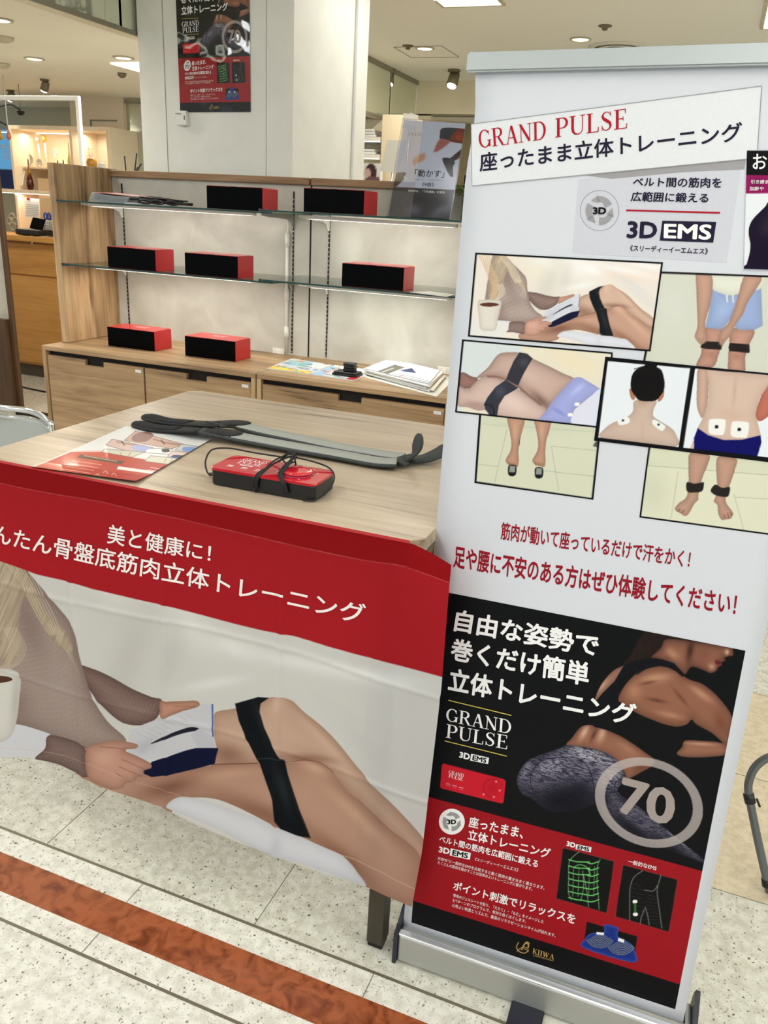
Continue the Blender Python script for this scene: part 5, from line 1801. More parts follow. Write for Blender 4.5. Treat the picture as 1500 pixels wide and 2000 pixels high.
def paint_cloth(p):
    p.c[:] = (214, 212, 210)
    p.T = (0, 1250, .6)
    reading(p, 3.6, q=1.0)
    # red field above the picture, slightly deeper where the hem is doubled
    p.T = (0, 880, .6)
    p.fill([(-200, 310), (0, 361), (70, 384), (120, 402), (210, 423), (300, 450), (400, 470), (520, 497), (620, 524), (700, 545), (860, 586), (960, 606), (1060, 636), (1180, 666), (1310, 700), (1440, 735), (1560, 765), (1560, -200), (-200, -300)], (176, 32, 40), sm=False, soft=1)
    p.fill([(-200, 60), (0, 105), (150, 136), (330, 166), (440, 192), (560, 216), (800, 271), (1000, 318), (1200, 358), (1300, 372), (1380, 398), (1480, 432), (1560, 450), (1560, -200), (-200, -300)], (154, 18, 24), sm=False, soft=1)
    p.stroke([(-150, 70), (0, 105), (150, 136), (330, 166), (440, 192), (560, 216), (680, 243), (800, 271), (1000, 318), (1200, 358), (1300, 372), (1380, 398), (1470, 431)], 1.2, (206, 110, 104), .8)
    # hem line at the bottom
    p.T = (0, 1250, .6)
    p.stroke([(-100, 325), (160, 365), (290, 400), (420, 448), (545, 480), (600, 500)], 1.0, (222, 190, 176), .5)
    p.stroke([(1090, 690), (1150, 705), (1250, 745), (1300, 770), (1355, 795)], 1.3, (222, 196, 182), .7)


nu, nv = 620, 560
s_, t_ = np.meshgrid(np.linspace(0, 1, nu), np.linspace(0, 1, nv))
s_ = s_.ravel()
t_ = t_.ravel()
xr = np.interp(.19 + t_ * .83, [a for a, _ in RE], [c_ for _, c_ in RE])
U = -1.53 + s_ * (xr + 1.53)
zb = np.interp(U, [a for a, _ in BOT], [c_ for _, c_ in BOT])
zt = TZ + .0015 - .026 * np.clip((U + .43) / .08, 0, 1) ** 1.3
Vv = zb + t_ * (zt - zb)
pxp, pyp = project(np.stack([U, np.full_like(U, CY + .002), Vv], 1))
pic = Pic(pxp, pyp, (214, 212, 210))
paint_cloth(pic)
cloth = grid_mesh('table_cloth', csurf(U, Vv, 0.0), nu, nv, pic.c, printed('printed_cloth', .8, trans=.35, weave=True))
tag(cloth, 'red and white printed cloth hanging down the table front, reading woman with knee belt', 'tablecloth')
letters('美と健康に！', cq([(357, 236), (692, 304), (688, 362), (352, 300)]), csurf, .0012, M['cloth_white'], cloth, .011, res=4)
letters('かんたん骨盤底筋肉立体トレーニング', cq([(-78, 222), (1195, 498), (1190, 566), (-84, 286)]), csurf, .0012, M['cloth_white'], cloth, .011, res=4)
b = MB()
b.slab([(-1.5, 1.299, TZ + .0005), (-.43, 1.299, TZ + .0005), (-.435, 1.312, TZ + .0008), (-1.5, 1.312, TZ + .0008)], .0008)
b.build('folded_edge', plain('red_fabric', (160, 18, 26), .8, bump=.2, bscale=800), cloth)

# ============================================================ FLYER
def flyer_surf(u, v, h):
    """u along the long edge, v across; paper on the table, right front corner slightly raised"""
    u = np.asarray(u, float)
    v = np.asarray(v, float)
    P = FO + u[:, None] * FU + v[:, None] * FV
    lift = .004 * np.clip((u - .02) / .3, 0, 1) ** 2 + .004 * np.clip(.05 - v, 0, .05) / .05
    P[:, 2] = TZ + .0012 + lift + np.asarray(h)
    return P


FO = at_z((60, 915), TZ)
f1 = at_z((265, 946), TZ)
f2 = at_z((446, 881), TZ)
f3 = at_z((246, 833), TZ)
FU = (f1 - FO) / np.linalg.norm(f1 - FO)
FV = (f3 - FO)
FLW, FLH = np.linalg.norm(f1 - FO), np.linalg.norm(f3 - FO)
FV = FV / FLH


def paint_flyer(p):
    p.T = (0, 740, .6)
    p.c[:] = (220, 218, 216)
    p.fill([(60, 310), (230, 238), (330, 238), (470, 262), (600, 292), (640, 320), (400, 400)], (176, 44, 38), sm=False)
    p.fill([(95, 290), (250, 236), (340, 235), (350, 262), (250, 300), (150, 330)], (204, 96, 70), sm=False, al=.5, soft=6)
    p.blob((520, 320), 90, 14, -25, (210, 90, 80), .6)
    # upper photo collage
    for q, col in (([(440, 170), (596, 212), (560, 228), (405, 200)], (196, 160, 146)), ([(365, 196), (498, 224), (450, 246), (345, 215)], (206, 176, 170)), ([(340, 228), (470, 238), (430, 255), (330, 238)], (200, 198, 180)),
                   ([(590, 212), (660, 222), (640, 242), (570, 232)], (196, 196, 190)), ([(480, 226), (560, 228), (560, 246), (470, 240)], (224, 226, 228)), ([(560, 235), (650, 244), (620, 262), (545, 252)], (214, 190, 178)),
                   ([(490, 250), (610, 262), (580, 282), (470, 268)], (204, 202, 184))):
        p.fill(q, col, sm=False, soft=.8)
        for i in range(4):
            p.stroke([q[i], q[(i + 1) % 4]], .8, (60, 50, 50), .8, sm=False)
    p.fill([(440, 180), (480, 172), (500, 185), (470, 205), (430, 200)], (140, 100, 92))
    p.stroke([(500, 196), (540, 208), (585, 214)], 2.5, (160, 110, 90))
    p.stroke([(525, 200), (535, 212)], 2, (30, 26, 30))
    p.stroke([(380, 205), (430, 214), (470, 218)], 3, (170, 130, 118))
    p.stroke([(395, 202), (405, 216)], 2, (40, 38, 44))
    p.fill([(440, 215), (490, 224), (460, 236), (430, 228)], (160, 168, 214))
    p.fill([(598, 222), (640, 224), (628, 236), (596, 234)], (120, 150, 206))
    p.fill([(528, 228), (548, 228), (552, 237), (530, 238)], (24, 20, 22))
    p.fill([(565, 248), (600, 250), (605, 256), (560, 256)], (30, 40, 110))
    for x0 in (395, 425, 540, 560):
        p.stroke([(x0, 240 if x0 < 500 else 262), (x0 - 6, 250 if x0 < 500 else 272)], 1.6, (170, 120, 100))
    # text bar and lines of small print
    p.fill([(262, 246), (405, 268), (396, 278), (250, 256)], (84, 52, 40), sm=False)
    for k in range(5):
        y = 266 + k * 9
        p.stroke([(236 - k * 12, y), (330 - k * 12, y + 14)], 1.1, (232, 190, 180), .9, sm=False)
    p.stroke([(275, 250), (380, 268)], 1.2, (226, 206, 196), .9, sm=False)
    p.fill([(385, 284), (525, 304), (515, 312), (380, 294)], (226, 220, 214), sm=False)
    p.stroke([(490, 288), (560, 300)], 1.4, (236, 206, 200), .9, sm=False)
    p.stroke([(480, 296), (548, 306)], 1.2, (236, 206, 200), .9, sm=False)
    for q in ((345, 305), (372, 312), (318, 315)):
        p.stroke([(q[0] - 8, q[1]), (q[0], q[1] - 6), (q[0] + 6, q[1] + 4)], 1.2, (240, 220, 210), .9)


fl = print_quad('leaflet', [(0, FLH), (FLW, FLH), (FLW, 0), (0, 0)], flyer_surf, paint_flyer, .0014, printed('leaflet_print', .3, coat=.5), None, 0)
tag(fl, 'red and white leaflet with small photos, lying left of the red controller', 'leaflet')

# ============================================================ CONTROLLER
ctr = thing('massage_controller', 'red and black controller with a round dial, black cable wrapped around it', 'controller', (-.805, 1.462, TZ), rz=math.radians(1.5))
CT = world_of(ctr)


def rrect(x0, x1, y0, y1, r, n=5):
    o = []
    for cx_, cy_, a0 in ((x1 - r, y0 + r, -90), (x1 - r, y1 - r, 0), (x0 + r, y1 - r, 90), (x0 + r, y0 + r, 180)):
        for i in range(n + 1):
            a = math.radians(a0 + 90 * i / n)
            o.append((cx_ + r * math.cos(a), cy_ + r * math.sin(a)))
    return o


b = MB()
b.prism(rrect(-.122, .122, -.052, .052, .010), 2, .002, .034, bev=.003)
b.bm.transform(CT)
b.build('lower_case', M['black'], ctr)
b = MB()
b.prism(rrect(-.1235, .1235, -.0535, .0535, .011), 2, .034, .0395, bev=.002)
b.bm.transform(CT)
b.build('top_panel', M['redgloss'], ctr)


def ctr_surf(u, v, h):
    u = np.asarray(u, float)
    v = np.asarray(v, float)
    P = np.stack([u, v, np.full_like(u, .0396) + np.asarray(h)], 1)
    A = np.array(CT)
    return P @ A[:3, :3].T + A[:3, 3]


b = MB()
b.lathe((.058, 0, 0), [(.036, .0395), (.037, .0402), (.036, .0412), (.034, .0412)], 40)
b.bm.transform(CT)
b.build('dial_rim', plain('purple_red_rim', (150, 60, 90), .25), ctr)
b = MB()
b.lathe((.058, 0, 0), [(.034, .041), (.0345, .046), (.032, .0475), (.02, .0478), (.002, .0476)], 40)
b.bm.transform(CT)
b.build('dial', M['redgloss'], ctr)
serif_letters('GRAND', [(-.088, .036), (-.03, .036), (-.03, .021), (-.088, .021)], ctr_surf, .0004, W_, ctr)
serif_letters('PULSE', [(-.088, .018), (-.032, .018), (-.032, .003), (-.088, .003)], ctr_surf, .0004, W_, ctr)
P_ = [line_poly((-.088, .0405), (-.03, .0405), .001), line_poly((-.088, -.001), (-.03, -.001), .001), line_poly((-.075, -.008), (-.045, -.008), .004)]
for i in range(3):
    P_.append(line_poly((-.096 + i * .034, -.022), (-.082 + i * .034, -.022), .004))
    P_.append(line_poly((-.097 + i * .034, -.03), (-.081 + i * .034, -.03), .0018))
for a in (-60, -20, 25, 60, 100, 140, 200):
    x, y = .058 + .043 * math.cos(math.radians(a)), .043 * math.sin(math.radians(a))
    P_.append(line_poly((x - .0015, y), (x + .0015, y), .003))
flat_poly('panel_marks', P_, ctr_surf, .0004, W_, ctr)
b = MB()
cab = [(-.155, -.012, .012), (-.170, .006, .03), (-.168, .03, .05), (-.14, .055, .052), (-.09, .07, .046), (-.04, .058, .05), (0, .045, .055), (.03, .04, .06), (.07, .055, .052), (.11, .05, .045), (.135, .02, .035), (.138, -.02, .018), (.125, -.05, .006), (.10, -.06, .004)]
b.tube(crom([(-.122, -.035, .018), (-.135, -.03, .015)] + cab, 6), .0019, 8)
for off, lift in ((-.004, .0), (0, .003), (.005, .006), (.002, .010)):
    b.tube(crom([(-.012 + off, -.058, .012), (-.01 + off, -.057, .032), (-.004 + off, -.046, .044), (.004 + off, -.015, .05 + lift), (.014 + off, .02, .056 + lift), (.026 + off * 2, .045, .058 + lift), (.036 + off, .02, .06 + lift), (.034 + off, -.01, .052), (.038 + off, -.04, .045), (.052 + off, -.057, .036), (.06 + off, -.058, .012)], 6), .0019, 8)
b.tube(crom([(.0, .03, .048), (.012, .045, .066), (.03, .035, .069), (.045, .015, .06), (.03, .005, .056), (.012, .018, .06), (.002, .035, .055)], 6), .0019, 8)
b.tube(crom([(-.012, -.058, .012), (-.01, -.055, .003), (0, .0, .0015), (.03, .05, .003), (.028, .058, .03), (.03, .046, .05)], 6), .0019, 8)
b.bm.transform(CT)
b.build('cable', M['rubber'], ctr)
b = MB()
b.tube([(-.122, -.035, .018), (-.138, -.029, .014)], .004, 10)
b.bm.transform(CT)
b.build('plug', M['black'], ctr)


# ============================================================ BELTS
def strap(path, w, th, mat, name, parent, round0=0, round1=0, sect=None, n=6):
    """flat band following a 3D path (list of points with band normal upwards turned along the curl)"""
    P = [np.array(p, float) for p in crom(path, n)]
    N = len(P)
    lens = [0]
    for a, c_ in zip(P, P[1:]):
        lens.append(lens[-1] + np.linalg.norm(c_ - a))
    LT = lens[-1]
    side0 = None
    rings = []
    b = MB()
    for i in range(N):
        t = P[min(i + 1, N - 1)] - P[max(i - 1, 0)]
        t = t / np.linalg.norm(t)
        sd = np.cross(t, (0, 0, 1))
        if np.linalg.norm(sd) < .25:
            sd = side0
        sd = sd / np.linalg.norm(sd)
        if side0 is not None:
            sd = sd * .5 + side0 * .5
            sd = sd - t * (sd @ t)
            sd = sd / np.linalg.norm(sd)
        side0 = sd
        up = np.cross(sd, t)
        ww = w / 2
        if round0 and lens[i] < round0:
            ww *= math.sqrt(max(.02, 1 - (1 - lens[i] / round0) ** 2))
        if round1 and LT - lens[i] < round1:
            ww *= math.sqrt(max(.02, 1 - (1 - (LT - lens[i]) / round1) ** 2))
        e = min(th * .3, ww * .3)
        prof = [(-ww, -th / 2 + e), (-ww + e, -th / 2), (ww - e, -th / 2), (ww, -th / 2 + e), (ww, th / 2 - e), (ww - e, th / 2), (-ww + e, th / 2), (-ww, th / 2 - e)]
        rings.append([b.bm.verts.new(P[i] + sd * a + up * c_) for a, c_ in prof])
    for r0, r1 in zip(rings, rings[1:]):
        for k in range(8):
            b._face([r0[k], r0[(k + 1) % 8], r1[(k + 1) % 8], r1[k]], True)
    b._face(rings[0][::-1])
    b._face(rings[-1])
    o = b.build(name, mat, parent)
    return o


def tz(q, z):
    P = at_z(q, TZ + z)
    return (P[0], P[1], TZ + z)


belts = []
for k, lab in ((0, 'grey and black knee belt nearer the controller, its right end curled upright'), (1, 'grey and black knee belt lying behind the first, its right end angled flat')):
    if k == 0:
        core = [tz((448, 851), .016), tz((500, 861), .013), tz((577, 875), .011), tz((663, 890), .010), tz((735, 903), .010), tz((775, 905), .012)]
        L0 = tz((395, 838), .026)
        tip = [tz((264, 826), .006), tz((300, 836), .006), tz((350, 839), .012), tz((395, 840), .024)]
        e = at_z((800, 903), TZ + .012)
        cl = [core[-1], (e[0] - .012, e[1], TZ + .016), (e[0] + .006, e[1] + .004, TZ + .030), (e[0] + .014, e[1] + .010, TZ + .055), (e[0] + .016, e[1] + .014, TZ + .082)]
    else:
        core = [tz((462, 831), .017), tz((520, 845), .013), tz((577, 857), .010), tz((663, 875), .009), tz((750, 890), .009), tz((788, 894), .010)]
        tip = [tz((284, 812), .008), tz((320, 822), .010), tz((370, 827), .016), tz((415, 829), .030)]
        e = at_z((806, 899), TZ + .010)
        cl = [core[-1], (e[0], e[1] + .004, TZ + .010), (e[0] + .03, e[1] + .03, TZ + .014), (e[0] + .055, e[1] + .075, TZ + .026), (e[0] + .06, e[1] + .10, TZ + .034)]
    t = thing('knee_belt', lab, 'exercise belt', (core[2][0], core[2][1], TZ), group=None)
    strap([tip[-1]] + core, .058, .009, M['neoprene'], 'band', t)
    pc = [(p[0], p[1], p[2] + .005) for p in core]
    strap(pc, .049, .004, M['greypad'], 'gel_pad', t)
    tp = strap(tip, .056, .007, M['rubber'], 'end_tab', t, round0=.03)
    strap([(p[0], p[1], p[2] + .0035) for p in tip[:3]], .044, .003, M['velcro'], 'fleece_patch', t, round0=.024)
    c1 = strap(cl, .046, .008, M['neoprene'], 'curled_end', t, round1=.024)
    blk = strap([tuple(np.array(tip[-1]) - (0.02, 0, .004)), tip[-1], (pc[0][0], pc[0][1], pc[0][2] + .002), (pc[0][0] + .03, pc[0][1] - .002, pc[0][2] + .001)], .05, .006, M['rubber'], 'connector_flap', t, round1=.012)
    belts.append(t)

# ============================================================ DISPLAY UNIT
UY0, UY1 = 3.25, 3.66
unit = thing('display_unit', 'oak and concrete-look shelving unit with slotted strips standing on the low drawer cabinets', 'shelving unit', (-1.93, 3.45, .89))
MB().box(-3.0, -2.96, UY0, UY1 + .05, .89, 1.728, bev=.003).build('side_panel', M['cab_v'], unit)
for x0, x1 in ((-2.96, -1.822), (-1.812, -.91)):
    MB().box(x0, x1, UY1, UY1 + .03, .89, 1.70).build('back_panel', M['concrete'], unit)
    MB().box(x0, x1, UY1 - .018, UY1 + .045, 1.69, 1.722, bev=.003).build('top_rail', M['railwood'], unit)
MB().box(-1.822, -1.812, UY1 + .004, UY1 + .03, .89, 1.70).build('panel_gap', M['darkstrip'], unit)
MB().box(-.91, -.87, UY0, UY1 + .05, .89, 1.728, bev=.003).build('side_panel', M['cab_v'], unit)
for x in (-2.90, -1.908, -1.717, -.985):
    b = MB()
    b.box(x - .0035, x + .0035, UY1 - .004, UY1, .90, 1.66)
    o = b.build('slotted_strip', M['darkstrip'], unit)
    b = MB()
    for i in range(36):
        z = .905 + i * .0205
        b.box(x - .0034, x + .0034, UY1 - .0046, UY1 - .0035, z, z + .005)
    b.build('strip_marks', M['alu'], o)
for z in (1.565, 1.275):
    for x in (-2.90, -1.908, -1.717, -.985):
        b = MB()
        prof = [(UY1 - .006, z - .07), (UY1 - .012, z - .072), (UY1 - .03, z - .045), (UY1 - .07, z - .03), (UY0 + .16, z - .022), (UY0 + .10, z - .016), (UY0 + .10, z - .006), (UY1 - .006, z - .006)]
        b.prism(prof, 0, x - .003, x + .003)
        b.build('bracket', M['white'] if x < -1.8 and x < -2 or x == -1.717 else M['alu'], unit)
    for x0, x1 in ((-2.88, -1.96), (-1.69, -1.01)):
        o = MB().box(x0, x1, UY0 + .12, UY0 + .15, z - .020, z - .007, bev=.002).build('light_bar', M['white'], unit)
        MB().box(x0 + .02, x1 - .02, UY0 + .15, UY0 + .153, z - .018, z - .009).build('led_line', M['ledline'], o)
        MB().box(x0 + .02, x1 - .02, UY0 + .124, UY0 + .146, z - .0215, z - .020).build('led_line', M['ledline'], o)
        lamp_light(unit, 'AREA', LED_W * (1.0 if z > 1.4 else 1.5), x1 - x0, ((x0 + x1) / 2 + 1.93, UY0 + .155 - 3.45, z - .03 - .89), rot=(math.radians(38 if z > 1.4 else 4), 0, 0), size_y=.015, color=(1, .96, .88))
P = at_y((565, 470), UY1)
b = MB()
b.tube([(-1.935, UY1 - .012, .9), (-1.935, UY1 - .012, 1.475)], .008, 10)
for z in (1.44, 1.185, 1.0):
    b.tube([(-1.935, UY1 - .012, z - .03), (-1.935, UY1 - .012, z + .03)], .012, 10)
b.tube(crom([(-1.935, UY1 - .012, 1.47), (-1.93, UY1 - .014, 1.5), (-1.925, UY1 - .03, 1.53)], 5), .004, 8)
b.build('cable_conduit', M['offwhite'], unit)
for x, lab in ((-2.03, 'left'), (-1.15, 'right')):
    P = at_y((545, 688) if x < -1.5 else (868, 725), UY1)
    t = thing('power_outlet', 'cream wall outlet plate low on the back panel, beside the white conduit' if x < -1.5 else 'cream wall outlet plate low on the back panel, above the paper stack', 'power outlet', (P[0], UY1, P[2] - .02))
    MB().box(P[0] - .034, P[0] + .034, UY1 - .007, UY1, P[2] - .02, P[2] + .02, bev=.002).build('cover_plate', M['offwhite'], t)
    MB().box(P[0] - .012, P[0] + .012, UY1 - .0085, UY1 - .006, P[2] - .012, P[2] + .012, bev=.001).build('socket', M['white'], t)

# glass shelves
for z, nm in ((1.565, 'upper'), (1.275, 'middle')):
    for x0, x1, sd in ((-2.955, -1.80, 'left'), (-1.86, -.915, 'right')):
        zz = z + (.0082 if sd == 'right' else 0)
        t = thing('glass_shelf', '%s glass shelf of the %s bay with a green front edge' % (nm, sd), 'glass shelf', ((x0 + x1) / 2, (UY0 + UY1) / 2, zz - .007))
        MB().box(x0, x1, UY0 + .003, UY1 - .008, zz - .007, zz).build('pane', M['glass'], t)
        b = MB().box(x0, x1, UY0, UY0 + .003, zz - .007, zz)
        b.build('front_edge', M['glassedge'], t)
        MB().box(x0 - .003, x0 + .03, UY0 - .004, UY0 + .02, zz - .010, zz + .003, bev=.001).build('corner_clip', M['acryl'], t)

# ============================================================ DRAWER CABINETS
def cabinet(x0, x1, drawers, label):
    t = thing('drawer_cabinet', label, 'drawer cabinet', ((x0 + x1) / 2, 3.4, 0))
    y0, y1 = 3.12, 3.72
    MB().box(x0, x1, y0, y1, .868, .89, bev=.002).build('top_board', M['cab_h'], t)
    MB().box(x0, x0 + .022, y0, y1, .03, .868, bev=.001).build('side_board', M['cab_v'], t)
    MB().box(x1 - .022, x1, y0, y1, .03, .868, bev=.001).build('side_board', M['cab_v'], t)
    MB().box(x0 + .022, x1 - .022, y0 + .03, y1, .05, .866).build('inner_box', M['darkslot'], t)
    MB().box(x0 + .02, x1 - .02, y0 + .04, y1 - .02, 0, .05).build('plinth', M['black'], t)
    n = drawers
    w = (x1 - x0 - .044) / n
    for i in range(n):
        a = x0 + .022 + i * w + .005
        c_ = a + w - .010
        m_ = (a + c_) / 2
        zt = .845
        b = MB()
        pts = [(a, .06), (c_, .06), (c_, zt), (m_ + .055, zt), (m_ + .055, zt - .026), (m_ - .055, zt - .026), (m_ - .055, zt), (a, zt)]
        b.prism(pts, 1, y0 + .006, y0 + .024)
        d = b.build('drawer_front', M['cab_h'], t)
        MB().box(c_ - .045, c_ - .012, y0 + .005, y0 + .0062, zt - .026, zt - .012).build('label_sticker', M['paper'], d)
    return t


cabinet(-3.01, -1.808, 2, 'low oak-look cabinet with two cut-out drawers, the left one below the shelving')
cabinet(-1.802, -.90, 1, 'low oak-look cabinet with one wide drawer under the magazines and papers')

# ============================================================ PRODUCT BOXES
def product_box():
    t = thing('product_box', '', 'box', (0, 0, 0), group='red and black product boxes')
    w, d, h = .28, .14, .094
    b = MB()
    b.box(-w / 2, w / 2, -d / 2 + .001, d / 2, 0, h, bev=.0012)
    b.build('carton', M['redcard'], t)
    MB().box(-w / 2 + .001, w / 2 - .001, -d / 2, -d / 2 + .0012, .0008, h - .001).build('front_panel', M['blackcard'], t)
    b = MB()
    b.box(-.017, .017, -d / 2 - .0012, -d / 2 + .0002, h - .022, h + .0004)
    o = b.build('closing_tab', M['blackcard'], t)
    b = MB()
    b.slab([(-w / 2, -d / 2, h + .0005), (w / 2, -d / 2, h + .0005), (w / 2 - .004, d / 2, h + .002), (-w / 2 + .004, d / 2, h + .002)], .0006)
    lid = b.build('lid', M['redcard'], t)

    def ls(u, v, hh):
        return np.stack([np.asarray(u, float), np.asarray(v, float), np.full(len(u), h + .0032 + .0)], 1)
    serif_letters('GRAND', [(-.03, .03), (.045, .03), (.045, .012), (-.03, .012)], ls, 0, W_, lid)
    serif_letters('PULSE', [(-.03, .008), (.04, .008), (.04, -.010), (-.03, -.010)], ls, 0, W_, lid)
    return t


proto = product_box()
ZS = 1.565
ZM = 1.275
bxs = [(-2.32, .002, ZS, (402, 406), (512, 413), 'red and black box on the upper glass shelf, left bay, beside the black straps'),
       (-1.6, .0, ZS + .0082, (592, 415), (709, 424.5), 'red and black box on the upper glass shelf, right bay, beside the standing poster'),
       (0, 0, ZM, (209, 519.5), (306, 528.5), 'leftmost red and black box on the middle glass shelf'),
       (0, 0, ZM, (361, 534), (463, 543), 'second red and black box from the left on the middle glass shelf'),
       (0, 0, ZM + .0082, (667, 560.5), (783, 569), 'red and black box alone on the middle glass shelf of the right bay'),
       (0, 0, .89, (208, 675), (304, 687), 'left red and black box on the wooden cabinet top'),
       (0, 0, .89, (359.6, 694), (460, 706.5), 'right red and black box on the wooden cabinet top')]
for i, (x_, _, z, ql, qr, lab) in enumerate(bxs):
    o = proto if i == 0 else copy_tree(proto)
    yf = 3.272 if z > 1 else 3.31
    a = at_y(ql, yf)
    c_ = at_y(qr, yf)
    o.location = ((a[0] + c_[0]) / 2 + .003, yf + .07, z + .0005)
    o.rotation_euler = (0, 0, math.radians((0.5, -.8, -1.5, .3, 1.2, .5, .3)[i]))
    o['label'] = lab

# ============================================================ ITEMS ON THE UNIT
# acrylic poster stand on the upper shelf
PY = 3.40
s3 = lambda q: at_y(q, PY)
pz0 = ZS + .0082
pts_ = {k: s3(q) for k, q in dict(bl=(762, 425), br=(885, 436), tl=(790, 250), tr=(912, 250)).items()}
xl = pts_['bl'][0]
AO = np.array([xl, PY - .02, pz0 + .003])
lean = math.radians(13)
AV = np.array([.035, math.sin(lean), math.cos(lean)])
AV = AV / np.linalg.norm(AV)
AU = np.array([1, 0, 0]) - AV[0] * AV
AU = AU / np.linalg.norm(AU)
AN = np.cross(AU, AV)


def asurf(u, v, h):
    u = np.asarray(u, float)
    v = np.asarray(v, float)
    return AO + u[:, None] * AU + v[:, None] * AV + np.asarray(h) * AN


def paint_runner(p):
    # print coordinates: measured on the stand itself
    p.T = (750, 240, 1 / 8.8235)
    p.c[:] = (216, 220, 228)
    p.fill([(380, 60), (560, 60), (480, 500), (240, 760)], (204, 210, 222), sm=False, soft=10)
    k = p.fill([(1010, 90), (1360, 100), (1450, 160), (1440, 345), (1300, 350), (1180, 330), (1090, 300), (1060, 280), (965, 270), (965, 200)], (150, 62, 34), edge=.3, ew=4)
    p.blob((1290, 250), 60, 60, 10, (196, 92, 50), .8, k)
    p.fill([(1020, 90), (1190, 90), (1260, 110), (1200, 180), (1130, 260), (1090, 300), (1060, 290), (965, 270), (975, 170)], (62, 72, 76))
    p.fill([(960, 280), (1090, 300), (1130, 340), (960, 470), (880, 500), (860, 480)], (180, 110, 96), soft=4)
    p.fill([(1420, 370), (1415, 520), (1330, 590), (1210, 650), (1160, 600), (1300, 480)], (150, 70, 36), edge=.3, ew=4)
    p.fill([(1005, 620), (1080, 600), (1160, 600), (1300, 480), (1350, 500), (1215, 650), (1225, 690), (1185, 760), (1190, 900), (1165, 930), (1120, 890), (1060, 770)], (16, 17, 20))
    p.fill([(700, 520), (700, 630), (560, 700), (530, 740), (490, 660), (560, 580)], (216, 170, 140), soft=5)
    p.fill([(220, 860), (360, 850), (380, 880), (330, 940), (345, 970), (215, 1100), (150, 1100)], (20, 20, 24), sm=False)
    p.fill([(60, 1100), (215, 1105), (1320, 1160), (1250, 1800), (0, 1700)], (60, 54, 56), sm=False)
    p.blob((510, 1500), 150, 110, 10, (116, 116, 124), .9)
    p.blob((980, 1520), 260, 110, -28, (120, 122, 130), .9)
    p.blob((250, 1660), 220, 40, 4, (120, 120, 128), .7)
    p.blob((700, 1320), 300, 60, 5, (40, 36, 38), .6)


t = thing('poster_stand', 'clear acrylic stand holding a poster of a running leg in a black shoe', 'poster stand', (xl + .14, PY, pz0))
WA, HA = .268, .385
pr = print_quad('poster_print', [(0, HA), (WA, HA), (WA, 0), (0, 0)], asurf, paint_runner, .0016, printed('runner_print', .35), t, .0)


def auv(q):
    d = ray(q)
    k = ((AO - CAM) @ AN) / (d @ AN)
    P = CAM + k * d - AO
    return (P @ AU, P @ AV)


aq = lambda pts: [auv((750 + x / 8.8235, 240 + y / 8.8235)) for x, y in pts]
for body, q, mt, bo in (('「動かす」', [(540, 800), (1050, 815), (1030, 950), (525, 925)], M['navy_ink'], .01), ('《9倍》', [(660, 1025), (865, 1030), (858, 1105), (650, 1095)], M['navy_ink'], .01),
                        ('後筋に対し、下肢の筋肉量は', [(530, 965), (1006, 975), (1003, 1005), (527, 988)], M['grey_ink'], 0), ('効率的な、「下肢運動」を実現。', [(420, 1150), (1060, 1180), (1055, 1222), (415, 1190)], W_, .01)):
    letters(body, aq(q), asurf, .001, mt, pr, bo)
serif_letters('PULSE', aq([(435, 165), (660, 170), (655, 225), (430, 222)]), asurf, .001, M['grey_ink'], pr)
b = MB()
a4 = [asurf(np.array([u]), np.array([v]), -.002)[0] for u, v in ((-.006, -.002), (WA + .006, -.002), (WA + .006, HA + .006), (-.006, HA + .006))]
b.slab(a4, .002, tuple(AN * 1.0))
a4 = [asurf(np.array([u]), np.array([v]), .003)[0] for u, v in ((-.006, -.002), (WA + .006, -.002), (WA + .006, HA + .006), (-.006, HA + .006))]
b.slab(a4, .0015, tuple(AN))
b.box(xl - .006, xl + WA + .006, PY - .03, PY + .09, pz0, pz0 + .003)
b.build('acrylic_holder', M['acryl'], t)

# ledger / pamphlet stack and black straps on the upper left shelf
t = thing('pamphlet_stack', 'curved stack of pamphlets with a red cover at the left end of the upper shelf', 'pamphlets', (-2.72, 3.36, ZS))
xa, xb = at_y((172, 390), 3.30)[0], at_y((246, 398), 3.30)[0]
b = MB()
for k in range(12):
    z = ZS + .001 + k * .0026
    cv = [(xa + .002 * k + (xb - xa) * s / 8.0, z + .012 * math.exp(-((s) / 2.0) ** 1.3) * (k / 12)) for s in range(9)]
    prof = cv + [(x, zz_ + .0014) for x, zz_ in cv[::-1]]
    b.prism(prof, 1, 3.30 + .001 * (k % 3), 3.48)
b.build('pages', plain('grey_page_edges', (176, 182, 184), .6), t)
b = MB()
b.slab([(xa + .03, 3.31, ZS + .042), (xb + .02, 3.31, ZS + .033), (xb + .11, 3.49, ZS + .033), (xa + .05, 3.49, ZS + .045)], .002)
b.build('cover', plain('dull_red_cover', (150, 52, 44), .5), t)
MB().slab([(xb + .0, 3.29, ZS + .001), (xb + .1, 3.3, ZS + .001), (xb + .13, 3.48, ZS + .03), (xb + .02, 3.48, ZS + .03)], .002).build('loose_sheet', M['paper'], t)
t = thing('black_strap_bundle', 'bundle of folded black straps lying on the upper glass shelf beside the pamphlets', 'straps', (-2.5, 3.33, ZS))
xa, xb = at_y((256, 392), 3.30)[0], at_y((372, 404), 3.30)[0]
L = xb - xa
strap([(xa, 3.30, ZS + .022), (xa + .05, 3.31, ZS + .022), (xa + L * .45, 3.32, ZS + .016), (xa + L * .8, 3.31, ZS + .013), (xb, 3.305, ZS + .012)], .03, .012, M['rubber'], 'strap', t, n=5)
strap([(xa + .03, 3.36, ZS + .03), (xa + .1, 3.35, ZS + .034), (xa + L * .5, 3.34, ZS + .026), (xa + L * .75, 3.34, ZS + .02)], .05, .008, M['neoprene'], 'strap', t, n=5)
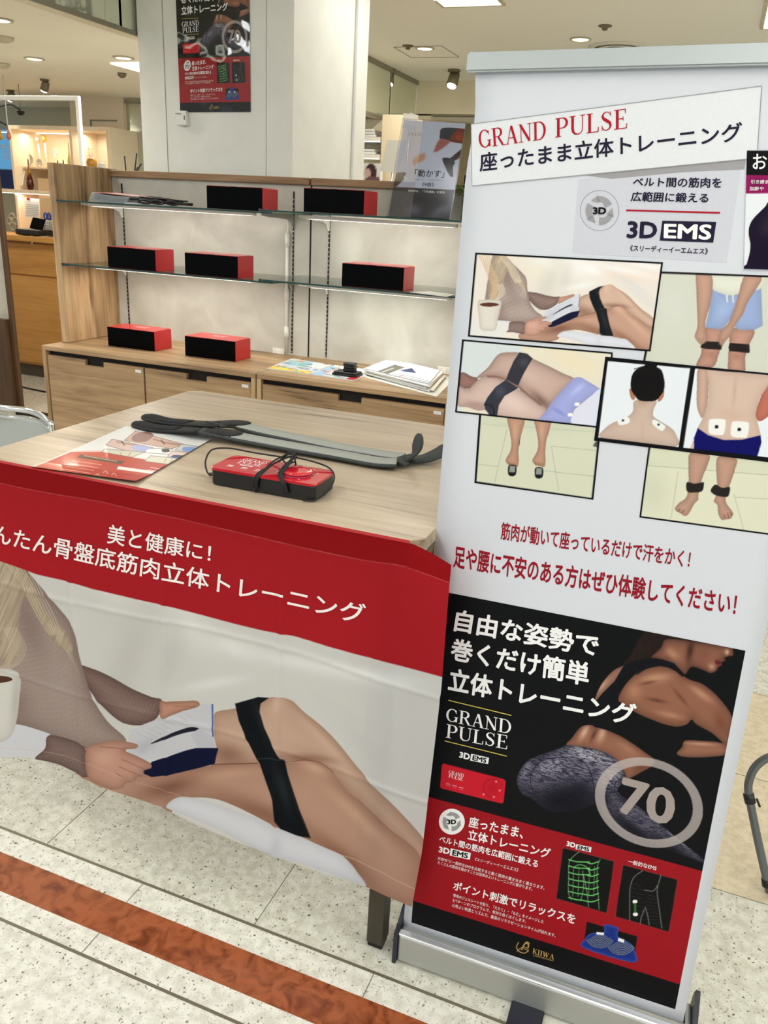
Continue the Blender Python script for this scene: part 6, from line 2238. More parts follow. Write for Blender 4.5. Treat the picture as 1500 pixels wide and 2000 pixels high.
strap([(xa + .02, 3.34, ZS + .034), (xa + .1, 3.32, ZS + .03), (xa + L * .5, 3.31, ZS + .03), (xb - .03, 3.32, ZS + .024)], .018, .006, M['black'], 'strap', t, n=5)
b = MB()
for dx in (.05, .12, .2):
    b.tube(crom([(xa + dx, 3.29, ZS + .012), (xa + dx + .03, 3.285, ZS + .022), (xa + dx + .07, 3.29, ZS + .012), (xa + dx + .03, 3.30, ZS + .006)], 5, True), .004, 8, closed=True)
b.build('buckle', M['black'], t)

# magazines, watch-like device, paper stack
def mag_surf(c4, z):
    c4 = [np.array(c_[:2]) for c_ in c4]

    def f(u, v, h):
        u = np.asarray(u, float)[:, None]
        v = np.asarray(v, float)[:, None]
        P = (c4[0] * (1 - u) + c4[1] * u) * (1 - v) + (c4[3] * (1 - u) + c4[2] * u) * v
        return np.concatenate([P, np.full((len(P), 1), z) + np.asarray(h)], 1)
    return f


def paint_mag(seed, bands):
    def f(p):
        p.c[:] = (208, 214, 220)
        for q, col in bands:
            p.T = (480, 600, 1 / 3.5714)
            p.fill(q, col, sm=False, soft=2)
        r = np.random.default_rng(seed)
        X0, X1, Y0, Y1 = p.x.min(), p.x.max(), p.y.min(), p.y.max()
        p.T = (0, 0, 1)
        cl = [(226, 90, 70), (60, 130, 190), (240, 214, 80), (230, 150, 160), (250, 240, 230), (90, 170, 120), (240, 130, 50)]
        for k in range(34):
            p.blob((r.uniform(X0, X1), r.uniform(Y0, Y1)), r.uniform(2, 8), r.uniform(.8, 2), r.uniform(-10, 25), cl[r.integers(7)], .8)
        for k in range(6):
            x, y = r.uniform(X0 + 10, X1 - 30), r.uniform(Y0 + 4, Y1 - 6)
            p.stroke([(x, y), (x + r.uniform(10, 24), y + 3)], 1.0, (50, 50, 60), .7, sm=False)
    return f


for c4, lab, seed, bands in (([at_z(q, .89) for q in ((522, 721), (603, 732), (648, 715), (570, 702))], 'colourful magazine with a yellow lower edge, left of the two on the cabinet', 3,
                              [([(150, 430), (180, 410), (460, 450), (430, 470)], (240, 220, 70)), ([(300, 370), (480, 380), (420, 420), (290, 400)], (150, 200, 210))]),
                             ([at_z(q, .89) for q in ((604, 732), (690, 745), (738, 727), (655, 715))], 'colourful magazine under the small black device on the cabinet', 5,
                              [([(440, 470), (600, 410), (640, 420), (520, 480)], (150, 190, 225)), ([(700, 500), (760, 470), (800, 490), (740, 515)], (200, 60, 70))])):
    t = thing('magazine', lab, 'magazine', (c4[0][0], c4[0][1], .89))
    b = MB()
    b.slab([(c_[0], c_[1], .8905) for c_ in c4], .005)
    b.build('pages', M['paper'], t)
    print_quad('cover', [(0, 1), (1, 1), (1, 0), (0, 0)], mag_surf(c4, .8958), paint_mag(seed, bands), .012, printed('magazine_cover', .35, coat=.3), t, 0)
P = at_z((678, 733), .896)
t = thing('charging_cradle', 'small black device in a cradle standing on the right magazine', 'small device', (P[0], P[1], .896), rz=.1)
MB().box(P[0] - .062, P[0] + .058, P[1] - .03, P[1] + .045, .8965, .906, bev=.003, seg=2).build('base', M['black'], t)
MB().box(P[0] - .055, P[0] + .055, P[1] - .03, P[1] + .04, .907, .914, bev=.003, seg=2).build('tray', M['black'], t)
for k in range(3):
    MB().box(P[0] - .018 + .003 * (k % 2), P[0] + .034 + .003 * (k % 2), P[1] - .01, P[1] + .03, .915 + k * .0125, .9265 + k * .0125, bev=.003, seg=2).build('clip_module', M['black'], t)

qs = [(712, 735), (850, 771), (878, 740), (772, 712)]
for k in range(7):
    c4 = [at_z(q, .89) for q in qs]
    cen = sum(c4) / 4
    a = random.uniform(-.06, .06) if k < 6 else .03
    sc2 = 1.12 if k == 0 else (.9 + .03 * (k % 3))
    pp = []
    for c_ in c4:
        d = (c_ - cen)[:2] * sc2
        pp.append((cen[0] + d[0] * math.cos(a) - d[1] * math.sin(a) - .006 * k, cen[1] + d[0] * math.sin(a) + d[1] * math.cos(a) + .004 * k, .8905 + k * .0045))
    lab = ['large torn white sheet at the bottom of the paper stack', 'sheet directly above the large torn one in the paper stack', 'third sheet from the bottom of the paper stack', 'sheet in the middle of the paper stack beside the banner', 'third sheet from the top of the paper stack', 'second sheet from the top of the paper stack', 'printed sheet with a grey title band, topmost of the paper stack'][k]
    if k == 6:
        t = thing('paper_sheet', lab, 'paper', pp[0])
        MB().slab(pp, .003).build('sheet', M['paper'], t)

        def ptop(p):
            p.c[:] = (214, 218, 226)
            p.T = (480, 600, 1 / 3.5714)
            p.fill([(828, 480), (1040, 400), (1110, 420), (900, 500)], (112, 110, 104), sm=False)
            p.fill([(1075, 440), (1160, 425), (1190, 460), (1110, 450)], (60, 66, 110), sm=False)
            p.fill([(1290, 545), (1400, 490), (1400, 515), (1320, 560)], (70, 74, 110), sm=False)
            for i in range(9):
                p.stroke([(960 + i * 26, 500 + i * 7), (1100 + i * 24, 455 + i * 8)], 1.0, (120, 124, 134), .8, sm=False)
            p.stroke([(905, 470), (1030, 425)], 1.4, (230, 230, 226), .9, sm=False)
            p.stroke([(1050, 490), (1100, 475)], 1.4, (196, 90, 100), .9, sm=False)
        print_quad('print', [(0, 1), (1, 1), (1, 0), (0, 0)], mag_surf(pp, pp[0][2] + .0034), ptop, .012, printed('sheet_print', .5), t, 0)
    else:
        MB().slab(pp, .0035 if k else .001).build('paper_sheet', M['paper'] if k % 2 else M['offwhite'], label=lab, cat='paper', group='sheets in the paper stack' if 0 < k < 6 else None)
P = at_z((812, 583), ZM + .008)
c4 = [at_z(q, ZM + .009) for q in ((800, 571), (872, 580), (889, 576), (840, 570))]
MB().slab([(c_[0], min(c_[1], 3.62), ZM + .009) for c_ in c4], .002).build('paper_sheet', M['offwhite'], label='pale sheet lying on the middle glass shelf right of the box', cat='paper')

# small plant half hidden behind the acrylic stand
P = at_y((912, 402), 3.56)
t = thing('potted_plant', 'small spiky green plant half hidden between the acrylic poster and the banner', 'plant', (P[0] + .03, 3.56, ZS + .0085))
MB().lathe((P[0] + .03, 3.56, ZS + .0085), [(.03, 0), (.04, .05), (.036, .052), (.03, .045)], 20).build('pot', M['white'], t)
b = MB()
r_ = np.random.default_rng(4)
for k in range(26):
    a = r_.uniform(0, 6.28)
    l = r_.uniform(.05, .12)
    z0 = ZS + .055
    p0 = np.array([P[0] + .03, 3.56, z0])
    p1 = p0 + np.array([math.cos(a) * l * .5, math.sin(a) * l * .3, l * .7])
    p2 = p0 + np.array([math.cos(a) * l, math.sin(a) * l * .5, l * r_.uniform(.2, 1.0)])
    b.tube(crom([p0, p1, p2], 4), .003, 5, radii=[.002, .003, .004, .004, .004, .003, .003, .002, .0006])
b.build('leaves', plain('spiky_leaf_green', (96, 118, 52), .5, var=.3, bscale=60), t)
P = at_y((912, 372), 3.62)
MB().box(P[0] - .01, P[0] + .05, 3.60, 3.62, ZS + .0085, P[2] + .06).build('display_card', M['blackcard'], label='dark card standing behind the acrylic poster next to the banner', cat='card')

# ============================================================ BEHIND THE UNIT: cards, shelf with linens
b = MB()
c4 = [at_y(q, 5.2) for q in ((757, 273), (795, 275), (775, 338), (741, 334))]
b.slab(c4, .006, (0, 1, 0))
t_ = thing('card_display', 'blank back of a white card on a chrome pole left of the acrylic poster', 'card', (c4[3][0], 5.2, 1.2))
b.build('blank_card', M['offwhite'], t_)
c4 = [at_y(q, 5.3) for q in ((788, 221), (800, 222), (803, 220), (806, 222), (817, 225), (815, 236), (811, 240), (811, 254), (783, 250), (788, 240), (786, 232))]
t2_ = thing('card_display', 'small notched white card rising above the acrylic poster', 'card', (c4[8][0], 5.3, 1.2))
MB().slab(c4, .006, (0, 1, 0)).build('blank_card', M['offwhite'], t2_)
MB().tube([(c4[8][0] + .05, 5.315, 1.2), (c4[8][0] + .05, 5.315, c4[8][2] + .04)], .005, 8).build('card_pole', M['chrome'], t2_)
b = MB()
P = at_y((764, 350), 5.2)
MB().tube([(P[0], 5.21, 1.2), (P[0], 5.21, at_y((766, 300), 5.2)[2])], .006, 8).build('card_pole', M['chrome'], t_)
# display table carrying the cards
dc_ = thing('display_counter', 'maple counter behind the shelving, carrying the blank white cards', 'counter', (-1.65, 5.3, 0))
MB().box(-2.3, -1.0, 4.95, 5.6, 1.12, 1.2).build('counter_top', M['maple'], dc_)
MB().box(-2.25, -1.05, 5.0, 5.55, 0, 1.12).build('counter_base', M['maple'], dc_)

t = thing('linen_shelf', 'lit white shelf niche with folded linens seen between the column and the cards', 'shelf', (-3.35, 7.3, 0))
MB().box(-4.2, -2.82, 7.35, 7.4, 0, 2.37).build('back_board', M['wall_cream'], t)
for q in ((745, 268), (745, 302)):
    z = at_y(q, 7.0)[2]
    MB().box(-4.2, -2.83, 7.0, 7.35, z - .03, z).build('board', M['white'], t)
    MB().box(-4.2, -2.85, 7.02, 7.05, z - .036, z - .030).build('led_line', M['ledline'], t)
for q, n in (((722, 262), 3), ((722, 298), 2)):
    P = at_y(q, 7.1)
    z0 = at_y((745, 268 if n == 3 else 302), 7.0)[2]
    for k in range(n):
        MB().box(P[0] - .10 + .01 * k, P[0] + .08 - .01 * k, 7.03, 7.28, z0 + .001 + k * .022, z0 + .021 + k * .022, bev=.006, seg=2).build('folded_linen', M['paper'], label='%s folded white linen of the %s pile in the niche' % (('lowest', 'upper' if n == 2 else 'middle', 'topmost')[k], 'upper' if n == 3 else 'lower'), cat='linen', group='folded white linens in the niche')
MB().box(-2.82, -2.60, 7.0, 7.4, 0, 2.37).build('wall_post', M['wall_warm'], kind='structure')
b = MB()
a, c_ = at_y((707, 318), 6.9), at_y((742, 348), 6.9)
yy = 6.9


def paint_bride(p):
    p.c[:] = (222, 220, 218)
    p.T = (700, 310, .25)
    p.fill([(80, 40), (120, 42), (140, 90), (130, 150), (60, 160), (50, 100)], (70, 48, 52))
    p.fill([(50, 90), (84, 80), (96, 120), (80, 150), (52, 150)], (196, 168, 164))
    p.fill([(60, 150), (150, 140), (170, 200), (60, 200)], (110, 80, 90))


def wsurf(y):
    return lambda u, v, h: np.stack([np.asarray(u, float), np.full(len(u), y - h), np.asarray(v, float)], 1)


pp_ = thing('portrait_display', 'white panel with a small poster of a dark-haired person, right of the column', 'poster panel', (a[0], 6.93, 0))
print_quad('portrait_print', [(a[0], a[2]), (c_[0] + .0, a[2]), (c_[0], a[2] - .45), (a[0], a[2] - .45)], wsurf(6.9), paint_bride, .012, printed('portrait_print', .5), pp_, 0.0)
MB().box(a[0], c_[0], 6.902, 6.96, 0, a[2]).build('panel_board', M['white'], pp_)

# sticks of a reed diffuser behind the shelving top
P = at_y((262, 345), 4.0)
t = thing('reed_diffuser', 'black sticks of a reed diffuser rising behind the shelving top left of the column', 'reed diffuser', (P[0], 4.0, 1.42))
b = MB()
for q0, q1 in (((246, 335), (243, 305)), ((263, 335), (267, 299)), ((266, 335), (276, 320)), ((268, 335), (274, 322)), ((264, 335), (270, 326))):
    b.tube([(P[0], 4.0, 1.50), at_y(q0, 4.0), at_y(q1, 4.0)], .004, 6)
b.build('reeds', M['black'], t)
MB().lathe((P[0], 4.0, 1.42), [(.04, 0), (.045, .01), (.045, .07), (.02, .09), (.018, .11)], 20).build('bottle', M['gold'], t)
MB().box(-3.55, -3.0, 3.9, 4.2, 0, 1.42).build('side_cabinet', M['maple_pale'], label='pale cabinet behind the shelving, carrying the reed diffuser', cat='cabinet')

# ============================================================ LEFT BACKGROUND
# white tube frame
t = thing('pipe_rack', 'slim white square-tube frame standing behind the shelving unit', 'frame', (-3.87, 4.5, 0))
pr = at_y((152, 192), 4.5)
MB().box(pr[0] - .013, pr[0] + .013, 4.487, 4.513, 0, pr[2] + .013, bev=.003).build('upright', M['white'], t)
MB().box(-5.6, pr[0] - .013, 4.487, 4.513, pr[2] - .013, pr[2] + .013, bev=.003).build('cross_tube', M['white'], t)
MB().box(-5.64, -5.6, 4.48, 4.52, 0, pr[2] + .02, bev=.003).build('upright', M['white'], t)

# counter with drawers
t = thing('maple_counter', 'orange maple counter with a keyed drawer seen in the gap left of the shelving', 'counter', (-5.6, 5.8, 0))
MB().box(-6.6, -4.7, 5.68, 6.2, 1.20, 1.245, bev=.003).build('counter_top', M['maple'], t)
MB().box(-6.6, -4.75, 5.75, 6.2, .12, 1.20).build('body', M['maple'], t)
d = MB().box(-6.58, -4.77, 5.735, 5.75, .92, 1.185, bev=.002).build('drawer_front', M['maple'], t)
P = at_y((62, 472), 5.73)
b = MB()
T = Matrix.Translation((P[0], 5.732, P[2])) @ Matrix.Rotation(math.radians(90), 4, 'X')
b.lathe(None, [(.016, -.004), (.016, .004), (.012, .006)], 16, T=T)
b.build('key_lock', M['chrome'], d)
b = MB()
T = Matrix.Translation((P[0], 5.724, P[2])) @ Matrix.Rotation(math.radians(90), 4, 'X')
b.lathe(None, [(.008, -.001), (.008, .003)], 12, T=T)
b.build('keyhole', M['black'], d)
MB().box(-6.58, -4.77, 5.735, 5.75, .14, .905, bev=.002).build('door_front', M['maple'], t)
MB().box(-6.6, -4.78, 5.80, 6.2, 0, .12).build('plinth', plain('brown_grey_plinth', (96, 84, 70), .6), t)

# lit hutch on the counter
hx0, hx1, hz1 = -5.93, -4.86, 2.14
hy0, hy1 = 6.0, 6.15
t = thing('display_hutch', 'pale maple display case with lit compartments on the left counter', 'display case', (-5.4, 6.0, 1.245))
zf = 1.62
MB().box(hx0, hx1, hy0, 6.4, hz1 - .03, hz1).build('top_board', M['maple_pale'], t)
for x in (hx0, -5.27, hx1 - .025):
    MB().box(x, x + .025, hy0, 6.4, 1.245, hz1 - .03).build('divider', M['maple_pale'], t)
MB().box(hx0, hx1, 6.38, 6.4, 1.245, hz1 - .03).build('back_board', M['maple_pale'], t)
MB().box(hx1, hx1 + .012, hy0 + .01, 6.4, 1.245, hz1).build('side_cladding', M['wall_warm'], t)
MB().box(-6.9, -5.28, hy0 - .1, 6.38, zf - .03, zf).build('ledge', M['maple_pale'], t)
MB().box(-6.85, -5.3, hy0 - .07, hy0 - .04, zf - .036, zf - .030).build('led_line', M['ledline'], t)
MB().box(-6.85, -5.3, 6.30, 6.33, hz1 - .036, hz1 - .030).build('led_line', M['ledline'], t)
lamp_light(t, 'AREA', 3.2, 1.3, (-.45, .02, .34), size_y=.05, color=(1, .92, .76))
lamp_light(t, 'AREA', 3.4, 1.0, (0, .15, .84), size_y=.05, color=(1, .92, .76))
p0 = at_y((73, 348), 5.97)
MB().box(p0[0], hx1, 5.97, 5.99, 1.245, p0[2]).build('lower_panel', plain('tan_laminate', (214, 182, 138), .5), t)
MB().box(hx0 + .03, -5.28, 6.1, 6.38, 1.80, 1.812).build('inner_shelf', M['maple_pale'], t)


def vase(q, y, prof, mat, name, label, cat, zb=None):
    P = at_y(q, y)
    z = P[2] if zb is None else zb
    MB().lathe((P[0], y, z), prof, 24).build(name, mat, label=label, cat=cat, origin=(P[0], y, z))


vase((59, 361), 5.96, [(.02, 0), (.028, .012), (.031, .042), (.026, .084), (.013, .14), (.006, .19), (.004, .245), (.003, .25)], M['redamber'], 'glass_vase', 'tall-necked red and amber glass vase on the left ledge', 'vase', zf)
vase((137, 325), 6.05, [(.014, 0), (.018, .006), (.02, .036), (.008, .10), (.004, .18), (.003, .185)], plain('pale_yellow_glass', (232, 214, 130), .2), 'glass_vase', 'slim pale yellow bottle vase in the display case', 'vase')
vase((180, 329), 6.03, [(.02, 0), (.038, .014), (.046, .042), (.038, .072), (.02, .084), (.012, .084)], M['gold'], 'glass_vase', 'round amber glass vase above the shelving top', 'vase')
t = thing('shell_sculpture', 'white shell-shaped ornament right of the round amber vase', 'ornament', at_y((199, 330), 6.03))
P = at_y((199, 330), 6.03)
b = MB()
b.lathe((P[0], 6.03, P[2]), [(.034, 0), (.038, .014), (.028, .034), (.032, .038), (.014, .055), (.002, .064)], 9, smooth=False)
b.build('shell', M['paper'], t)
for q, lab, m_ in (((113, 322), 'tall black candle spike, left of the pair above the side panel', M['black']), ((124, 322), 'tall black candle spike, right of the pair above the side panel', M['black'])):
    P = at_y(q, 5.72)
    MB().lathe((P[0], 5.72, 0), [(.03, 1.245), (.03, 1.252), (.006, 1.26), (.006, P[2]), (.004, P[2] + .03), (.001, P[2] + .04)], 12).build('candle_spike', m_, label=lab, cat='ornament')
for q, r, lab in (((59, 313), .05, 'larger pearl glass plate standing in the display case'), ((79, 319), .036, 'smaller pearl glass plate beside the larger one')):
    P = at_y(q, 6.2)
    b = MB()
    T = Matrix.Translation((P[0], 6.2, P[2])) @ Matrix.Rotation(math.radians(80), 4, 'X')
    b.lathe(None, [(.02, -.01), (r * .7, -.004), (r, .015), (r * .98, .018), (r * .6, .004), (.01, .0)], 32, T=T)
    b.build('glass_plate', M['pearl'], label=lab, cat='plate', origin=(P[0], 6.2, P[2] - r))
for q0, q1, mt, lab in (((73, 270), (80, 325), M['pearl'], 'clear-topped white glass pestle stick leaning in the display case'), ((86, 268), (92, 325), M['gold'], 'gold-topped white glass stick leaning in the display case')):
    p0, p1 = at_y(q0, 6.22), at_y(q1, 6.25)
    t = thing('glass_stick', lab, 'ornament', p1)
    MB().tube([p1, p0 + (p1 - p0) * .2], .008, 10).build('stem', M['white'], t)
    b = MB()
    b.lathe((p0[0], p0[1], p0[2] - .03), [(.008, -.01), (.018, .004), (.02, .024), (.015, .04), (.006, .044)], 16)
    b.build('bulb', mt, t)
P = at_y((172, 300), 6.2)
t = thing('dried_twig', 'pale dried blossom twig above the round amber vase', 'dried twig', (P[0], 6.2, at_y((178, 325), 6.2)[2]))
b = MB()
rr = np.random.default_rng(8)
base = at_y((178, 312), 6.2)
for k in range(9):
    e = at_y((160 + rr.uniform(0, 22), 286 + rr.uniform(0, 20)), 6.2)
    b.tube(crom([base, (base + e) / 2 + rr.uniform(-.01, .01, 3), e], 4), .0022, 5)
    b.lathe(e, [(.004, -.004), (.009, 0), (.004, .005)], 7)
b.build('branches', plain('pale_pink_branch', (214, 170, 150), .7), t)
P = at_y((110, 300), 6.2)
b = MB()
base = at_y((108, 312), 6.2)
for k in range(7):
    e = at_y((104 + rr.uniform(0, 14), 290 + rr.uniform(0, 14)), 6.2)
    b.tube(crom([base, (base + e) / 2 + rr.uniform(-.01, .01, 3), e], 4), .0022, 5)
    b.lathe(e, [(.004, -.004), (.01, 0), (.004, .005)], 7)
b.build('dried_twig', M['paper'], label='white blossom twig in the middle of the display case', cat='dried twig')
# leaning white card in the lower compartment, letter ornament
P = at_y((42, 360), 6.1)
b = MB()
b.slab([at_y((38, 362), 6.05), at_y((44, 362), 6.05), at_y((49, 334), 6.1), at_y((38, 334), 6.1)], .004, (0, 1, 0))
b.build('leaning_card', M['offwhite'], label='small white card leaning in the display case next to the red vase', cat='card')
P = at_y((24, 424), 6.1)
t = thing('letter_ornament', 'cut-out grey ornament with round holes standing on the counter', 'ornament', (P[0], 6.1, 1.25))
b = MB()
for dx, dz, r in ((.0, .04, .035), (.035, .085, .032), (.0, .12, .03), (-.03, .08, .03)):
    pts = [(P[0] + dx + r * math.cos(a), 6.1, 1.26 + dz + r * math.sin(a)) for a in np.linspace(0, 6.28, 20)[:-1]]
    b.tube(pts, .007, 8, closed=True)
b.build('rings', M['greytrim'], t)

# counter things: card terminal, basket with scissors, calendar sheet
P = at_z((68, 440), 1.245)
P = at_y((66, 440), 5.8)
zc = 1.245
t = thing('card_terminal', 'black card terminal with a tilted screen on the maple counter', 'card terminal', (P[0], 5.78, zc))
MB().box(P[0] - .16, P[0] + .12, 5.74, 5.90, zc + .006, zc + .055, bev=.012, seg=2).build('base', M['black'], t)
b = MB()
b.box(-.07, .07, -.008, .008, 0, .10, bev=.006, seg=2, mat=Matrix.Translation((P[0] - .0, 5.82, zc + .055)) @ Matrix.Rotation(math.radians(-25), 4, 'X') @ Matrix.Rotation(.1, 4, 'Y'))
b.build('screen', M['blackcard'], t)
b = MB()
b.tube(crom([(P[0] + .12, 5.8, zc + .02), (P[0] + .17, 5.78, zc + .012), (P[0] + .24, 5.8, zc + .01)], 5), .005, 8)
b.build('cable', M['black'], t)
for dx in (-.12, 0, .09):
    MB().box(P[0] + dx - .02, P[0] + dx + .02, 5.76, 5.88, zc, zc + .007).build('foot', M['offwhite'], t)
P = at_y((88, 440), 5.9)
t = thing('pen_basket', 'white perforated basket holding blue scissors and pens on the maple counter', 'basket', (P[0], 5.95, zc))
b = MB()
x0, x1, y0, y1 = P[0] - .055, P[0] + .13, 5.92, 6.0
n = 12
for i in range(n + 1):
    x = x0 + (x1 - x0) * i / n
    b.box(x - .003, x + .003, y0, y0 + .003, zc, zc + .13).box(x - .003, x + .003, y1 - .003, y1, zc, zc + .13)
for i in range(7):
    z = zc + .13 * i / 6
    b.box(x0, x1, y0, y0 + .003, z - .003, z + .003).box(x0, x1, y1 - .003, y1, z - .003, z + .003)
    b.box(x0, x0 + .003, y0, y1, z - .003, z + .003).box(x1 - .003, x1, y0, y1, z - .003, z + .003)
b.box(x0, x1, y0, y1, zc, zc + .004)
b.box(x0, x1, y0 - .002, y0 + .002, zc + .122, zc + .134)
b.build('grid', M['white'], t)
t = thing('scissors', 'scissors with blue loop handles standing in the white basket', 'scissors', (P[0] - .02, 5.95, zc + .006))
b = MB()
for dx in (-.018, .022):
    pts = [(P[0] - .015 + dx + .016 * math.cos(a), 5.95, zc + .165 + .028 * math.sin(a)) for a in np.linspace(0, 6.28, 18)[:-1]]
    b.tube(pts, .006, 8, closed=True)
b.build('handles', M['bluehandle'], t)
MB().box(P[0] - .03, P[0] + .01, 5.948, 5.952, zc + .01, zc + .14).build('blades', M['chrome'], t)
for k, dx in enumerate((.05, .07, .09)):
    MB().tube([(P[0] + dx, 5.96, zc + .008), (P[0] + dx + .01, 5.955, zc + .175 - .01 * k)], .005, 8).build('pen', (M['black'], M['redamber'], M['black'])[k], label=('black pen next to the scissors in the white basket', 'dark red pen between the two black pens', 'black pen at the right end of the white basket')[k], cat='pen', group='pens in the white basket')
c4 = [at_y(q, 6.02) for q in ((48, 386), (79, 389), (76, 425), (50, 425))]
b = MB()
b.slab(c4, .003, (0, 1, 0))
t = b.build('calendar_sheet', M['paper'], label='white calendar sheet standing behind the card terminal', cat='calendar')
b = MB()
for k in range(7):
    p0, p1 = at_y((51, 400 + k * 3.6), 6.018), at_y((75, 402 + k * 3.4), 6.018)
    b.slab([p0, p1, p1 + np.array([0, 0, .004]), p0 + np.array([0, 0, .004])], .0005, (0, 1, 0))
b.build('print_lines', M['grey_ink'], t)
p0 = at_y((52, 388), 6.016)
MB().slab([at_y((52, 386), 6.016), at_y((58, 387), 6.016), at_y((58, 391), 6.016), at_y((52, 390), 6.016)], .0005, (0, 1, 0)).build('red_mark', M['red_ink'], t)

# blue sign
a, c_ = at_y((-60, 252), 6.9), at_y((40, 330), 6.9)
t = thing('wall_sign', 'blue lit sign with white lettering at the left picture edge', 'sign', (a[0], 6.9, 1.5))
zs = at_y((10, 330), 6.9)[2]
MB().box(a[0], c_[0], 6.9, 6.95, zs, a[2]).build('sign_panel', M['sign_blue'], t)
MB().box(a[0], c_[0], 6.86, 6.95, 1.62, zs - .01).build('navy_base', M['sign_navy'], t)
sq = lambda pts: [(lambda P: (P[0], P[2]))(at_y((x / 4.6875, 180 + y / 4.6875), 6.9)) for x, y in pts]
letters('WEDGWOOD', sq([(-40, 478), (300, 490), (300, 535), (-40, 522)]), wsurf(6.9), .006, M['white_ink'], t, .01)
letters('EST.', sq([(40, 540), (98, 542), (98, 573), (40, 572)]), wsurf(6.9), .006, M['white_ink'], t, .01)
letters('ENGLAND', sq([(42, 582), (190, 586), (190, 620), (42, 617)]), wsurf(6.9), .006, M['white_ink'], t, .01)
# hanging ornaments
for k, (q, mt, lab) in enumerate((((1, 265), M['gold'], 'amber glass drop hanging at the picture edge, left of the two'), ((17, 265), plain('copper_glass', (196, 110, 80), .2), 'copper glass drop hanging before the blue sign, right of the two'))):
    P = at_y(q, 5.2)
    t = thing('hanging_drop', lab, 'hanging ornament', (P[0], 5.2, P[2] + .1))
    MB().lathe((P[0], 5.2, P[2] - .05), [(.003, .02), (.015, .03), (.018, .045), (.01, .07), (.004, .09), (.003, .095)], 18).build('glass_drop', mt, t)
    MB().tube([(P[0], 5.2, P[2] + .07), (P[0], 5.2, 2.4)], .004, 6).build('cord', M['white'] if k else M['black'], t)
P = at_y((41, 221), 5.6)
t = thing('pendant_lamp', 'small black half-dome pendant hanging at the upper left', 'pendant lamp', (P[0], 5.6, 2.4))
MB().lathe((P[0], 5.6, P[2] + .01), [(.006, -.03), (.022, -.024), (.03, -.006), (.031, 0), (.01, .003)], 24).build('shade', M['black'], t)
MB().lathe((P[0], 5.6, P[2] + .01), [(.05, .002), (.05, .004), (.01, .006)], 24).build('rim', M['spotbody'], t)
MB().tube([(P[0], 5.6, P[2] + .02), (P[0], 5.6, 2.4)], .0025, 6).build('cord', M['greytrim'], t)
t = thing('mobile_arms', 'thin dark curved arms of a hanging mobile at the upper left edge', 'mobile', at_y((10, 215), 5.6))
b = MB()
b.tube(crom([at_y((-20, 214), 5.6), at_y((0, 208), 5.6), at_y((22, 205), 5.6), at_y((40, 215), 5.6)], 5), .006, 6)
b.tube(crom([at_y((-14, 232), 5.6), at_y((0, 238), 5.6), at_y((12, 244), 5.6)], 5), .006, 6)
b.tube([at_y((10, 206), 5.6), (at_y((10, 206), 5.6)[0], 5.6, 2.4)], .002, 6)
b.build('arms', M['black'], t)

# second display unit further left
t = thing('display_unit', 'shelving unit seen edge-on at the far left picture edge, dark wood side', 'shelving unit', (-5.3, 4.75, 0))
e0 = -4.785
MB().box(e0 - .04, e0, 4.7, 4.73, 0, 1.735, bev=.004).build('side_panel', M['browndark'], t)
MB().box(-6.2, e0 - .04, 4.71, 4.75, .55, 1.70).build('back_panel', M['concrete'], t)
MB().box(-6.2, e0 - .04, 4.66, 4.75, 0, .70).build('lower_cabinet', M['browndark'], t)
MB().box(-6.2, e0 - .04, 4.70, 4.76, 1.70, 1.735).build('top_rail', M['railwood'], t)
b = MB()
p0, p1 = at_z((36, 802), 0.03), at_z((90, 812), 0.03)
b.box(p0[0], p1[0] + .25, p0[1] - .03, p0[1], 0, .05)
b.build('floor_rail', M['darkslot'], label='dark low rail on the floor between the two shelving units', cat='floor rail')
b = MB()
b.tube(crom([(-6.2, 5.55, .006), (-5.8, 5.5, .006), (-5.4, 5.35, .006), (-4.9, 5.3, .006)], 6), .008, 8)
b.build('floor_cable', M['black'], label='black cable on the floor before the maple counter', cat='cable')

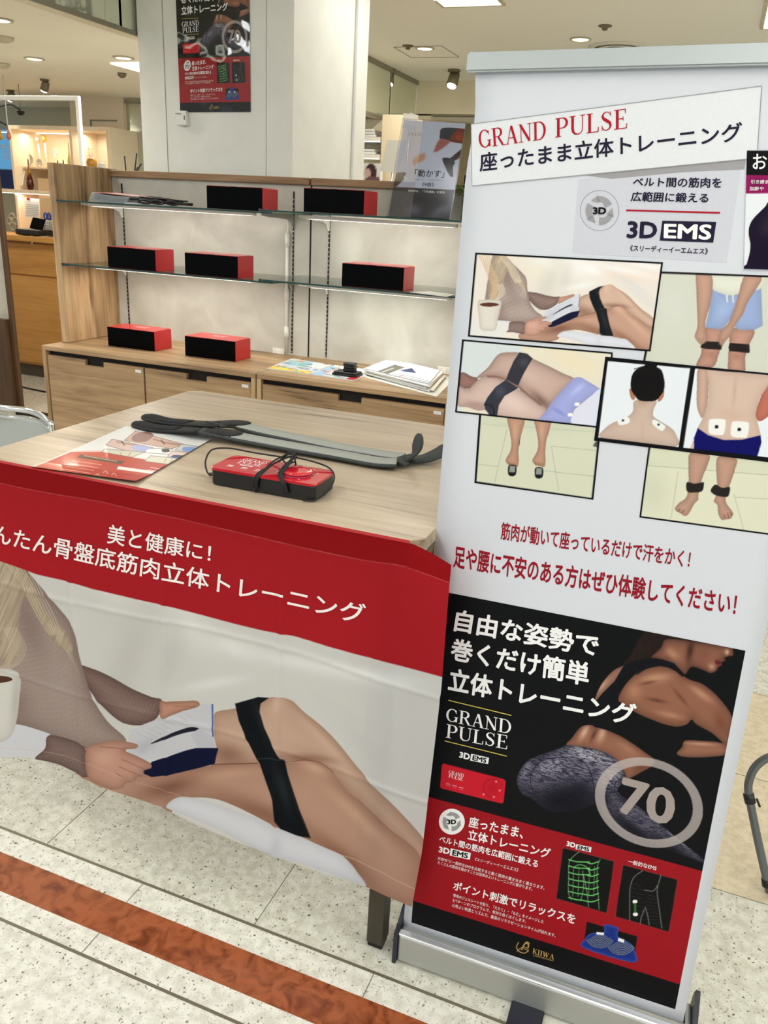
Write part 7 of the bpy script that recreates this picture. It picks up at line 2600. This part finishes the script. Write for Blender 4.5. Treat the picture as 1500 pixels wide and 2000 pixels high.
# ============================================================ CHAIR
ch = thing('chrome_chair', 'chrome tube chair with a pale grey backrest behind the left end of the table', 'chair', (-2.36, 2.35, 0))
b = MB()
zc = .85
A0 = at_z((101, 823), .835)
A1 = at_z((60, 803), .85)
A2 = at_z((0, 796), .852)
pts = [(A0[0] + .01, A0[1] + .02, .70), (A0[0], A0[1], .80), (A0[0] - .012, A0[1] + .0, .832), tuple(A1), tuple(A2), (A2[0] - .12, A2[1] + .02, .845), (A2[0] - .19, A2[1] + .03, .80), (A2[0] - .2, A2[1] + .04, .70)]
b.tube(crom(pts, 6), .011, 12)
pts2 = [(p[0] - .006 * (1 if i < 4 else -1), p[1] + .012, p[2] - .034) for i, p in enumerate(pts)]
b.tube(crom(pts2, 6), .009, 12)
b.build('back_frame', M['chrome'], ch)
b = MB()
b.box(A2[0] - .17, A0[0] - .03, A1[1] - .01, A1[1] + .02, .56, .822, bev=.01, seg=3)
b.build('backrest', plain('pale_grey_upholstery', (172, 176, 172), .7), ch)
MB().box(A2[0] - .19, A0[0] - .0, A1[1] - .0, A1[1] + .42, .44, .49, bev=.015, seg=3).build('seat', plain('grey_seat_pad', (160, 164, 160), .7), ch)
for x in (A2[0] - .19, A0[0] + .005):
    for y, tp in ((A1[1] + .0, .72), (A1[1] + .42, .45)):
        MB().tube([(x, y, 0.005), (x, y, tp)], .011, 10).build('leg', M['chrome'], ch)

# ============================================================ STEEL TUBE FRAME AT THE RIGHT
t = thing('tube_rack', 'bent grey steel tube with a black collar standing on the floor at the right edge', 'tube rack', (.42, 1.93, 0))
p = lambda q, y: at_y(q, y)
g0 = at_z((1503, 1742), .012)
lower = [g0, at_y((1480, 1640), g0[1] + .03), at_y((1463, 1556), g0[1] + .06)]
upper = [lower[-1], at_y((1462, 1530), g0[1] + .065), at_y((1474, 1500), g0[1] + .07), at_y((1500, 1480), g0[1] + .075), at_y((1545, 1468), g0[1] + .08), at_y((1600, 1466), g0[1] + .09)]
MB().tube(crom(lower, 5), .0105, 14).build('lower_tube', M['tube'], t)
MB().tube(crom(upper, 6), .0105, 14).build('bent_tube', M['tube'], t)
d = np.array(lower[-1]) - np.array(lower[-2])
d = d / np.linalg.norm(d)
MB().tube([lower[-1] - d * .016, lower[-1] + d * .008], .0135, 16).build('collar', M['black'], t)
MB().tube([lower[-1] - d * .02 + np.array([.022, 0, 0]), lower[-1] + d * .0 + np.array([.018, 0, 0])], .003, 8).build('collar_pin', M['black'], t)
MB().tube([g0 + d * .02 - np.array([0, 0, .006]), g0 + d * .034], .0135, 16).build('foot_collar', M['black'], t)
end = np.array(upper[-1])
MB().tube(crom([end, end + np.array([.14, .02, -.02]), end + np.array([.2, .03, -.12]), np.array([end[0] + .22, end[1], .012])], 6), .0105, 12).build('far_tube', M['tube'], t)
